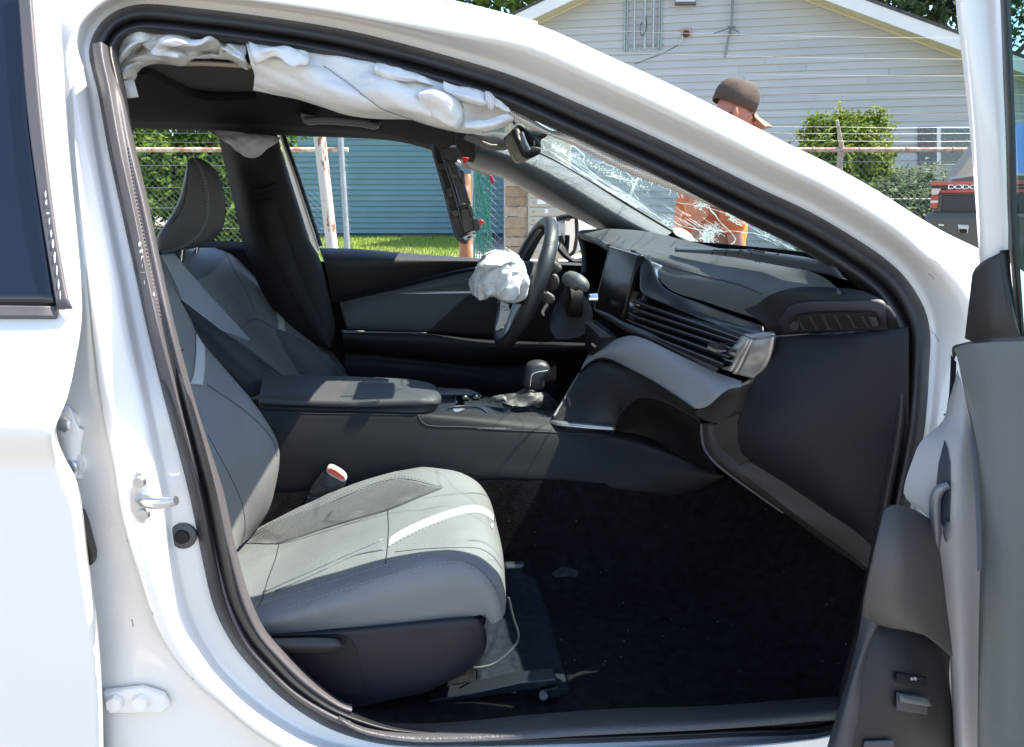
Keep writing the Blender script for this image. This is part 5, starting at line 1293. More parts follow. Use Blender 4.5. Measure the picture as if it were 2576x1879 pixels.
# ---- near seat, cushion
cr_ = [row('B3', None, [(520,1030,1.70),(640,930,1.70),(1000,770,1.70),(1400,640,1.70),(1650,640,1.70),(1850,760,1.69),(1960,900,1.66),(1990,1000,1.64)]),
       row('B3', None, [(470,1000,1.69),(560,915,1.69),(700,833,1.69),(1000,692,1.69),(1300,588,1.69),(1450,548,1.69),(1600,534,1.685),(1750,553,1.675),(1880,612,1.66),(1955,705,1.64),(1995,830,1.62)]),
       row('B3', None, [(440,1040,1.60),(600,985,1.60),(720,945,1.60),(1000,830,1.60),(1360,690,1.60),(1560,640,1.60),(1720,640,1.60),(1850,670,1.595),(1950,755,1.58),(2005,880,1.56),(2018,980,1.55)]),
       row('B3', None, [(420,1110,1.48),(560,1075,1.48),(720,1035,1.48),(1000,930,1.48),(1360,810,1.48),(1600,750,1.48),(1800,750,1.475),(1930,810,1.465),(2010,920,1.45),(2038,1040,1.44),(2045,1130,1.43)]),
       row('B3', None, [(420,1230,1.36),(560,1200,1.36),(720,1160,1.36),(1000,1060,1.36),(1360,950,1.36),(1600,900,1.36),(1800,890,1.355),(1930,930,1.345),(2015,1030,1.33),(2048,1150,1.32),(2055,1260,1.31)]),
       row('B3', None, [(440,1360,1.285),(560,1330,1.285),(720,1280,1.285),(1000,1180,1.285),(1360,1070,1.285),(1600,1020,1.285),(1780,1010,1.28),(1920,1050,1.272),(2010,1150,1.26),(2052,1260,1.25),(2058,1350,1.245)]),
       row('B3', None, [(470,1400,1.245),(560,1365,1.245),(700,1312,1.245),(1000,1215,1.245),(1340,1112,1.245),(1560,1048,1.245),(1720,1046,1.242),(1860,1100,1.236),(1960,1190,1.23),(2030,1300,1.225),(2050,1400,1.225)]),
       row('B3', None, [(500,1440,1.215),(590,1418,1.212),(760,1372,1.21),(1000,1290,1.208),(1400,1166,1.206),(1650,1102,1.206),(1800,1100,1.206),(1920,1168,1.204),(1985,1260,1.204),(2020,1350,1.206),(2030,1430,1.21)]),
       row('B3', None, [(530,1490,1.205),(620,1465,1.20),(800,1425,1.195),(1000,1370,1.193),(1400,1280,1.192),(1650,1225,1.192),(1800,1222,1.193),(1900,1260,1.195),(1955,1330,1.197),(1985,1400,1.20),(2000,1450,1.205)]),
       row('B3', None, [(560,1530,1.21),(640,1518,1.207),(800,1510,1.205),(1000,1490,1.203),(1400,1455,1.202),(1650,1435,1.202),(1780,1420,1.203),(1870,1412,1.204),(1930,1402,1.205),(1955,1440,1.207),(1978,1466,1.21)])]
cush = loft('seat_cushion', cr_, leather, car, n=110, k=8, crumple=(.0016, 6, Vector((1, .35, .25)), 15, Vector((0, -.3, 1))))
decal('ribbed_panel', 'B3', cush, [[(500,985),(612,892),(1000,750),(1400,603),(1460,604)], [(560,985),(660,930),(1020,800),(1380,690),(1570,632)], [(640,990),(712,985),(1040,880),(1362,785),(1678,655)]], M('ribbed_leather', (.10,.105,.108), .6, bump=(500,.2)), cush, off=.0008, n=40, k=6, solid=0)
V, F = [], []
for i in range(112):
    t = i / 111
    xa = 505 + t * 905; ya_ = lerp_tab([(500, 985), (612, 893), (1000, 752), (1410, 605)], xa)
    xb = 655 + t * 1015; yb_ = lerp_tab([(640, 988), (712, 984), (1040, 879), (1362, 784), (1680, 657)], xb)
    tubegeo([cast('B3', xa + (xb - xa) * s, ya_ + (yb_ - ya_) * s, cush, .0012) for s in (.0, .33, .66, 1.0)], .0013, 3, False, V, F)
mk('panel_ribs', V, F, leather, cush, kind='stuff')
decal('pale_stripe', 'B3', cush, [[(1362,960),(1420,915),(1600,832),(1780,772),(1880,758),(1960,790),(2000,845)], [(1360,980),(1430,935),(1610,850),(1790,790),(1880,778),(1950,805),(2004,858)], [(1358,1003),(1440,952),(1620,868),(1800,808),(1885,800),(1945,822),(2008,872)]], leather2, cush, off=.001, n=40, k=4, solid=.0012)
stitches('stitching', 'B3', cush, [[(595,905),(700,845),(1000,727),(1300,618),(1420,586),(1480,590),(1690,648)], [(605,915),(710,853),(1010,735),(1310,626),(1420,596),(1480,598),(1680,656)],
         [(590,1418),(760,1372),(1000,1290),(1400,1168),(1650,1104),(1800,1102),(1920,1170),(2000,1285)], [(548,1378),(700,1320),(1000,1222),(1340,1118),(1560,1055)], [(1362,1008),(1450,958),(1640,873),(1830,814),(1900,806),(1960,828)]], thread, cush)
seams = [[(1358,785),(1362,900),(1355,1020),(1343,1108)], [(712,990),(690,1080),(650,1190),(605,1330),(588,1365)], [(440,1045),(500,990),(560,980),(640,984),(712,988),(1362,787),(1680,658)], [(1400,1035),(1560,1018),(1760,1010),(1900,1015),(1980,1060),(2035,1135)], [(612,892),(1000,748),(1400,602),(1690,652)]]
tubes('seam', [srow('B3', cush, s, -.0002, 10) for s in seams], .0011, threadd, cush, n=5)
tubes('fabric_crease', [srow('B3', cush, s, .0004, 8) for s in [[(620,1275),(900,1150),(1100,1060),(1330,960)], [(690,1270),(980,1140),(1150,1060),(1340,1018)]]], .0022, leather, cush, n=6)
# plastic base of the near seat
bs = [row('B3', None, [(560,1512,1.225),(640,1508,1.222),(1000,1488,1.218),(1400,1450,1.218),(1780,1412,1.218),(1900,1408,1.22),(1940,1425,1.225),(1930,1480,1.24)]),
      row('B3', None, [(560,1540,1.20),(640,1535,1.195),(1000,1515,1.19),(1400,1475,1.19),(1780,1440,1.19),(1890,1440,1.195),(1930,1470,1.21),(1925,1500,1.23)]),
      row('B4', None, [(320,330,1.20),(600,345,1.192),(900,350,1.187),(1200,335,1.187),(1500,330,1.187),(1620,330,1.20),(1640,340,1.215),(1640,350,1.24)]),
      row('B4', None, [(330,480,1.21),(600,500,1.195),(900,500,1.187),(1200,490,1.187),(1480,470,1.19),(1600,440,1.205),(1625,430,1.22),(1630,430,1.24)]),
      row('B4', None, [(400,620,1.215),(650,640,1.20),(900,640,1.19),(1200,620,1.19),(1400,590,1.195),(1520,545,1.21),(1560,520,1.225),(1575,510,1.24)]),
      row('B4', None, [(500,760,1.22),(700,760,1.205),(900,745,1.195),(1150,690,1.197),(1300,660,1.205),(1350,630,1.215),(1370,610,1.23),(1380,605,1.24)])]
sbase = loft('seat_base', bs, M('seat_base_plastic', (.013,.0145,.02), .5, spec=.4, bump=(900,.3), rvar=(10,.08), var=(6,.2)), car, n=60, k=6)
decal('lever_recess', 'B4', sbase, [[(330,345),(600,335),(820,338),(880,370),(905,440)], [(420,460),(650,470),(800,470),(880,480),(920,520)], [(560,600),(700,640),(820,660),(900,665),(928,650)]], M('recess_dark', (.006,.006,.008), .7), sbase, off=.0012, n=30, k=6, solid=0)
lv = [row('B4', None, [(300,350,1.185),(500,350,1.175),(700,348,1.172),(790,358,1.174),(825,385,1.18)]), row('B4', None, [(340,395,1.175),(520,395,1.165),(700,392,1.162),(800,392,1.165),(828,398,1.175)]), row('B4', None, [(400,430,1.182),(540,440,1.175),(700,440,1.172),(790,430,1.174),(822,410,1.18)])]
loft('seat_lever', lv, M('lever_plastic', (.03,.031,.036), .45, bump=(900,.3)), sbase, n=24, k=6, solid=.01)
tube('seat_cable', row('B4', None, [(1765,120,1.30),(1790,230,1.30),(1820,330,1.30),(1812,375,1.30),(1760,440,1.29),(1680,498,1.28),(1600,518,1.27),(1560,518,1.26)]), .0022, M('cable_grey', (.05,.055,.06), .6), car, smooth_path=6)
rail_ = plate('seat_rail', row('B4', None, [(1310,712,1.24),(1560,665,1.235),(1830,605,1.23),(2035,585,1.225),(2045,612,1.225),(1930,640,1.23),(1600,692,1.238),(1330,722,1.242)]), LAT * .035, M('rail_steel', (.022,.025,.033), .4, metal=.4), car, bevel=.002)
rb = plate('rail_foot', row('B4', 1.225, [(1940,650),(2050,630),(2068,690),(1960,700)]), LAT * .03 + Vector((0,0,-.01)), blackpl, rail_, bevel=.002)
q = P('B4', 1962, 672, 1.222); tube('rail_bolt', [q, q - LAT * .006], .0075, steel, rail_, n=8)
loft('far_seat_rail', [row('B5', None, [(150,1022,1.62),(262,1014,1.62)]), row('B5', None, [(150,1050,1.60),(262,1042,1.60)])], M('rail_dark', (.06,.07,.08), .35, metal=.5), car, n=6, k=2, solid=.01)
# ---- near seat, backrest
bk = [row('F', None, [(310,520,1.70),(385,650,1.72),(430,740,1.73),(500,830,1.74),(545,890,1.74),(582,950,1.74),(600,1000,1.74),(600,1040,1.74),(592,1090,1.73),(575,1140,1.72),(545,1190,1.71)]),
      row('F', None, [(325,550,1.665),(396,660,1.67),(443,753,1.675),(513,835,1.68),(560,891,1.68),(597,945,1.68),(616,985,1.68),(618,1022,1.68),(609,1077,1.68),(594,1129,1.675),(556,1186,1.67)]),
      row('F', None, [(310,570,1.61),(372,690,1.61),(418,775,1.61),(470,845,1.61),(520,905,1.61),(560,965,1.61),(582,1010,1.61),(586,1050,1.61),(580,1100,1.61),(566,1150,1.615),(545,1195,1.62)]),
      row('F', None, [(280,600,1.545),(345,740,1.545),(390,830,1.545),(430,895,1.54),(470,950,1.535),(500,1000,1.53),(520,1045,1.53),(530,1085,1.535),(536,1130,1.545),(536,1170,1.555),(528,1210,1.565)]),
      row('F', None, [(230,640,1.46),(300,790,1.46),(345,880,1.46),(385,950,1.45),(420,1010,1.45),(450,1060,1.45),(475,1105,1.45),(495,1145,1.45),(505,1180,1.455),(512,1210,1.46),(515,1235,1.46)]),
      row('F', None, [(150,700,1.36),(220,840,1.36),(265,940,1.36),(305,1010,1.355),(340,1070,1.35),(370,1120,1.35),(400,1170,1.35),(430,1215,1.35),(455,1250,1.35),(475,1275,1.35),(490,1295,1.35)]),
      row('F', None, [(60,760,1.25),(140,900,1.25),(190,1000,1.25),(230,1080,1.245),(265,1140,1.24),(300,1190,1.24),(330,1240,1.24),(365,1290,1.24),(395,1330,1.24),(420,1360,1.24),(440,1380,1.24)])]
back = loft('seat_backrest', bk, leather, car, n=80, k=7)
decal('pale_stripe', 'A5', back, [[(490,1228),(525,1330),(528,1400),(525,1500),(505,1650),(480,1700)], [(515,1240),(550,1330),(560,1420),(560,1520),(545,1650),(530,1700)], [(520,1245),(570,1350),(588,1460),(590,1560),(582,1652),(575,1705)]], leather2, back, off=.001, n=30, k=4, solid=.0012)
stitches('stitching', 'B3', back, [[(285,30),(400,105),(520,195),(620,285),(675,345),(700,400)], [(290,40),(405,116),(525,206),(620,296),(672,356),(690,400)]], thread, back)
tubes('seam', [srow('B3', back, s, -.0002, 10) for s in [[(285,45),(400,120),(525,212),(620,302),(668,362),(690,410),(700,470)], [(290,340),(350,450),(430,600),(490,740),(510,860),(505,930),(485,985)]]], .0011, threadd, back, n=5)
# ---- far seat
fs = [row('A5', None, [(680,752,2.56),(800,796,2.56),(895,878,2.56),(1005,998,2.56),(1095,1128,2.56),(1205,1222,2.56),(1405,1398,2.55),(1575,1610,2.54),(1640,1760,2.53)]),
      row('A5', None, [(600,752,2.52),(740,800,2.51),(860,905,2.50),(965,1040,2.49),(1050,1170,2.485),(1170,1270,2.475),(1340,1410,2.465),(1480,1600,2.46),(1540,1760,2.46)]),
      row('A5', None, [(500,757,2.42),(640,830,2.42),(770,965,2.42),(880,1130,2.42),(980,1290,2.42),(1080,1390,2.42),(1220,1530,2.42),(1340,1660,2.42),(1400,1760,2.42)]),
      row('A5', None, [(380,785,2.26),(480,900,2.26),(620,1060,2.26),(740,1200,2.26),(850,1340,2.26),(960,1470,2.26),(1080,1590,2.26),(1180,1690,2.26),(1230,1760,2.26)]),
      row('A5', None, [(290,800,2.16),(390,980,2.15),(500,1120,2.14),(620,1250,2.13),(720,1330,2.12),(850,1440,2.11),(980,1560,2.11),(1090,1640,2.11),(1150,1720,2.11)]),
      row('A5', None, [(220,850,2.08),(320,1020,2.07),(420,1150,2.06),(530,1290,2.04),(640,1400,2.03),(760,1520,2.02),(880,1620,2.02),(980,1700,2.02),(1050,1780,2.02)]),
      row('A5', None, [(150,900,2.06),(240,1080,2.05),(330,1220,2.04),(430,1380,2.03),(530,1500,2.02),(640,1620,2.01),(740,1720,2.01),(840,1800,2.01),(900,1860,2.01)])]
fback = loft('far_seat_backrest', fs, leather, car, n=80, k=7)
decal('charcoal_panel', 'A5', fback, [[(378,788),(480,780),(620,765),(760,800)], [(470,905),(560,880),(640,850),(720,830)], [(530,980),(580,960),(640,930),(690,880)]], M('panel_blue', (.10,.115,.135), .5, bump=(500,.3,'vor'), var=(5,.2)), fback, off=.0008, n=20, k=6, solid=0)
decal('pale_stripe', 'A5', fback, [[(290,800),(380,788)], [(360,940),(470,905)], [(430,1110),(570,1010)], [(560,1215),(680,1135)], [(690,1318),(780,1240)], [(790,1352),(850,1320)], [(890,1394),(905,1392)]], M('stripe_grey', (.40,.42,.43), .5, bump=(500,.2,'vor')), fback, off=.001, n=10, k=8, solid=.0012)
decal('dark_bolster', 'A5', fback, [[(415,1105),(520,1180),(690,1312),(850,1420),(990,1530),(1130,1640),(1160,1680)], [(480,1210),(570,1290),(690,1400),(800,1500),(900,1590),(1000,1680),(1050,1720)], [(500,1250),(560,1400),(640,1500),(720,1580),(790,1655),(860,1740),(920,1790)]], leatherd, fback, off=.001, n=30, k=8, solid=.0012)
decal('pale_stripe', 'A5', fback, [[(1062,1130),(1085,1200),(1098,1260),(1100,1312)], [(1078,1150),(1105,1212),(1122,1270),(1124,1322)], [(1094,1158),(1128,1220),(1145,1280),(1150,1332)]], leather2, fback, off=.001, n=14, k=3, solid=.0012)
decal('dark_bolster', 'A5', fback, [[(1085,1325),(1180,1340),(1300,1420),(1420,1520),(1540,1640)], [(1130,1440),(1200,1470),(1300,1550),(1380,1640),(1440,1700)], [(1250,1630),(1290,1640),(1330,1680),(1370,1720),(1400,1760)]], M('bolster_grey', (.085,.09,.095), .5, bump=(500,.3,'vor')), fback, off=.0008, n=20, k=6, solid=0)
stitches('stitching', 'A5', fback, [[(730,1345),(800,1390),(900,1470),(1010,1550),(1120,1630)], [(1180,1345),(1300,1405),(1430,1490),(1530,1600)], [(1172,1340),(1290,1400),(1425,1485)]], thread, fback)
tubes('seam', [srow('A5', fback, s, -.0002, 10) for s in [[(845,1305),(900,1262),(940,1246),(990,1262),(1090,1320),(1180,1345),(1300,1410),(1440,1490),(1570,1620)], [(380,788),(470,905),(680,1133),(845,1305),(905,1392)], [(730,770),(820,950),(900,1100),(935,1190)], [(1085,1330),(1140,1440),(1250,1620)]]], .0011, threadd, fback, n=5)
fcush = loft('far_seat_cushion', [row('F', None, [(520,870,2.5),(700,835,2.5),(960,868,2.45),(1070,890,2.4)]), row('A6', None, [(700,1450,2.40),(930,1440,2.36),(1080,1438,2.33),(1180,1465,2.31),(1230,1500,2.30)]), row('A6', None, [(700,1520,2.1),(930,1490,2.1),(1100,1480,2.1),(1230,1520,2.1),(1270,1560,2.1)]), row('A6', None, [(700,1640,2.05),(930,1640,2.05),(1100,1640,2.05),(1230,1640,2.05),(1270,1640,2.05)])], leather, car, n=30, k=5)
head = pillow('headrest', row('A5', 2.20, [(478,122),(520,116),(560,124),(630,165),(690,240),(725,340),(742,450),(738,540),(715,630),(660,690),(600,735),(520,758),(440,772),(290,802),(262,760),(248,690),(290,620),(350,530),(405,420),(440,300),(462,180)]), LAT * .23 - FWD * .06, [(0, .80), (.04, .90), (.12, .98), (.25, 1), (.75, 1), (.9, .95), (1, .82)], leatherh, car, n=60)
stitches('stitching', 'A5', head, [[(520,135),(560,180),(592,255),(612,340),(622,440),(618,530),(590,610),(545,675),(450,742),(290,790)], [(508,135),(550,185),(580,260),(600,345),(610,440),(606,530),(580,605),(538,668),(448,732),(300,780)]], thread, head, r=.0009)
tubes('seam', [srow('A5', head, s, 0, 10) for s in [[(478,130),(472,260),(455,400),(420,500),(360,590)]]], .0011, threadd, head, n=5)
for o in (.06, .2):
    q = P('A5', 540, 745, 2.20) + LAT * o - FWD * .05
    tube('headrest_post', [q + Vector((0, 0, .02)), q + Vector((-.02, 0, -.09))], .006, chrome, head)
rs = [row('F', None, [(-100,520,2.45),(300,530,2.45),(545,532,2.45)]), row('F', None, [(-100,560,2.3),(300,570,2.3),(560,565,2.4)]), row('F', None, [(-100,900,2.2),(300,950,2.2),(560,960,2.3)])]
loft('rear_door_trim', [row('F', None, [(250,532,2.58),(440,532,2.58),(556,535,2.58)]), row('F', None, [(250,560,2.54),(440,560,2.54),(562,560,2.54)]), row('F', None, [(250,800,2.56),(440,800,2.56),(640,800,2.56)])], darkblue, car, n=16, k=4)
box('rear_bench', C3(-1.45, 1.85, .55), (.7, 1.3, .5), leatherd, car, bevel=.06, rot=Matrix.Rotation(math.atan(YAW), 3, 'Z'))
box('rear_bench_back', C3(-1.75, 1.85, .95), (.25, 1.3, .5), leatherd, car, bevel=.06, rot=Matrix.Rotation(math.atan(YAW), 3, 'Z'))
box('firewall', C3(.98, 1.85, .55), (.05, 1.5, .75), carpet, car, rot=Matrix.Rotation(math.atan(YAW), 3, 'Z'))
# ================================================================ console, floor
fl = [row('F', None, [(480,1500,1.16),(760,1590,1.16),(1300,1610,1.16),(1900,1570,1.16),(2100,1560,1.16)]),
      row('F', None, [(480,1440,1.30),(760,1500,1.30),(1300,1500,1.30),(1800,1460,1.30),(2000,1300,1.30)]),
      row('F', None, [(480,1340,1.50),(760,1370,1.50),(1300,1370,1.50),(1650,1300,1.5),(1850,1120,1.50)]),
      row('F', None, [(480,1260,1.66),(760,1280,1.66),(1300,1270,1.66),(1560,1180,1.66),(1720,1040,1.66)]),
      row('F', None, [(480,1100,1.72),(760,1080,1.72),(1200,1060,1.72),(1500,1070,1.72),(1640,1000,1.72)])]
floor_ = loft('floor_carpet', fl, carpet, car, n=60, k=8, crumple=(.004, 12))
decal('carpet_scuff', 'B5', floor_, [[(410,1085),(480,1050),(560,1070)], [(415,1095),(485,1080),(560,1095)], [(440,1108),(500,1104),(550,1110)]], M('carpet_dust', (.035,.038,.045), .95, bump=(300,.9), var=(60,.7,(.014,.015,.018),.35,.6)), floor_, off=.002, n=14, k=4, solid=0)
decal('carpet_tunnel', 'B5', floor_, [[(0,1010),(160,1020),(330,1120)], [(0,1300),(200,1320),(400,1330)], [(0,1500),(230,1520),(450,1530)], [(0,1740),(240,1740),(510,1740)]], M('carpet_navy', (.020,.024,.034), .95, spec=.1, bump=(500,.9), var=(60,.4)), floor_, off=.003, n=16, k=6, solid=.004)
dg = random.Random(5); V, F = [], []
for i in range(46):
    q = cast('B5', dg.uniform(150, 2050), dg.uniform(560, 1640), floor_, .004)
    s = dg.uniform(.0005, .0013)
    boxgeo(q, s * 1.6, s, s, V, F, Matrix.Rotation(dg.uniform(0, 3), 3, 'Z'))
mk('glass_crumbs', V, F, M('crumb', (.22,.23,.23), .5), floor_, kind='stuff', smooth=False)
cs = [row('F', None, [(520,880,1.80),(700,892,1.80),(900,905,1.80),(1230,925,1.80),(1400,955,1.78),(1580,1040,1.70)]),
      row('F', None, [(530,905,1.765),(700,910,1.765),(905,915,1.765),(1230,948,1.765),(1400,975,1.75),(1590,1048,1.69)]),
      row('F', None, [(540,930,1.755),(700,935,1.755),(905,940,1.755),(1230,962,1.755),(1400,990,1.745),(1596,1050,1.685)]),
      row('F', None, [(560,1010,1.74),(700,1010,1.74),(905,1010,1.74),(1230,1020,1.735),(1420,1036,1.725),(1602,1053,1.68)]),
      row('F', None, [(570,1160,1.745),(700,1150,1.745),(905,1110,1.74),(1060,1065,1.732),(1260,1075,1.725),(1420,1090,1.715),(1520,1090,1.705),(1604,1056,1.68)]),
      row('F', None, [(575,1210,1.77),(700,1200,1.77),(905,1140,1.765),(1060,1080,1.76),(1260,1088,1.75),(1420,1102,1.74),(1520,1100,1.73),(1604,1060,1.70)])]
cons = loft('centre_console', cs, M('console_plastic', (.015,.0158,.0175), .55, spec=.32, bump=(900,.3), var=(5,.25), rvar=(10,.07)), car, n=80, k=7)
tubes('panel_gap', [srow('B3', cons, [(1535,222),(1560,262),(1590,282),(1800,293),(2100,302)], .0004, 8) + srow('B5', cons, [(0,282),(300,297),(600,312),(735,318),(752,296)], .0004, 8), srow('B3', cons, [(620,205),(900,212),(1300,218),(1560,224)], .0004, 8)], .0016, threadd, cons, n=5)
ct = [row('A6', None, [(905,1480,2.02),(1200,1490,2.02),(1500,1530,2.02),(1850,1570,2.0)]), row('A6', None, [(900,1530,1.93),(1200,1535,1.93),(1500,1560,1.93),(1850,1600,1.92)]), row('A6', None, [(880,1600,1.83),(1000,1625,1.82),(1200,1660,1.81),(1500,1690,1.80),(1760,1700,1.80)]), row('B3', None, [(1560,232,1.77),(1640,258,1.768),(1900,275,1.766),(2130,290,1.765),(2230,298,1.765)])]
ctop = loft('console_top', ct, M('console_gloss', (.025,.03,.038), .22, coat=.5), cons, n=40, k=6)
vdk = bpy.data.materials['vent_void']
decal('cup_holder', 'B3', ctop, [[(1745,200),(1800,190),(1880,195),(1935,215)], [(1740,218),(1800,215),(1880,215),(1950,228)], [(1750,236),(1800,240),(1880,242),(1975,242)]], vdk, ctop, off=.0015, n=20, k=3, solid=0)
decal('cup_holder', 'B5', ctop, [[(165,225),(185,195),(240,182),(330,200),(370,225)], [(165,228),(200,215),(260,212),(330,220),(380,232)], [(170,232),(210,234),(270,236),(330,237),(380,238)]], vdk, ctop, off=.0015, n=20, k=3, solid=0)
tube('holder_rim', srow('B3', ctop, [(1700,240),(1705,200),(1740,185),(1820,180),(1900,190),(1950,222),(1985,240),(2040,240),(2085,205),(2124,190)], .004, 6), .0024, bpy.data.materials['rail_steel'], ctop)
plate('holder_tab', [cast('B3', x, y, ctop, .006) for x, y in ((1742,205),(1815,203),(1800,212),(1775,222),(1790,240),(1770,238),(1748,218))], Vector((0, 0, .003)), silver, ctop, bevel=.0008)
for i, (x, y) in enumerate(((1108, 1518), (1190, 1512))):
    q = [cast('A6', x + a, y + b, ctop, .003) for a, b in ((-22,-18),(28,-18),(34,12),(-16,14))]
    sb = plate('console_switch', q, Vector((0, 0, .004)), blackpl, ctop, bevel=.0008)
    plate('switch_mark', [cast('A6', x + a, y + b, ctop, .0078) for a, b in ((0,-8),(14,-8),(16,4),(2,4))], Vector((0, 0, .0004)), thread, sb)
decal('shift_marks', 'A6', ctop, [[(1010,1500),(1060,1470),(1115,1480)], [(1020,1508),(1070,1490),(1118,1492)]], gloss, ctop, off=.002, n=8, k=2, solid=0)
# armrest lid
al = [row('A6', None, [(-420,1330,2.02),(0,1338,2.02),(300,1345,2.02),(650,1362,2.02),(800,1382,2.01),(880,1410,2.0),(905,1440,1.98)]),
      row('A6', None, [(-420,1352,1.99),(0,1362,1.99),(300,1370,1.99),(650,1385,1.99),(800,1400,1.985),(895,1430,1.97),(918,1462,1.95)]),
      row('A6', None, [(-430,1420,1.86),(0,1430,1.86),(300,1440,1.86),(650,1440,1.86),(800,1450,1.86),(910,1470,1.86),(930,1495,1.86)]),
      row('A6', None, [(-440,1468,1.79),(0,1482,1.79),(300,1490,1.79),(650,1482,1.79),(800,1480,1.79),(905,1490,1.80),(932,1512,1.82)]),
      row('A6', None, [(-450,1510,1.765),(0,1522,1.765),(300,1530,1.765),(650,1522,1.765),(800,1520,1.766),(895,1522,1.78),(930,1530,1.81)]),
      row('A6', None, [(-450,1545,1.762),(0,1560,1.762),(300,1566,1.762),(650,1558,1.762),(800,1556,1.763),(890,1550,1.775),(925,1545,1.81)]),
      row('A6', None, [(-450,1556,1.772),(0,1570,1.772),(300,1576,1.772),(650,1568,1.772),(800,1565,1.773),(885,1556,1.785),(920,1548,1.82)])]
lid = loft('armrest_lid', al, M('armrest_leather', (.062,.065,.070), .5, spec=.35, bump=(420,.35,'vor'), var=(6,.15)), cons, n=60, k=7)
al2 = [row('A6', None, [(-450,1556,1.775),(0,1570,1.775),(300,1577,1.775),(650,1569,1.775),(800,1566,1.776),(885,1557,1.79),(918,1548,1.825)]),
       row('A6', None, [(-450,1590,1.768),(0,1598,1.768),(300,1606,1.768),(650,1612,1.768),(800,1612,1.77),(872,1600,1.785),(905,1570,1.82)]),
       row('A6', None, [(-450,1612,1.775),(0,1618,1.775),(300,1624,1.775),(650,1632,1.775),(800,1636,1.778),(855,1630,1.79),(885,1600,1.82)])]
loft('armrest_bin', al2, M('bin_plastic', (.026,.0265,.028), .5, bump=(900,.3)), cons, n=40, k=5)
# shifter
kn_ = [(.0, .012), (.10, .020), (.25, .0215), (.55, .0235), (.8, .0235), (.93, .020), (1.0, .010)]
ka, kb_ = P('A6', 1640, 1455, 1.92), P('A6', 1668, 1240, 1.92)
pillow('shift_knob', row('A6', 1.90, [(1575,1300),(1590,1262),(1630,1240),(1690,1234),(1740,1252),(1762,1295),(1750,1340),(1725,1380),(1712,1450),(1690,1462),(1570,1440),(1562,1420),(1568,1350)]), LAT * .05, [(0, .72), (.15, .92), (.35, 1), (.65, 1), (.85, .92), (1, .72)], M('knob_leather', (.035,.036,.04), .4, bump=(500,.25,'vor')), cons, n=40)
kbv = bpy.data.objects['shift_knob']
tube('knob_trim', [p - LAT * .003 for p in srow('A6', kbv, [(1598,1440),(1605,1390),(1612,1340),(1625,1318),(1660,1306),(1755,1297)], .001, 6)], .0018, chrome, kbv)
bo = [row('A6', None, [(1560,1425,1.905),(1620,1445,1.90),(1700,1462,1.905),(1715,1462,1.94)]), row('A6', None, [(1480,1470,1.90),(1580,1490,1.885),(1720,1500,1.90),(1760,1490,1.94)]), row('A6', None, [(1380,1480,1.90),(1500,1525,1.875),(1700,1540,1.885),(1800,1530,1.93)]), row('A6', None, [(1290,1520,1.90),(1420,1555,1.865),(1650,1570,1.875),(1820,1560,1.92)])]
loft('shift_boot', bo, M('boot_leather', (.018,.019,.021), .5, bump=(300,.4)), cons, n=30, k=6, crumple=(.004, 45))
loft('boot_frill', [row('A6', None, [(1270,1530,1.90),(1330,1500,1.89),(1390,1478,1.885),(1420,1500,1.88)]), row('A6', None, [(1290,1545,1.89),(1350,1525,1.88),(1400,1510,1.875),(1425,1535,1.87)])], M('frill_grey', (.12,.12,.115), .6), cons, n=14, k=4, crumple=(.004, 40), solid=.002)
# buckle
bkv = row('B3', 1.705, [(932,612),(985,560),(1108,622),(1100,650),(1062,700),(1040,735),(905,775),(860,770)])
pl_ = pillow('belt_buckle', row('B3', 1.695, [(935,615),(990,562),(1106,620),(1062,700),(1020,735),(910,712),(890,690)]), LAT * .022, [(0, .9), (.15, 1), (.85, 1), (1, .9)], M('buckle_black', (.028,.029,.031), .5, bump=(900,.2)), car, n=40)
rd_ = pillow('buckle_button', row('B3', 1.690, [(992,545),(1010,530),(1050,545),(1105,585),(1112,612),(1100,622),(1050,600),(995,565)]), LAT * .026, [(0, .9), (.2, 1), (.8, 1), (1, .9)], M('buckle_frame', (.52,.48,.46), .4), pl_, n=30)
plate('press_button', row('B3', 1.6885, [(1002,548),(1016,536),(1050,550),(1100,588),(1104,606),(1092,604),(1050,586),(1004,560)]), -LAT * .001, redbtn, rd_)
tube('buckle_gap', row('B3', 1.6935, [(940,628),(1000,655),(1058,695)]), .001, threadd, pl_)
loft('buckle_stalk', [row('B3', None, [(888,690,1.70),(870,740,1.71),(855,780,1.715)]), row('B3', None, [(1060,700,1.70),(1030,740,1.705),(1000,790,1.71)])], M('stalk_black', (.03,.03,.032), .6), pl_, n=8, k=3, solid=.012)
# ================================================================ curtain airbag over the near door opening
cur1 = loft('curtain_airbag', [
    row('A1', None, [(320,470,1.36),(400,340,1.37),(505,255,1.385),(620,252,1.385),(760,265,1.385),(1000,292,1.385),(1200,318,1.385),(1400,335,1.385)]),
    row('A1', None, [(312,520,1.34),(420,400,1.33),(530,335,1.335),(640,330,1.37),(770,370,1.30),(1000,395,1.335),(1200,385,1.35),(1398,420,1.34)]),
    row('A1', None, [(318,570,1.37),(410,480,1.38),(510,420,1.40),(640,410,1.33),(780,440,1.34),(960,440,1.38),(1200,430,1.36),(1402,470,1.35)]),
    row('A1', None, [(325,610,1.35),(420,560,1.34),(500,500,1.36),(640,460,1.38),(800,500,1.32),(940,470,1.37),(1200,455,1.34),(1410,500,1.35)]),
    row('A1', None, [(345,645,1.39),(440,622,1.38),(505,560,1.40),(640,505,1.40),(830,542,1.37),(930,488,1.40),(1200,490,1.385),(1415,540,1.385)])],
    fabric, car, n=110, k=12, crumple=(.012, 13, Vector((1, .1, .55)), 20), solid=.001)
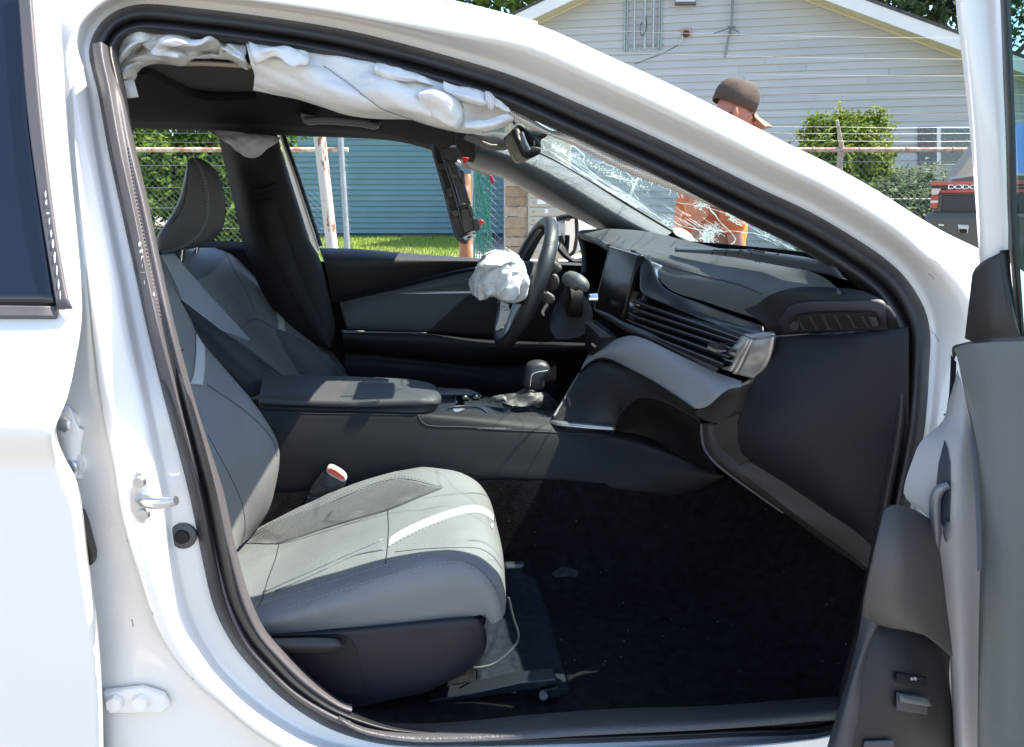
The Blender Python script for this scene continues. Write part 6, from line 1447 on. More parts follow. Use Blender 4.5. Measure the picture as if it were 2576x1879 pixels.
cur2 = loft('curtain_airbag', [
    row('A1', None, [(1385,345,1.35),(1600,368,1.34),(1860,415,1.335),(2265,480,1.33)]) + row('A2', None, [(420,165,1.325),(700,232,1.32),(950,308,1.31),(1250,380,1.31),(1400,460,1.31)]),
    row('A1', None, [(1400,440,1.33),(1650,475,1.315),(1900,545,1.31),(2265,610,1.30)]) + row('A2', None, [(430,280,1.29),(700,330,1.285),(950,400,1.29),(1250,470,1.29),(1440,530,1.30)]),
    row('A1', None, [(1415,540,1.33),(1680,585,1.325),(1980,670,1.30),(2265,750,1.285)]) + row('A2', None, [(430,410,1.275),(700,440,1.265),(950,490,1.27),(1200,540,1.30),(1460,570,1.31)]),
    row('A1', None, [(1438,640,1.345),(1700,700,1.335),(2000,790,1.315),(2265,860,1.30)]) + row('A2', None, [(430,510,1.285),(700,540,1.265),(950,580,1.265),(1180,600,1.30),(1475,592,1.32)]),
    row('A1', None, [(1430,700,1.355),(1700,770,1.35),(2000,850,1.335),(2265,915,1.325)]) + row('A2', None, [(460,560,1.31),(700,590,1.29),(950,645,1.28),(1200,660,1.30),(1465,605,1.33)]),
    row('A1', None, [(1425,745,1.37),(1700,800,1.365),(2000,878,1.36),(2265,945,1.355)]) + row('A2', None, [(480,592,1.345),(700,612,1.33),(950,672,1.32),(1230,702,1.32),(1440,640,1.345)])],
    fabric, car, n=150, k=11, crumple=(.006, 8, Vector((1, .1, -.62)), 17), solid=.001)
loft('airbag_fold', [row('A2', None, [(435,170,1.295),(560,195,1.285),(700,240,1.28),(860,330,1.285)]), row('A2', None, [(430,215,1.275),(560,260,1.262),(720,300,1.262),(862,345,1.275)]), row('A2', None, [(440,280,1.285),(520,295,1.275),(720,330,1.275),(865,355,1.285)])], fabric, cur2, n=30, k=6, crumple=(.004, 30, Vector((1, .1, -.5)), 30), solid=.001)
loft('airbag_fold', [row('A2', None, [(760,395,1.265),(870,372,1.265),(1010,425,1.268),(1085,500,1.275),(1105,620,1.285)]), row('A2', None, [(750,420,1.25),(880,430,1.235),(990,470,1.238),(1060,540,1.25),(1090,640,1.27)]), row('A2', None, [(760,470,1.255),(880,520,1.238),(980,560,1.238),(1040,610,1.25),(1080,665,1.275)]), row('A2', None, [(800,560,1.265),(900,600,1.25),(980,640,1.25),(1040,670,1.262),(1080,685,1.28)])], fabric, cur2, n=40, k=7, crumple=(.004, 14, Vector((1, .1, -.6)), 24), solid=.001)
loft('airbag_fold', [row('A2', None, [(940,310,1.285),(1100,345,1.28),(1240,385,1.275),(1330,450,1.275),(1440,520,1.285)]), row('A2', None, [(960,370,1.268),(1100,420,1.258),(1240,470,1.255),(1340,510,1.262),(1450,545,1.278)]), row('A2', None, [(1040,430,1.275),(1150,480,1.268),(1260,515,1.268),(1350,530,1.272),(1455,560,1.285)])], fabric, cur2, n=40, k=6, crumple=(.004, 22, Vector((1, .1, -.5)), 30), solid=.001)
loft('airbag_fold', [row('A2', None, [(1110,625,1.27),(1250,600,1.262),(1400,570,1.265),(1470,575,1.28)]), row('A2', None, [(1115,660,1.258),(1260,650,1.248),(1400,610,1.255),(1478,600,1.275)]), row('A2', None, [(1140,690,1.27),(1260,700,1.262),(1390,665,1.27),(1470,620,1.285)])], fabric, cur2, n=30, k=6, crumple=(.003, 25), solid=.001)
loft('airbag_tab', [row('A2', None, [(1262,384,1.27),(1300,395,1.265),(1345,440,1.265)]), row('A2', None, [(1265,450,1.255),(1300,465,1.25),(1335,490,1.255)]), row('A2', None, [(1280,510,1.26),(1300,530,1.258),(1318,540,1.26)])], weave, cur2, n=12, k=4, solid=.001)
loft('airbag_fold', [row('A1', None, [(1390,350,1.325),(1550,370,1.31),(1720,390,1.31),(1870,425,1.315)]), row('A1', None, [(1410,440,1.30),(1550,400,1.285),(1700,450,1.285),(1850,520,1.29)]), row('A1', None, [(1425,520,1.305),(1560,470,1.295),(1680,520,1.28),(1740,545,1.285)])], fabric, cur2, n=30, k=6, crumple=(.005, 20, Vector((1, .1, .4)), 28), solid=.001)
tubes('airbag_seam', [srow('A2', cur2, s, .002, 8) for s in ([(40,200),(180,300),(330,410),(480,512),(640,570),(850,640),(1050,690)], [(1285,620),(1260,670),(1240,700)])] + [srow('A1', cur2, s, .002, 8) for s in ([(1420,465),(1480,435),(1510,410)], [(1420,485),(1500,450),(1535,415)], [(1420,510),(1500,480),(1545,430)])], .0006, M('airbag_thread', (.16,.16,.17), .8), cur2, n=5)
loft('airbag_tag', [row('A1', None, [(328,648,1.37),(380,645,1.37),(442,643,1.37)]), row('A1', None, [(345,720,1.365),(400,720,1.36),(462,716,1.365)]), row('A1', None, [(365,802,1.37),(420,798,1.365),(482,790,1.37)])], fabric, cur1, n=10, k=4, solid=.001)
loft('headliner_edge', [row('A1', None, [(505,522,1.43),(640,500,1.43),(830,515,1.43),(1000,515,1.43),(1430,540,1.42)]), row('A1', None, [(515,536,1.44),(640,522,1.44),(830,540,1.44),(1000,538,1.44),(1430,560,1.43)])], M('liner_edge', (.55,.50,.42), .8), car, n=24, k=2, solid=.004)
tail = loft('airbag_tether', [
    row('A2', None, [(1438,492,1.31),(1520,535,1.31),(1620,595,1.305),(1780,690,1.30)]) + row('B8', None, [(100,290,1.295),(300,380,1.29),(600,535,1.28),(900,645,1.27),(1150,780,1.265),(1400,895,1.26),(1560,955,1.255),(1700,1030,1.25)]),
    row('A2', None, [(1455,545,1.30),(1550,600,1.295),(1650,650,1.29),(1800,725,1.285)]) + row('B8', None, [(130,375,1.285),(330,470,1.28),(620,605,1.27),(900,710,1.262),(1130,820,1.255),(1390,935,1.25),(1550,990,1.25),(1690,1033,1.245)]),
    row('A2', None, [(1480,600,1.31),(1570,650,1.31),(1680,695,1.305),(1810,750,1.30)]) + row('B8', None, [(150,425,1.30),(380,540,1.295),(680,690,1.285),(900,772,1.275),(1090,850,1.27),(1380,965,1.265),(1540,1020,1.26),(1680,1035,1.255)])],
    weave, car, n=80, k=6, crumple=(.002, 12), solid=.001)
loft('airbag_remnant', [row('A1', 2.385, [(1050,1058),(1150,1066),(1300,1075),(1450,1088),(1640,1105)]), row('A1', 2.36, [(1075,1085),(1180,1120),(1330,1130),(1480,1135),(1625,1125)]), row('A1', 2.35, [(1130,1120),(1220,1170),(1350,1200),(1480,1200),(1590,1165)]), row('A1', 2.36, [(1180,1150),(1290,1210),(1360,1260),(1460,1260),(1540,1205)]), row('A1', 2.37, [(1230,1175),(1310,1235),(1370,1272),(1470,1275),(1500,1250)])], fabric, car, n=40, k=6, crumple=(.006, 16, Vector((.3, 0, 1)), 24), solid=.001)
# sun visor and inside mirror
vis = M('visor_grey', (.10,.10,.095), .75, bump=(500,.3))
pillow('sun_visor', row('A2', 2.02, [(1120,708),(1250,702),(1400,700),(1480,735),(1495,770),(1470,798),(1400,805),(1320,800),(1220,750)]), LAT * .16, [(0, .94), (.08, 1), (.9, 1), (1, .95)], vis, car)
plate('visor_clip', row('A2', 2.012, [(1240,765),(1310,790),(1355,792),(1350,802),(1300,802),(1240,775)]), -LAT * .008, M('visor_clip', (.5,.48,.42), .5), bpy.data.objects['sun_visor'], bevel=.002)
mirm = M('mirror_black', (.012,.0125,.014), .5, spec=.35, rvar=(20,.1))
mr = pillow('inside_mirror', row('A2', 1.80, [(1466,690),(1480,668),(1505,664),(1530,690),(1555,770),(1585,830),(1640,838),(1680,815),(1690,835),(1675,862),(1620,890),(1570,896),(1545,875),(1500,780)]), LAT * .20, [(0, .96), (.05, 1), (.95, 1), (1, .95)], mirm, car, n=50)
pillow('mirror_mount', row('A2', 1.84, [(1508,640),(1600,660),(1745,690),(1735,725),(1690,755),(1685,820),(1610,825),(1570,770),(1540,700)]), LAT * .08, [(0, .92), (.1, 1), (.9, 1), (1, .94)], mirm, mr)
tube('mirror_rib', row('A2', 1.79, [(1535,700),(1560,770),(1592,835)]), .005, M('mirror_grey', (.14,.15,.16), .35), mr, smooth_path=4)
plate('sensor_slot', row('A2', 1.835, [(1625,765),(1640,762),(1642,798),(1628,802)]), -LAT * .003, bpy.data.materials['mirror_grey'], mr)
tube('mirror_wire', row('A2', 1.82, [(1440,560),(1475,610),(1490,640)]), .003, blackpl, mr, smooth_path=3)
# outside mirror of the far door
mh = pillow('door_mirror', row('A7', 2.74, [(300,150),(360,132),(440,125),(520,140),(590,180),(640,220),(600,260),(520,330),(470,410),(430,430),(400,400),(370,420),(330,300),(310,220)]), LAT * .16, [(0, .94), (.12, 1), (.8, .98), (1, .8)], paint, car)
tube('mirror_bezel', row('A7', 2.735, [(300,152),(360,136),(432,132),(445,150),(444,300),(425,395),(395,420),(360,390),(325,280)]), .009, blackpl, mh, smooth_path=4)
mgl = M('mirror_glass', (.85,.87,.86), .02, metal=1)
c = [P('A7', x, y, 2.725) for x, y in ((320,165),(432,150),(436,280),(420,385),(395,415),(345,300))]
mm = mk('mirror_pane', c, [tuple(range(6))], mgl, mh, smooth=False)
nn_ = mm.data.polygons[0].normal.copy()
cc = sum(c, Vector()) / 6
# turn the pane about its upright axis so it looks back along the car, as a mirror does
for v in mm.data.vertices:
    p = Vector(v.co) + base(mh) - cc
    a = R(-28); x, y = p.x, p.y
    p = Vector((x, y + x * math.tan(R(-52)), p.z))
    v.co = cc + p - base(mh)
loft('door_mirror_base', [row('A7', 2.62, [(330,330),(360,360),(400,430),(440,450),(520,440)]), row('A7', 2.60, [(320,380),(350,420),(395,450),(450,480),(530,500)])], blackpl, car, n=16, k=3, solid=.01)
# ================================================================ front door, swung open
dm = M('door_trim_grey', (.27,.285,.275), .42, bump=(620,.4,'vor'), var=(4,.12), rvar=(9,.06))
dm2 = M('door_trim_light', (.40,.39,.385), .5, bump=(700,.3), var=(6,.08))
fdoor = loft('front_door', [
    row('B6', None, [(612,118,1.02),(640,106,.98),(700,97,.92),(800,92,.85),(980,88,.74)]),
    row('B6', None, [(628,165,1.0),(660,155,.96),(720,150,.90),(820,150,.83),(980,150,.73)]),
    row('B6', None, [(642,240,.985),(672,240,.94),(730,240,.885),(820,240,.83),(980,240,.73)]),
    row('B6', None, [(668,380,.98),(695,380,.94),(745,380,.885),(830,380,.83),(980,380,.735)]),
    row('B6', None, [(690,540,.975),(715,540,.94),(760,540,.89),(840,540,.835),(980,540,.74)]),
    row('B6', None, [(712,740,.97),(745,740,.935),(785,740,.89),(850,740,.845),(980,740,.75)]),
    row('B6', None, [(712,900,.965),(762,900,.93),(800,900,.89),(860,900,.85),(980,900,.76)]),
    row('B6', None, [(705,1100,.965),(755,1100,.93),(795,1100,.90),(860,1100,.86),(980,1100,.77)]),
    row('B6', None, [(700,1400,.965),(755,1400,.935),(800,1400,.905),(860,1400,.87),(980,1400,.78)]),
    row('B6', None, [(700,1720,.97),(755,1720,.94),(800,1720,.915),(860,1720,.88),(980,1720,.79)])], dm, car, n=40, k=6)
cap = loft('door_cap', [
    row('B6', None, [(604,128,1.04),(606,112,1.035),(640,98,1.0),(720,82,.93),(860,72,.83),(980,66,.76)]),
    row('B6', None, [(607,150,1.03),(612,135,1.02),(645,112,.985),(725,98,.91),(862,88,.82),(980,84,.745)]),
    row('B6', None, [(612,170,1.03),(618,150,1.02),(650,118,.98),(728,101,.905),(864,93,.815),(980,92,.74)])], M('door_cap_dark', (.035,.037,.045), .45, bump=(800,.3)), fdoor, n=40, k=4)
loft('door_edge_trim', [row('B6', None, [(600,140,1.045),(598,200,1.045),(592,300,1.045),(585,340,1.04)]), row('B6', None, [(622,170,1.02),(618,240,1.02),(604,300,1.025),(590,345,1.03)])], blackpl, fdoor, n=16, k=2)
lp = loft('door_light_panel', [
    row('B6', None, [(626,198,1.01),(612,255,1.01),(590,325,1.01),(572,390,1.005),(530,435,1.0),(482,480,.995),(448,560,.99),(425,630,.985),(420,680,.985),(445,712,.98),(500,745,.975),(525,810,.97),(533,900,.97),(545,1000,.97),(560,1100,.97),(592,1260,.97),(603,1450,.975),(612,1720,.98)]),
    row('B6', None, [(630,215,.995),(622,280,.99),(612,345,.985),(600,410,.98),(580,450,.975),(560,500,.97),(545,570,.965),(538,640,.962),(535,700,.96),(534,740,.958),(540,790,.956),(548,850,.955),(558,920,.955),(570,1010,.955),(582,1110,.955),(602,1270,.958),(612,1450,.962),(620,1720,.968)]),
    row('B6', None, [(640,240,.985),(648,310,.975),(650,370,.968),(648,430,.96),(640,480,.952),(632,540,.945),(628,600,.94),(626,650,.938),(624,710,.937),(622,760,.936),(622,820,.936),(622,880,.936),(624,950,.937),(628,1040,.938),(632,1130,.94),(640,1280,.945),(644,1450,.95),(648,1720,.955)]),
    row('B6', None, [(645,262,.98),(665,350,.968),(680,430,.96),(688,500,.952),(694,560,.947),(700,620,.943),(704,680,.94),(708,740,.938),(711,800,.937),(713,850,.937),(714,900,.937),(713,960,.938),(711,1040,.94),(709,1130,.943),(706,1290,.95),(704,1450,.955),(702,1720,.96)])], dm2, fdoor, n=80, k=7)
V, F = [], []
for i in range(78):
    y = 430 + i * 7.0
    x = lerp_tab([(430, 680), (560, 692), (740, 706), (900, 712), (1100, 709), (1720, 700)], y)
    for dx in (-9, -4, 1):
        q = cast('B6', x + dx, y + (dx % 2) * 2, lp, .0012)
        boxgeo(q, .0016, .0016, .0022, V, F)
mk('perforation', V, F, M('perforation_blue', (.19,.21,.27), .6), lp, kind='stuff', smooth=False)
decal('handle_recess', 'B6', lp, [[(578,470),(582,480),(590,500)], [(555,560),(580,560),(600,560)], [(545,650),(575,660),(602,660)], [(540,750),(560,760),(598,770)], [(575,800),(582,840),(592,850)]], M('recess_blue', (.02,.025,.045), .5), lp, off=.0015, n=10, k=6, solid=0)
tube('inner_handle', [cast('B6', x, y, lp, o) for x, y, o in ((548,890,.002),(553,820,.006),(552,740,.010),(560,680,.012),(580,650,.010),(598,640,.005))], [.005, .006, .007, .007, .006, .005], M('handle_grey', (.20,.21,.235), .35, metal=.5), fdoor, n=12, smooth_path=5)
plate('lock_knob', [cast('B6', x, y, lp, .008) for x, y in ((575,815),(590,770),(594,800),(586,850))], -LAT * .006, bpy.data.materials['handle_grey'], fdoor, bevel=.001)
bz = loft('door_armrest', [
    row('B6', None, [(338,745,.93),(375,738,.935),(415,742,.94),(470,765,.955),(520,800,.97)]),
    row('B6', None, [(328,800,.915),(380,800,.91),(430,810,.92),(490,840,.945),(530,880,.965)]),
    row('B6', None, [(312,880,.905),(370,890,.895),(430,900,.905),(495,930,.935),(540,980,.963)]),
    row('B6', None, [(292,990,.905),(360,1000,.89),(430,1010,.90),(500,1040,.932),(552,1080,.963)]),
    row('B6', None, [(270,1095,.912),(345,1110,.895),(425,1130,.902),(505,1160,.935),(566,1170,.965)]),
    row('B6', None, [(264,1122,.925),(340,1160,.915),(430,1180,.918),(512,1230,.945),(585,1300,.968)])], M('armrest_taupe', (.078,.072,.07), .5, bump=(800,.35), var=(6,.1)), fdoor, n=40, k=6, solid=.01, off=-1)
sw = loft('switch_panel', [
    row('B6', None, [(262,1110,.965),(335,1130,.965),(430,1130,.965),(530,1130,.975),(605,1150,.985)]),
    row('B6', None, [(255,1220,.95),(340,1240,.945),(440,1270,.945),(525,1320,.957),(595,1400,.975)]),
    row('B6', None, [(225,1380,.94),(330,1390,.93),(440,1400,.93),(530,1420,.95),(604,1480,.975)]),
    row('B6', None, [(185,1560,.93),(320,1570,.92),(440,1570,.92),(535,1570,.942),(612,1600,.975)]),
    row('B6', None, [(150,1700,.93),(320,1700,.915),(440,1700,.915),(540,1700,.94),(615,1720,.975)])], M('switch_panel_black', (.012,.013,.016), .5, bump=(900,.2)), fdoor, n=30, k=6)
loft('door_lower_edge', [row('B6', None, [(330,1168,.945),(300,1240,.945),(262,1380,.935),(245,1500,.928),(232,1700,.925)]), row('B6', None, [(318,1165,.93),(280,1240,.93),(225,1400,.925),(185,1560,.92),(150,1700,.92)]), row('B6', None, [(262,1128,.95),(240,1240,.95),(200,1400,.95),(150,1560,.95),(110,1700,.95)])], M('door_edge_blue', (.045,.048,.058), .45, bump=(800,.2)), fdoor, n=24, k=3)
def door_switch(y0, y1, m):
    return plate('window_switch', [cast('B6', x, y, sw, .004) for x, y in ((382,y0),(492,y0 + 18),(494,y1 + 18),(380,y1))], -LAT * .004, m, fdoor, bevel=.0012)
s1 = door_switch(1358, 1396, blackpl)
for dx in (0, 12):
    plate('switch_mark', [cast('B6', x + dx, y, sw, .009) for x, y in ((425,1376),(434,1378),(434,1388),(425,1386))], -LAT * .0004, thread, s1)
s2 = door_switch(1432, 1500, M('switch_blue', (.05,.055,.065), .35))
loft('switch_lip', [[cast('B6', x, y, sw, .010) for x, y in ((386,1436),(440,1446),(490,1455))], [cast('B6', x, y, sw, .013) for x, y in ((384,1462),(440,1474),(492,1484))]], M('switch_edge', (.12,.125,.12), .35), s2, n=8, k=2, solid=.002)
plate('pull_cup', [cast('B6', x, y, sw, .003) for x, y in ((262,1620),(370,1615),(380,1690),(250,1690))], -LAT * .004, bpy.data.materials['switch_blue'], fdoor, bevel=.002)
# window frame of the open door, mirror triangle, glass
fr = loft('door_window_frame', [
    row('F', None, [(2098,-140,1.00),(2112,-20,.995),(2117,40,.99),(2134,180,.975),(2148,320,.965),(2160,480,.96),(2167,600,.96),(2170,700,.96)]),
    row('F', None, [(2112,-140,.975),(2126,-20,.97),(2132,40,.965),(2148,180,.955),(2162,320,.947),(2172,480,.943),(2178,600,.943),(2182,700,.943)]),
    row('F', None, [(2150,-140,.96),(2168,-20,.955),(2174,40,.95),(2188,180,.94),(2200,320,.932),(2206,480,.93),(2206,600,.93),(2206,700,.93)]),
    row('F', None, [(2192,-140,.955),(2212,-20,.95),(2215,40,.945),(2220,180,.935),(2226,320,.928),(2230,480,.925),(2229,600,.925),(2228,700,.925)])], paint, fdoor, n=30, k=4)
loft('window_channel', [row('F', None, [(2190,-140,.95),(2211,-20,.945),(2214,40,.94),(2219,180,.93),(2225,320,.923),(2229,480,.92),(2240,640,.92),(2250,760,.92)]), row('F', None, [(2200,-140,.93),(2221,-20,.925),(2224,40,.92),(2230,180,.91),(2236,320,.905),(2240,480,.90),(2252,640,.90),(2262,760,.90)]), row('F', None, [(2212,-140,.93),(2234,-20,.925),(2237,40,.92),(2242,180,.91),(2247,320,.905),(2250,480,.90),(2260,640,.90),(2268,760,.90)])], rubber, fdoor, n=30, k=4)
dgl = glass('door_glass', (.42, .62, .60))
dp = [P('F', 2225, -140, .935), P('F', 2258, 770, .91), P('F', 2330, 760, .84), P('F', 2480, 740, .70), P('F', 2480, -140, .70), P('F', 2330, -140, .84)]
mk('door_glass', dp, [(0, 1, 2, 5), (5, 2, 3, 4)], dgl, fdoor, smooth=False)
tri = loft('mirror_triangle', [
    row('F', None, [(2169,608,.955),(2178,590,.945),(2200,572,.93),(2226,556,.92),(2232,552,.915)]),
    row('F', None, [(2163,660,.955),(2180,655,.935),(2205,650,.918),(2230,645,.91),(2240,640,.905)]),
    row('F', None, [(2154,720,.96),(2180,722,.935),(2208,722,.915),(2238,722,.905),(2252,720,.90)]),
    row('F', None, [(2149,745,.965),(2175,752,.945),(2208,754,.925),(2240,752,.912),(2262,748,.905)])], M('triangle_black', (.03,.028,.027), .5, bump=(800,.3)), fdoor, n=30, k=6, solid=.01, off=-1)
# outer skin of the open door and the wing behind it
loft('door_outer_skin', [[p + Vector((.10, .06, dz)) for p in r] for dz, r in ((0, [P('B6', 620, 110, 1.04), P('B6', 980, 70, .76)]), (-.05, [P('B6', 640, 300, 1.06), P('B6', 980, 300, .78)]), (-.05, [P('B6', 640, 1000, 1.06), P('B6', 980, 1000, .80)]), (-.1, [P('B6', 600, 1650, 1.04), P('B6', 980, 1700, .82)]))], paint, fdoor, n=12, k=4)
loft('front_wing', [[C3(.80, 1.06, .98), C3(1.3, 1.05, .92), C3(1.75, 1.12, .82)], [C3(.80, 1.01, .90), C3(1.3, .99, .84), C3(1.75, 1.06, .74)], [C3(.80, 1.03, .55), C3(1.3, 1.01, .62), C3(1.75, 1.06, .55)], [C3(.80, 1.06, .32), C3(1.3, 1.05, .62), C3(1.75, 1.08, .32)]], paint, car, n=20, k=5)
loft('bonnet', [[C3(.86, 1.1, .95), C3(1.3, 1.08, .86), C3(1.8, 1.16, .74)], [C3(.92, 1.45, .93), C3(1.35, 1.45, .86), C3(1.9, 1.45, .74)], [C3(.92, 2.25, .90), C3(1.35, 2.25, .84), C3(1.9, 2.25, .72)], [C3(.86, 2.62, .88), C3(1.3, 2.64, .82), C3(1.8, 2.56, .70)]], paint, car, n=20, k=5)
# ================================================================ trim panel dangling from the roof
D0 = 2.03
hp_ = thing('hanging_trim_panel', P('A2', 1030, 800, D0), 'black plastic trim panel with red clips dangling by its wires from the roof', 'trim panel')
tr = M('trim_black', (.016,.017,.019), .38, bump=(500,.2), rvar=(14,.12))
trg = M('trim_grey', (.06,.062,.066), .4)
plate('tray', row('A2', D0 + .015, [(862,792),(900,812),(945,860),(960,940),(1010,1080),(1060,1240),(1100,1380),(1130,1460),(1105,1535),(1062,1508),(1032,1440),(960,1150),(905,950),(880,880)]), LAT * .02, tr, hp_, bevel=.003)
tube('tray_rim', row('A2', D0, [(860,790),(878,870),(905,960),(960,1160),(1032,1440),(1060,1500),(1105,1532),(1130,1525)]), .0042, trg, hp_, smooth_path=5)
plate('channel', row('A2', D0 - .012, [(945,830),(1052,812),(1078,865),(1042,930),(1060,990),(1115,1130),(1168,1280),(1190,1440),(1110,1470),(1060,1260),(1010,1080),(965,930)]), LAT * .02, tr, hp_, bevel=.004)
def clipb(pts, d, t, m, nm='clip_block'): return plate(nm, row('A2', d, pts), LAT * t, m, hp_, bevel=.002)
clipb([(930,820),(1050,806),(1060,850),(1030,905),(1000,915),(950,900)], D0 - .03, .025, tr)
clipb([(980,1020),(1045,1010),(1062,1040),(1000,1055)], D0 - .022, .012, trg, 'rib')
clipb([(960,1120),(1010,1110),(1030,1190),(985,1200)], D0 - .02, .012, tr)
clipb([(1040,1250),(1110,1232),(1120,1250),(1050,1270)], D0 - .022, .012, trg, 'rib')
clipb([(1000,1290),(1060,1275),(1075,1330),(1020,1345)], D0 - .02, .012, tr)
clipb([(1075,1280),(1165,1262),(1190,1440),(1100,1465)], D0 - .028, .018, tr)
clipb([(1125,1245),(1165,1255),(1180,1330),(1150,1340)], D0 - .034, .02, tr)
clipb([(1165,1358),(1215,1352),(1228,1430),(1200,1450),(1178,1440)], D0 - .034, .025, tr)
clipb([(1070,985),(1100,980),(1115,1090),(1085,1085)], D0 - .026, .012, tr)
clipb([(905,930),(950,925),(965,985),(915,990)], D0 - .010, .012, tr)
V, F = [], []
for pts in ([(925,830),(960,950),(1010,1100),(1060,1280),(1105,1460)], [(968,905),(1040,1130),(1075,1260)], [(1045,935),(1075,1010),(1120,1150),(1150,1240)]):
    tubegeo(spl(row('A2', D0 - .024, pts), 5), .0025, 5, True, V, F)
mk('stiffener', V, F, trg, hp_)
wcl = M('clip_white', (.55,.54,.50), .4)
clipb([(1060,1500),(1100,1480),(1165,1455),(1205,1462),(1165,1500),(1120,1530)], D0 - .02, .02, trg, 'end_cap')
clipb([(1095,1490),(1140,1470),(1165,1452),(1170,1468),(1200,1465),(1195,1482),(1150,1505),(1110,1515)], D0 - .032, .008, wcl, 'end_clip')
clipb([(1128,1490),(1160,1478),(1158,1495),(1130,1505)], D0 - .036, .004, tr, 'end_slot')
clipb([(1090,885),(1142,890),(1118,935),(1098,935)], D0 - .03, .012, redpl, 'red_clip')
clipb([(1208,1358),(1240,1360),(1262,1375),(1240,1392),(1225,1410),(1212,1395)], D0 - .03, .014, redpl, 'red_clip')
clipb([(1288,1022),(1312,1022),(1336,1075),(1312,1090)], D0 - .02, .003, M('red_tape', (.55,.01,.08), .5), 'red_tag')
clipb([(1030,930),(1055,905),(1085,930),(1070,960),(1045,955)], D0 - .034, .006, M('metal_clip', (.5,.5,.5), .3, metal=.8), 'metal_clip')
tubes('wire', [spl(row('A2', D0, p), 5) for p in ([(1022,690),(1030,740),(1015,790),(1010,810)], [(1040,690),(1035,750),(1040,790),(1042,806)], [(1010,700),(1018,770),(1035,800)])], .0022, M('wire_black', (.02,.02,.02), .5), hp_)
clipb([(990,812),(1015,795),(1048,800),(1040,812)], D0 - .032, .008, wcl, 'connector')
# ================================================================ parked dark car at the right edge
SY = 6.2
sx0 = PW('F', 2056, 430, SY).x
suvp = M('dark_car_paint', (.075,.073,.055), .42, coat=.25, rvar=(5,.05))
suv = thing('parked_car', (sx0, SY, 0), 'dark parked car seen from behind with a red tail light bar', 'car')
def ring(hw, z0, z1, tuck, y, n=1):
    xc = sx0 + .97
    return [Vector((xc + sx * hw * f, y, z)) for sx, f, z in ((-1, .86, z0), (-1, .97, z0 + .12), (-1, 1, z0 + .45), (-1, .985, z1 - .12), (-1, tuck, z1), (0, tuck, z1 + .015), (1, tuck, z1), (1, .985, z1 - .12), (1, 1, z0 + .45), (1, .97, z0 + .12), (1, .86, z0), (0, .8, z0 - .02))]
zt = PW('F', 2100, 395, SY).z
rr = [ring(.93, .42, zt - .02, .93, SY + .02), ring(.955, .38, zt, .94, SY + .10), ring(.97, .35, zt, .94, SY + .5), ring(.975, .35, zt - .02, .94, SY + 2), ring(.97, .35, zt - .08, .93, SY + 3.4), ring(.95, .35, zt - .16, .92, SY + 4.3), ring(.88, .42, zt - .34, .9, SY + 4.65)]
V = [p for r in [res(q, 36, True) for q in rr] for p in r]
F = gridfaces(len(rr), 36, True) + [tuple(range(36)), tuple((len(rr) - 1) * 36 + i for i in reversed(range(36)))]
mk('car_body', V, F, suvp, suv, auto=50)
def gring(hw, z0, z1, hw2, y0, y1):
    xc = sx0 + .97
    return [Vector((xc - hw, y0, z0)), Vector((xc + hw, y0, z0)), Vector((xc + hw2, y1, z1)), Vector((xc - hw2, y1, z1))]
zr_ = 1.84
xc = sx0 + .97
hw, hw2 = .90, .66
B0 = [Vector((xc - hw, SY + .06, zt - .01)), Vector((xc + hw, SY + .06, zt - .01)), Vector((xc + hw, SY + 3.2, zt - .06)), Vector((xc - hw, SY + 3.2, zt - .06))]
T0 = [Vector((xc - hw2, SY + .62, zr_)), Vector((xc + hw2, SY + .62, zr_)), Vector((xc + hw2, SY + 2.4, zr_ + .01)), Vector((xc - hw2, SY + 2.4, zr_ + .01))]
gh_ = mk('cabin', B0 + T0, [(0, 1, 5, 4), (1, 2, 6, 5), (2, 3, 7, 6), (3, 0, 4, 7), (4, 5, 6, 7)], suvp, suv, bevel=.07, smooth=True, auto=60)
gl2 = M('window_blue_reflection', (.05,.12,.32), .04, coat=1.0)  # blue of a reflection put into the glass base colour
def onq(a, b, c, d, u, v, off): 
    p = a.lerp(b, u).lerp(d.lerp(c, u), v); n = (b - a).cross(d - a).normalized(); return p + n * off
def quad_on(nm, q, u0, u1, v0, v1, m, off=.006):
    return mk(nm, [onq(*q, u0, v0, off), onq(*q, u1, v0, off), onq(*q, u1, v1, off), onq(*q, u0, v1, off)], [(0, 1, 2, 3)], m, suv, smooth=False, solid=.003)
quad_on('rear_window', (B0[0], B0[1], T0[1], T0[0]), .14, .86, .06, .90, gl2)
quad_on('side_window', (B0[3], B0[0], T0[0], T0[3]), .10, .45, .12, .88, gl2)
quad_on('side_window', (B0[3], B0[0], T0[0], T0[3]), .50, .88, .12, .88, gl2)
redl = M('tail_red', (.36,.045,.025), .25, coat=.6)
lampw = M('lamp_clear', (.62,.50,.42), .2, coat=.8)
SROT = R(31)
se, sn = Vector((math.cos(SROT), -math.sin(SROT), 0)), Vector((math.sin(SROT), math.cos(SROT), 0))
SO = Vector((sx0, SY, 0))
def pw(v, x, y, dy=0):                  # pixel on the turned tail, in the car's own unturned frame
    r = ray(v, x, y); o = SO + sn * dy - CAM
    q = CAM + r * (o.dot(sn) / r.dot(sn)) - SO
    return Vector((sx0 + q.dot(se), SY + dy, q.z))
xr_ = xc + .93
def bar(y0, y1, m, nm, dy=-.012, xa=1458, x1=None):
    a, b = pw('A4', xa, y0, dy), pw('A4', xa, y1, dy)
    X1 = x1 if x1 is not None else xr_
    return plate(nm, [a, b, Vector((X1, SY + dy, b.z)), Vector((X1, SY + dy, a.z))], Vector((0, .05, 0)), m, suv, bevel=.006)
bar(1512, 1544, redl, 'light_bar', -.02)
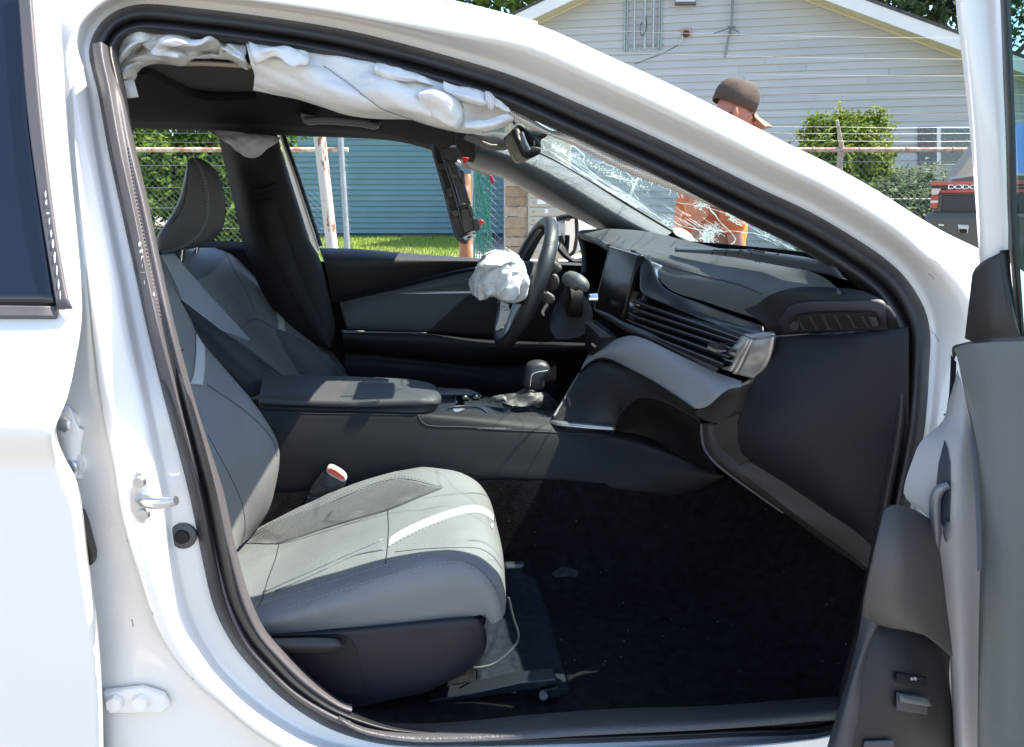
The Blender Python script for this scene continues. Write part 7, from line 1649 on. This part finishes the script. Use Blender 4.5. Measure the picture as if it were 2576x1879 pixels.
pn = bar(1546, 1574, M('bar_dark', (.02,.008,.012), .2, coat=1), 'letter_panel', -.008)
bar(1576, 1606, redl, 'light_bar', -.018, 1540)
plate('reverse_lamp', [pw('A4', x, y, -.022) for x, y in ((1466,1566),(1545,1566),(1520,1616),(1464,1618))], Vector((0, .03, 0)), lampw, suv, bevel=.004)
plate('tail_lamp', [pw('A8', x, y, -.015) for x, y in ((1352,115),(1408,112),(1398,205),(1348,206))], Vector((0, .05, 0)), redl, suv, bevel=.005)
plate('lamp_divider', [pw('A8', x, y, -.019) for x, y in ((1352,150),(1404,148),(1402,166),(1351,168))], Vector((0, .004, 0)), lampw, suv)
plate('tail_lamp_far', [Vector((xr_ - .01, SY - .015, pw('A8', 1352, 20).z)), Vector((xr_ - .01, SY - .015, pw('A8', 1352, 206).z)), Vector((xr_ - .22, SY - .015, pw('A8', 1352, 206).z)), Vector((xr_ - .22, SY - .015, pw('A8', 1352, 20).z))], Vector((0, .05, 0)), redl, suv, bevel=.005)
plate('plate_recess', [pw('A8', 1440, 112, .012), pw('A8', 1420, 238, .012), Vector((xr_ - .25, SY + .012, pw('A8', 1420, 238).z)), Vector((xr_ - .3, SY + .012, pw('A8', 1440, 112).z))], Vector((0, .03, 0)), M('recess_grey', (.025,.025,.026), .35), suv, bevel=.004)
z_b = pw('A8', 1400, 225).z
mk('bumper', *(lambda P_, Q_: ([*P_, *Q_], [(0, 1, 2, 3), (4, 7, 6, 5), (0, 4, 5, 1), (1, 5, 6, 2), (2, 6, 7, 3), (3, 7, 4, 0)]))([Vector((sx0 - .02, SY - .07, .5)), Vector((sx0 - .02, SY - .07, z_b)), Vector((xr_ + .06, SY - .07, z_b)), Vector((xr_ + .06, SY - .07, .5))], [Vector((sx0 - .02, SY + .4, .5)), Vector((sx0 - .02, SY + .4, z_b)), Vector((xr_ + .06, SY + .4, z_b)), Vector((xr_ + .06, SY + .4, .5))]), suvp, suv, bevel=.06, auto=60)
hb_ = plate('rear_handle', [pw('A8', x, y, -.085) for x, y in ((1538,312),(1618,318),(1612,382),(1548,378))], Vector((0, .02, 0)), silver, suv, bevel=.008)
plate('handle_grip', [pw('A8', x, y, -.09) for x, y in ((1548,346),(1606,348),(1602,376),(1552,374))], Vector((0, .01, 0)), blackpl, hb_, bevel=.004)
plate('model_badge', [pw('A8', x, y, -.074) for x, y in ((1405,312),(1445,314),(1444,326),(1406,325))], Vector((0, .006, 0)), chrome, suv)
for i in range(5):
    cu = bpy.data.curves.new('lettering', 'FONT'); cu.body = 'DODGE'[i]; cu.size = .058; cu.extrude = .002; cu.align_x = 'CENTER'; cu.align_y = 'CENTER'
    tmp = bpy.data.objects.new('tmp', cu); me = bpy.data.meshes.new_from_object(tmp); bpy.data.objects.remove(tmp); bpy.data.curves.remove(cu)
    lo = bpy.data.objects.new('letter', me); COL.objects.link(lo); me.materials.clear(); me.materials.append(M('letter_silver', (.8,.78,.76), .3, metal=.4) if i == 0 else bpy.data.materials['letter_silver'])
    lo.parent = suv; pos = pw('A4', 1630 + i * 60, 1556, -.018)
    lo.location = pos - BASE[suv.name]; lo.rotation_euler = (R(90), 0, 0); lo.scale = (1.2, .8, 1)
tyre = M('tyre', (.02,.02,.02), .85)
for sx in (-1, 1):
    for y in (SY + .95, SY + 3.75):
        c = Vector((xc + sx * .84, y, .36)); ax = Vector((sx, 0, 0))
        wh = tube('wheel', [c - ax * .12, c - ax * .10, c + ax * .10, c + ax * .12], [.30, .36, .36, .30], tyre, suv, n=28)
        tube('rim', [c + ax * .11, c + ax * .126], [.24, .22], silver, wh, n=20)
suv.location = SO; BASE[suv.name] = Vector(suv.location); suv.rotation_euler = (0, 0, -SROT)
# ================================================================ person beyond the bonnet
PY = 3.72
per = thing('person', (PW('F', 1570, 480, PY).x - .02, PY, 0), 'person in an orange shirt and brown cap bending over the front of the white car', 'person')
def skinned(name, verts, edges, rad, m, parent, root=0, sub=2):
    b = base(parent)
    me = bpy.data.meshes.new(name)
    me.from_pydata([tuple(Vector(v) - b) for v in verts], edges, [])
    o = bpy.data.objects.new(name, me); COL.objects.link(o); o.parent = parent
    md = o.modifiers.new('s', 'SKIN'); md.use_smooth_shade = True
    for i, r in enumerate(rad): me.skin_vertices[0].data[i].radius = (r if isinstance(r, tuple) else (r, r))
    for i in range(len(verts)): me.skin_vertices[0].data[i].use_root = (i == root)
    s = o.modifiers.new('d', 'SUBSURF'); s.levels = sub; s.render_levels = sub
    me.materials.append(m)
    return o
HC = PW('F', 1628, 246, PY)              # middle of the head
bx = PW('F', 1572, 480, PY).x
skinm = M('skin', (.46,.18,.115), .5, sss=.1, var=(12,.15))
pv = lambda x, y, z: Vector((x, PY + y, z))
sh = HC.z - .24
nk = pv(HC.x - .075, 0, sh + .06)
vs = [pv(bx - .03, 0, .94), pv(bx - .02, 0, 1.14), pv(bx + .0, 0, 1.28), nk, pv(HC.x - .035, 0, HC.z - .07), pv(HC.x - .01, 0, HC.z + .03), pv(HC.x + .0, 0, HC.z + .055), pv(HC.x + .065, 0, HC.z - .085)]
ed = [(0, 1), (1, 2), (2, 3), (3, 4), (4, 5), (5, 6), (4, 7)]
rd = [.13, .13, .14, .055, .070, .082, .066, .033]
for s in (-1, 1):
    i = len(vs)
    vs += [pv(bx + .02, s * .19, 1.32), pv(bx + .045, s * .22, 1.08), pv(bx + .10, s * .21, .86), pv(bx + .13, s * .205, .81)]
    ed += [(2, i), (i, i + 1), (i + 1, i + 2), (i + 2, i + 3)]; rd += [.052, .036, .030, .028]
    h0 = len(vs) - 1
    for f in range(4):                   # fingers and thumb
        j = len(vs); dy = (f - 1.5) * .02
        vs += [pv(bx + .145, s * .205 + dy, .755), pv(bx + .14, s * .205 + dy, .725), pv(bx + .125, s * .205 + dy, .70 + .004 * f)]
        ed += [(h0, j), (j, j + 1), (j + 1, j + 2)]; rd += [.010, .009, .008]
    j = len(vs); vs += [pv(bx + .165, s * .17, .78), pv(bx + .175, s * .16, .75)]; ed += [(h0, j), (j, j + 1)]; rd += [.011, .009]
    i = len(vs)
    vs += [pv(bx - .04, s * .10, .86), pv(bx + .01, s * .11, .48), pv(bx - .05, s * .11, .09), pv(bx + .10, s * .12, .04)]
    ed += [(0, i), (i, i + 1), (i + 1, i + 2), (i + 2, i + 3)]; rd += [.085, .06, .045, .04]
skinned('body', vs, ed, rd, skinm, per)
# the face: eyes, nose, mouth, ears
fx = HC.x + .075
for s in (-1, 1):
    e = pv(fx - .008, s * .032, HC.z - .005)
    tube('eye', [e - Vector((.008, 0, 0)), e, e + Vector((.006, 0, 0))], [.006, .011, .005], M('eye', (.75,.72,.7), .3) if s < 0 else bpy.data.materials['eye'], per, n=10)
    e = pv(HC.x - .02, s * .078, HC.z - .02)
    tube('ear', [e + Vector((0, 0, -.03)), e + Vector((-.006, s * .012, 0)), e + Vector((-.004, s * .010, .025))], [.008, .014, .008], skinm, per, n=10, smooth_path=3)
tube('nose', [pv(fx - .004, 0, HC.z - .0), pv(fx + .018, 0, HC.z - .035), pv(fx + .004, 0, HC.z - .045)], [.008, .014, .010], skinm, per, n=10, smooth_path=3)
tube('mouth', [pv(fx - .016, -.024, HC.z - .072), pv(fx + .0, 0, HC.z - .07), pv(fx - .016, .024, HC.z - .072)], [.003, .006, .003], M('lips', (.42,.14,.12), .5), per, n=8, smooth_path=3)
# shirt, vest, trousers, boots
oran = M('orange_shirt', (.72,.13,.01), .8, bump=(40,.5), var=(9,.25))
vest = M('vest_orange', (.95,.30,.02), .75, bump=(40,.5))
vs2 = [pv(bx - .03, 0, .93), pv(bx - .02, 0, 1.06), pv(bx - .02, 0, 1.18), pv(bx + .0, 0, 1.30), pv(HC.x - .10, 0, sh + .03)]
ed2 = [(0, 1), (1, 2), (2, 3), (3, 4)]; rd2 = [.155, .155, .16, .15, .075]
for s in (-1, 1):
    i = len(vs2); vs2 += [pv(bx + .02, s * .20, 1.325), pv(bx + .035, s * .225, 1.19), pv(bx + .045, s * .22, 1.04)]; ed2 += [(3, i), (i, i + 1), (i + 1, i + 2)]; rd2 += [.075, .062, .055]
skinned('shirt', vs2, ed2, rd2, oran, per)
vl = []
for z, a, b in ((.90, .175, .185), (1.02, .178, .19), (1.14, .18, .195), (1.24, .178, .2), (1.30, .16, .19)):
    vl.append([pv(bx - .02 + a * math.cos(t), b * math.sin(t) * 1.0, z) for t in [R(x) for x in (-62, -35, -10, 10, 35, 62)]])
loft('vest', vl, vest, per, n=24, k=4, crumple=(.012, 14), solid=.004)
loft('vest_stripe', [[p + Vector((.008, -.004, dz)) for p in [pv(bx - .02 + .18 * math.cos(t), .195 * math.sin(t), 1.10) for t in [R(x) for x in (-62, -35, -10, 10, 35, 62)]]] for dz in (0, .05)], M('reflective', (.7,.68,.5), .35), per, n=16, k=2, solid=.002)
den = M('jeans', (.05,.07,.11), .85, bump=(300,.4))
vs3 = [pv(bx - .03, 0, .96)]; ed3 = []; rd3 = [.15]
for s in (-1, 1):
    i = len(vs3); vs3 += [pv(bx - .035, s * .10, .84), pv(bx + .012, s * .11, .48), pv(bx - .045, s * .11, .12)]; ed3 += [(0, i), (i, i + 1), (i + 1, i + 2)]; rd3 += [.105, .08, .07]
skinned('trousers', vs3, ed3, rd3, den, per)
for s in (-1, 1):
    loft('boot', [[pv(bx - .12, s * .11 - .05, z), pv(bx + .0, s * .11 - .06, z), pv(bx + .15, s * .11 - .04, z), pv(bx + .18, s * .11, z), pv(bx + .15, s * .11 + .04, z), pv(bx + .0, s * .11 + .06, z), pv(bx - .12, s * .11 + .05, z)] for z in (.005, .05, .085)], M('boot_brown', (.07,.045,.03), .7) if s < 0 else bpy.data.materials['boot_brown'], per, n=24, k=3, cu=True)
# cap with brim, hair
capm = M('brown_cap', (.075,.052,.036), .85, bump=(70,.6), var=(14,.3))
tilt = Matrix.Rotation(R(20), 3, 'Y')
CC = HC + Vector((-.012, 0, .018))
V = []; n = 32
for i in range(9):
    a = i / 8 * math.pi / 2
    for j in range(n):
        t = 2 * math.pi * j / n
        r = Vector((.098 * math.cos(a) * math.cos(t), .084 * math.cos(a) * math.sin(t), .106 * math.sin(a) ** .9 if i else -.012))
        q = CC + tilt @ (r * (1 + .02 * math.sin(6 * t) * math.cos(a)) + Vector((0, 0, .012)))
        V.append(q + noise.noise_vector(q * 22) * .004 + noise.noise_vector(q * 55) * .0025 + tilt @ Vector((.010 * math.cos(t) * math.sin(2 * a), 0, .010 * max(0, math.cos(t)) * math.sin(2 * a))))
cp = mk('cap', V, gridfaces(9, n, True), capm, per, solid=.003)
bl = [[CC + tilt @ Vector((.088 + f * .108 * (1 - (abs(s) / .085) ** 2 * .55), s * (1 - .12 * f), .004 - .022 * f - .030 * (s / .085) ** 2)) for s in (-.078, -.046, 0, .046, .078)] for f in (0, .35, .7, 1.0)]
loft('brim', bl, M('cap_brim', (.26,.20,.14), .8, bump=(70,.4)), cp, n=20, k=4, solid=.005)
tube('cap_button', [CC + tilt @ Vector((0, 0, .115)), CC + tilt @ Vector((0, 0, .125))], [.010, .006], capm, cp, n=10)
tubes('cap_seam', [[CC + tilt @ (Vector((.099 * math.cos(a) * math.cos(t), .085 * math.cos(a) * math.sin(t), .107 * math.sin(a) ** .9 + .012))) for a in [k * .19 for k in range(1, 9)]] for t in (0, 1.05, 2.1, 3.14, 4.19, 5.24)], .0016, M('cap_thread', (.08,.065,.05), .9), cp, n=4)
hg = random.Random(8); V, F = [], []
for i in range(900):
    t = hg.uniform(1.5, 4.72); z = hg.uniform(-.07, -.005)
    p = HC + Vector((-.012 + .090 * math.cos(t), .080 * math.sin(t), z))
    o = Vector((math.cos(t), math.sin(t), 0))
    tubegeo([p - o * .012, p + o * .008 + Vector((0, 0, -.02)), p + o * hg.uniform(.002, .028) + Vector((hg.gauss(0, .008), hg.gauss(0, .008), -.045))], [.0022, .0018, .0006], 3, False, V, F)
mk('hair', V, F, M('auburn_hair', (.36,.15,.06), .5), per)
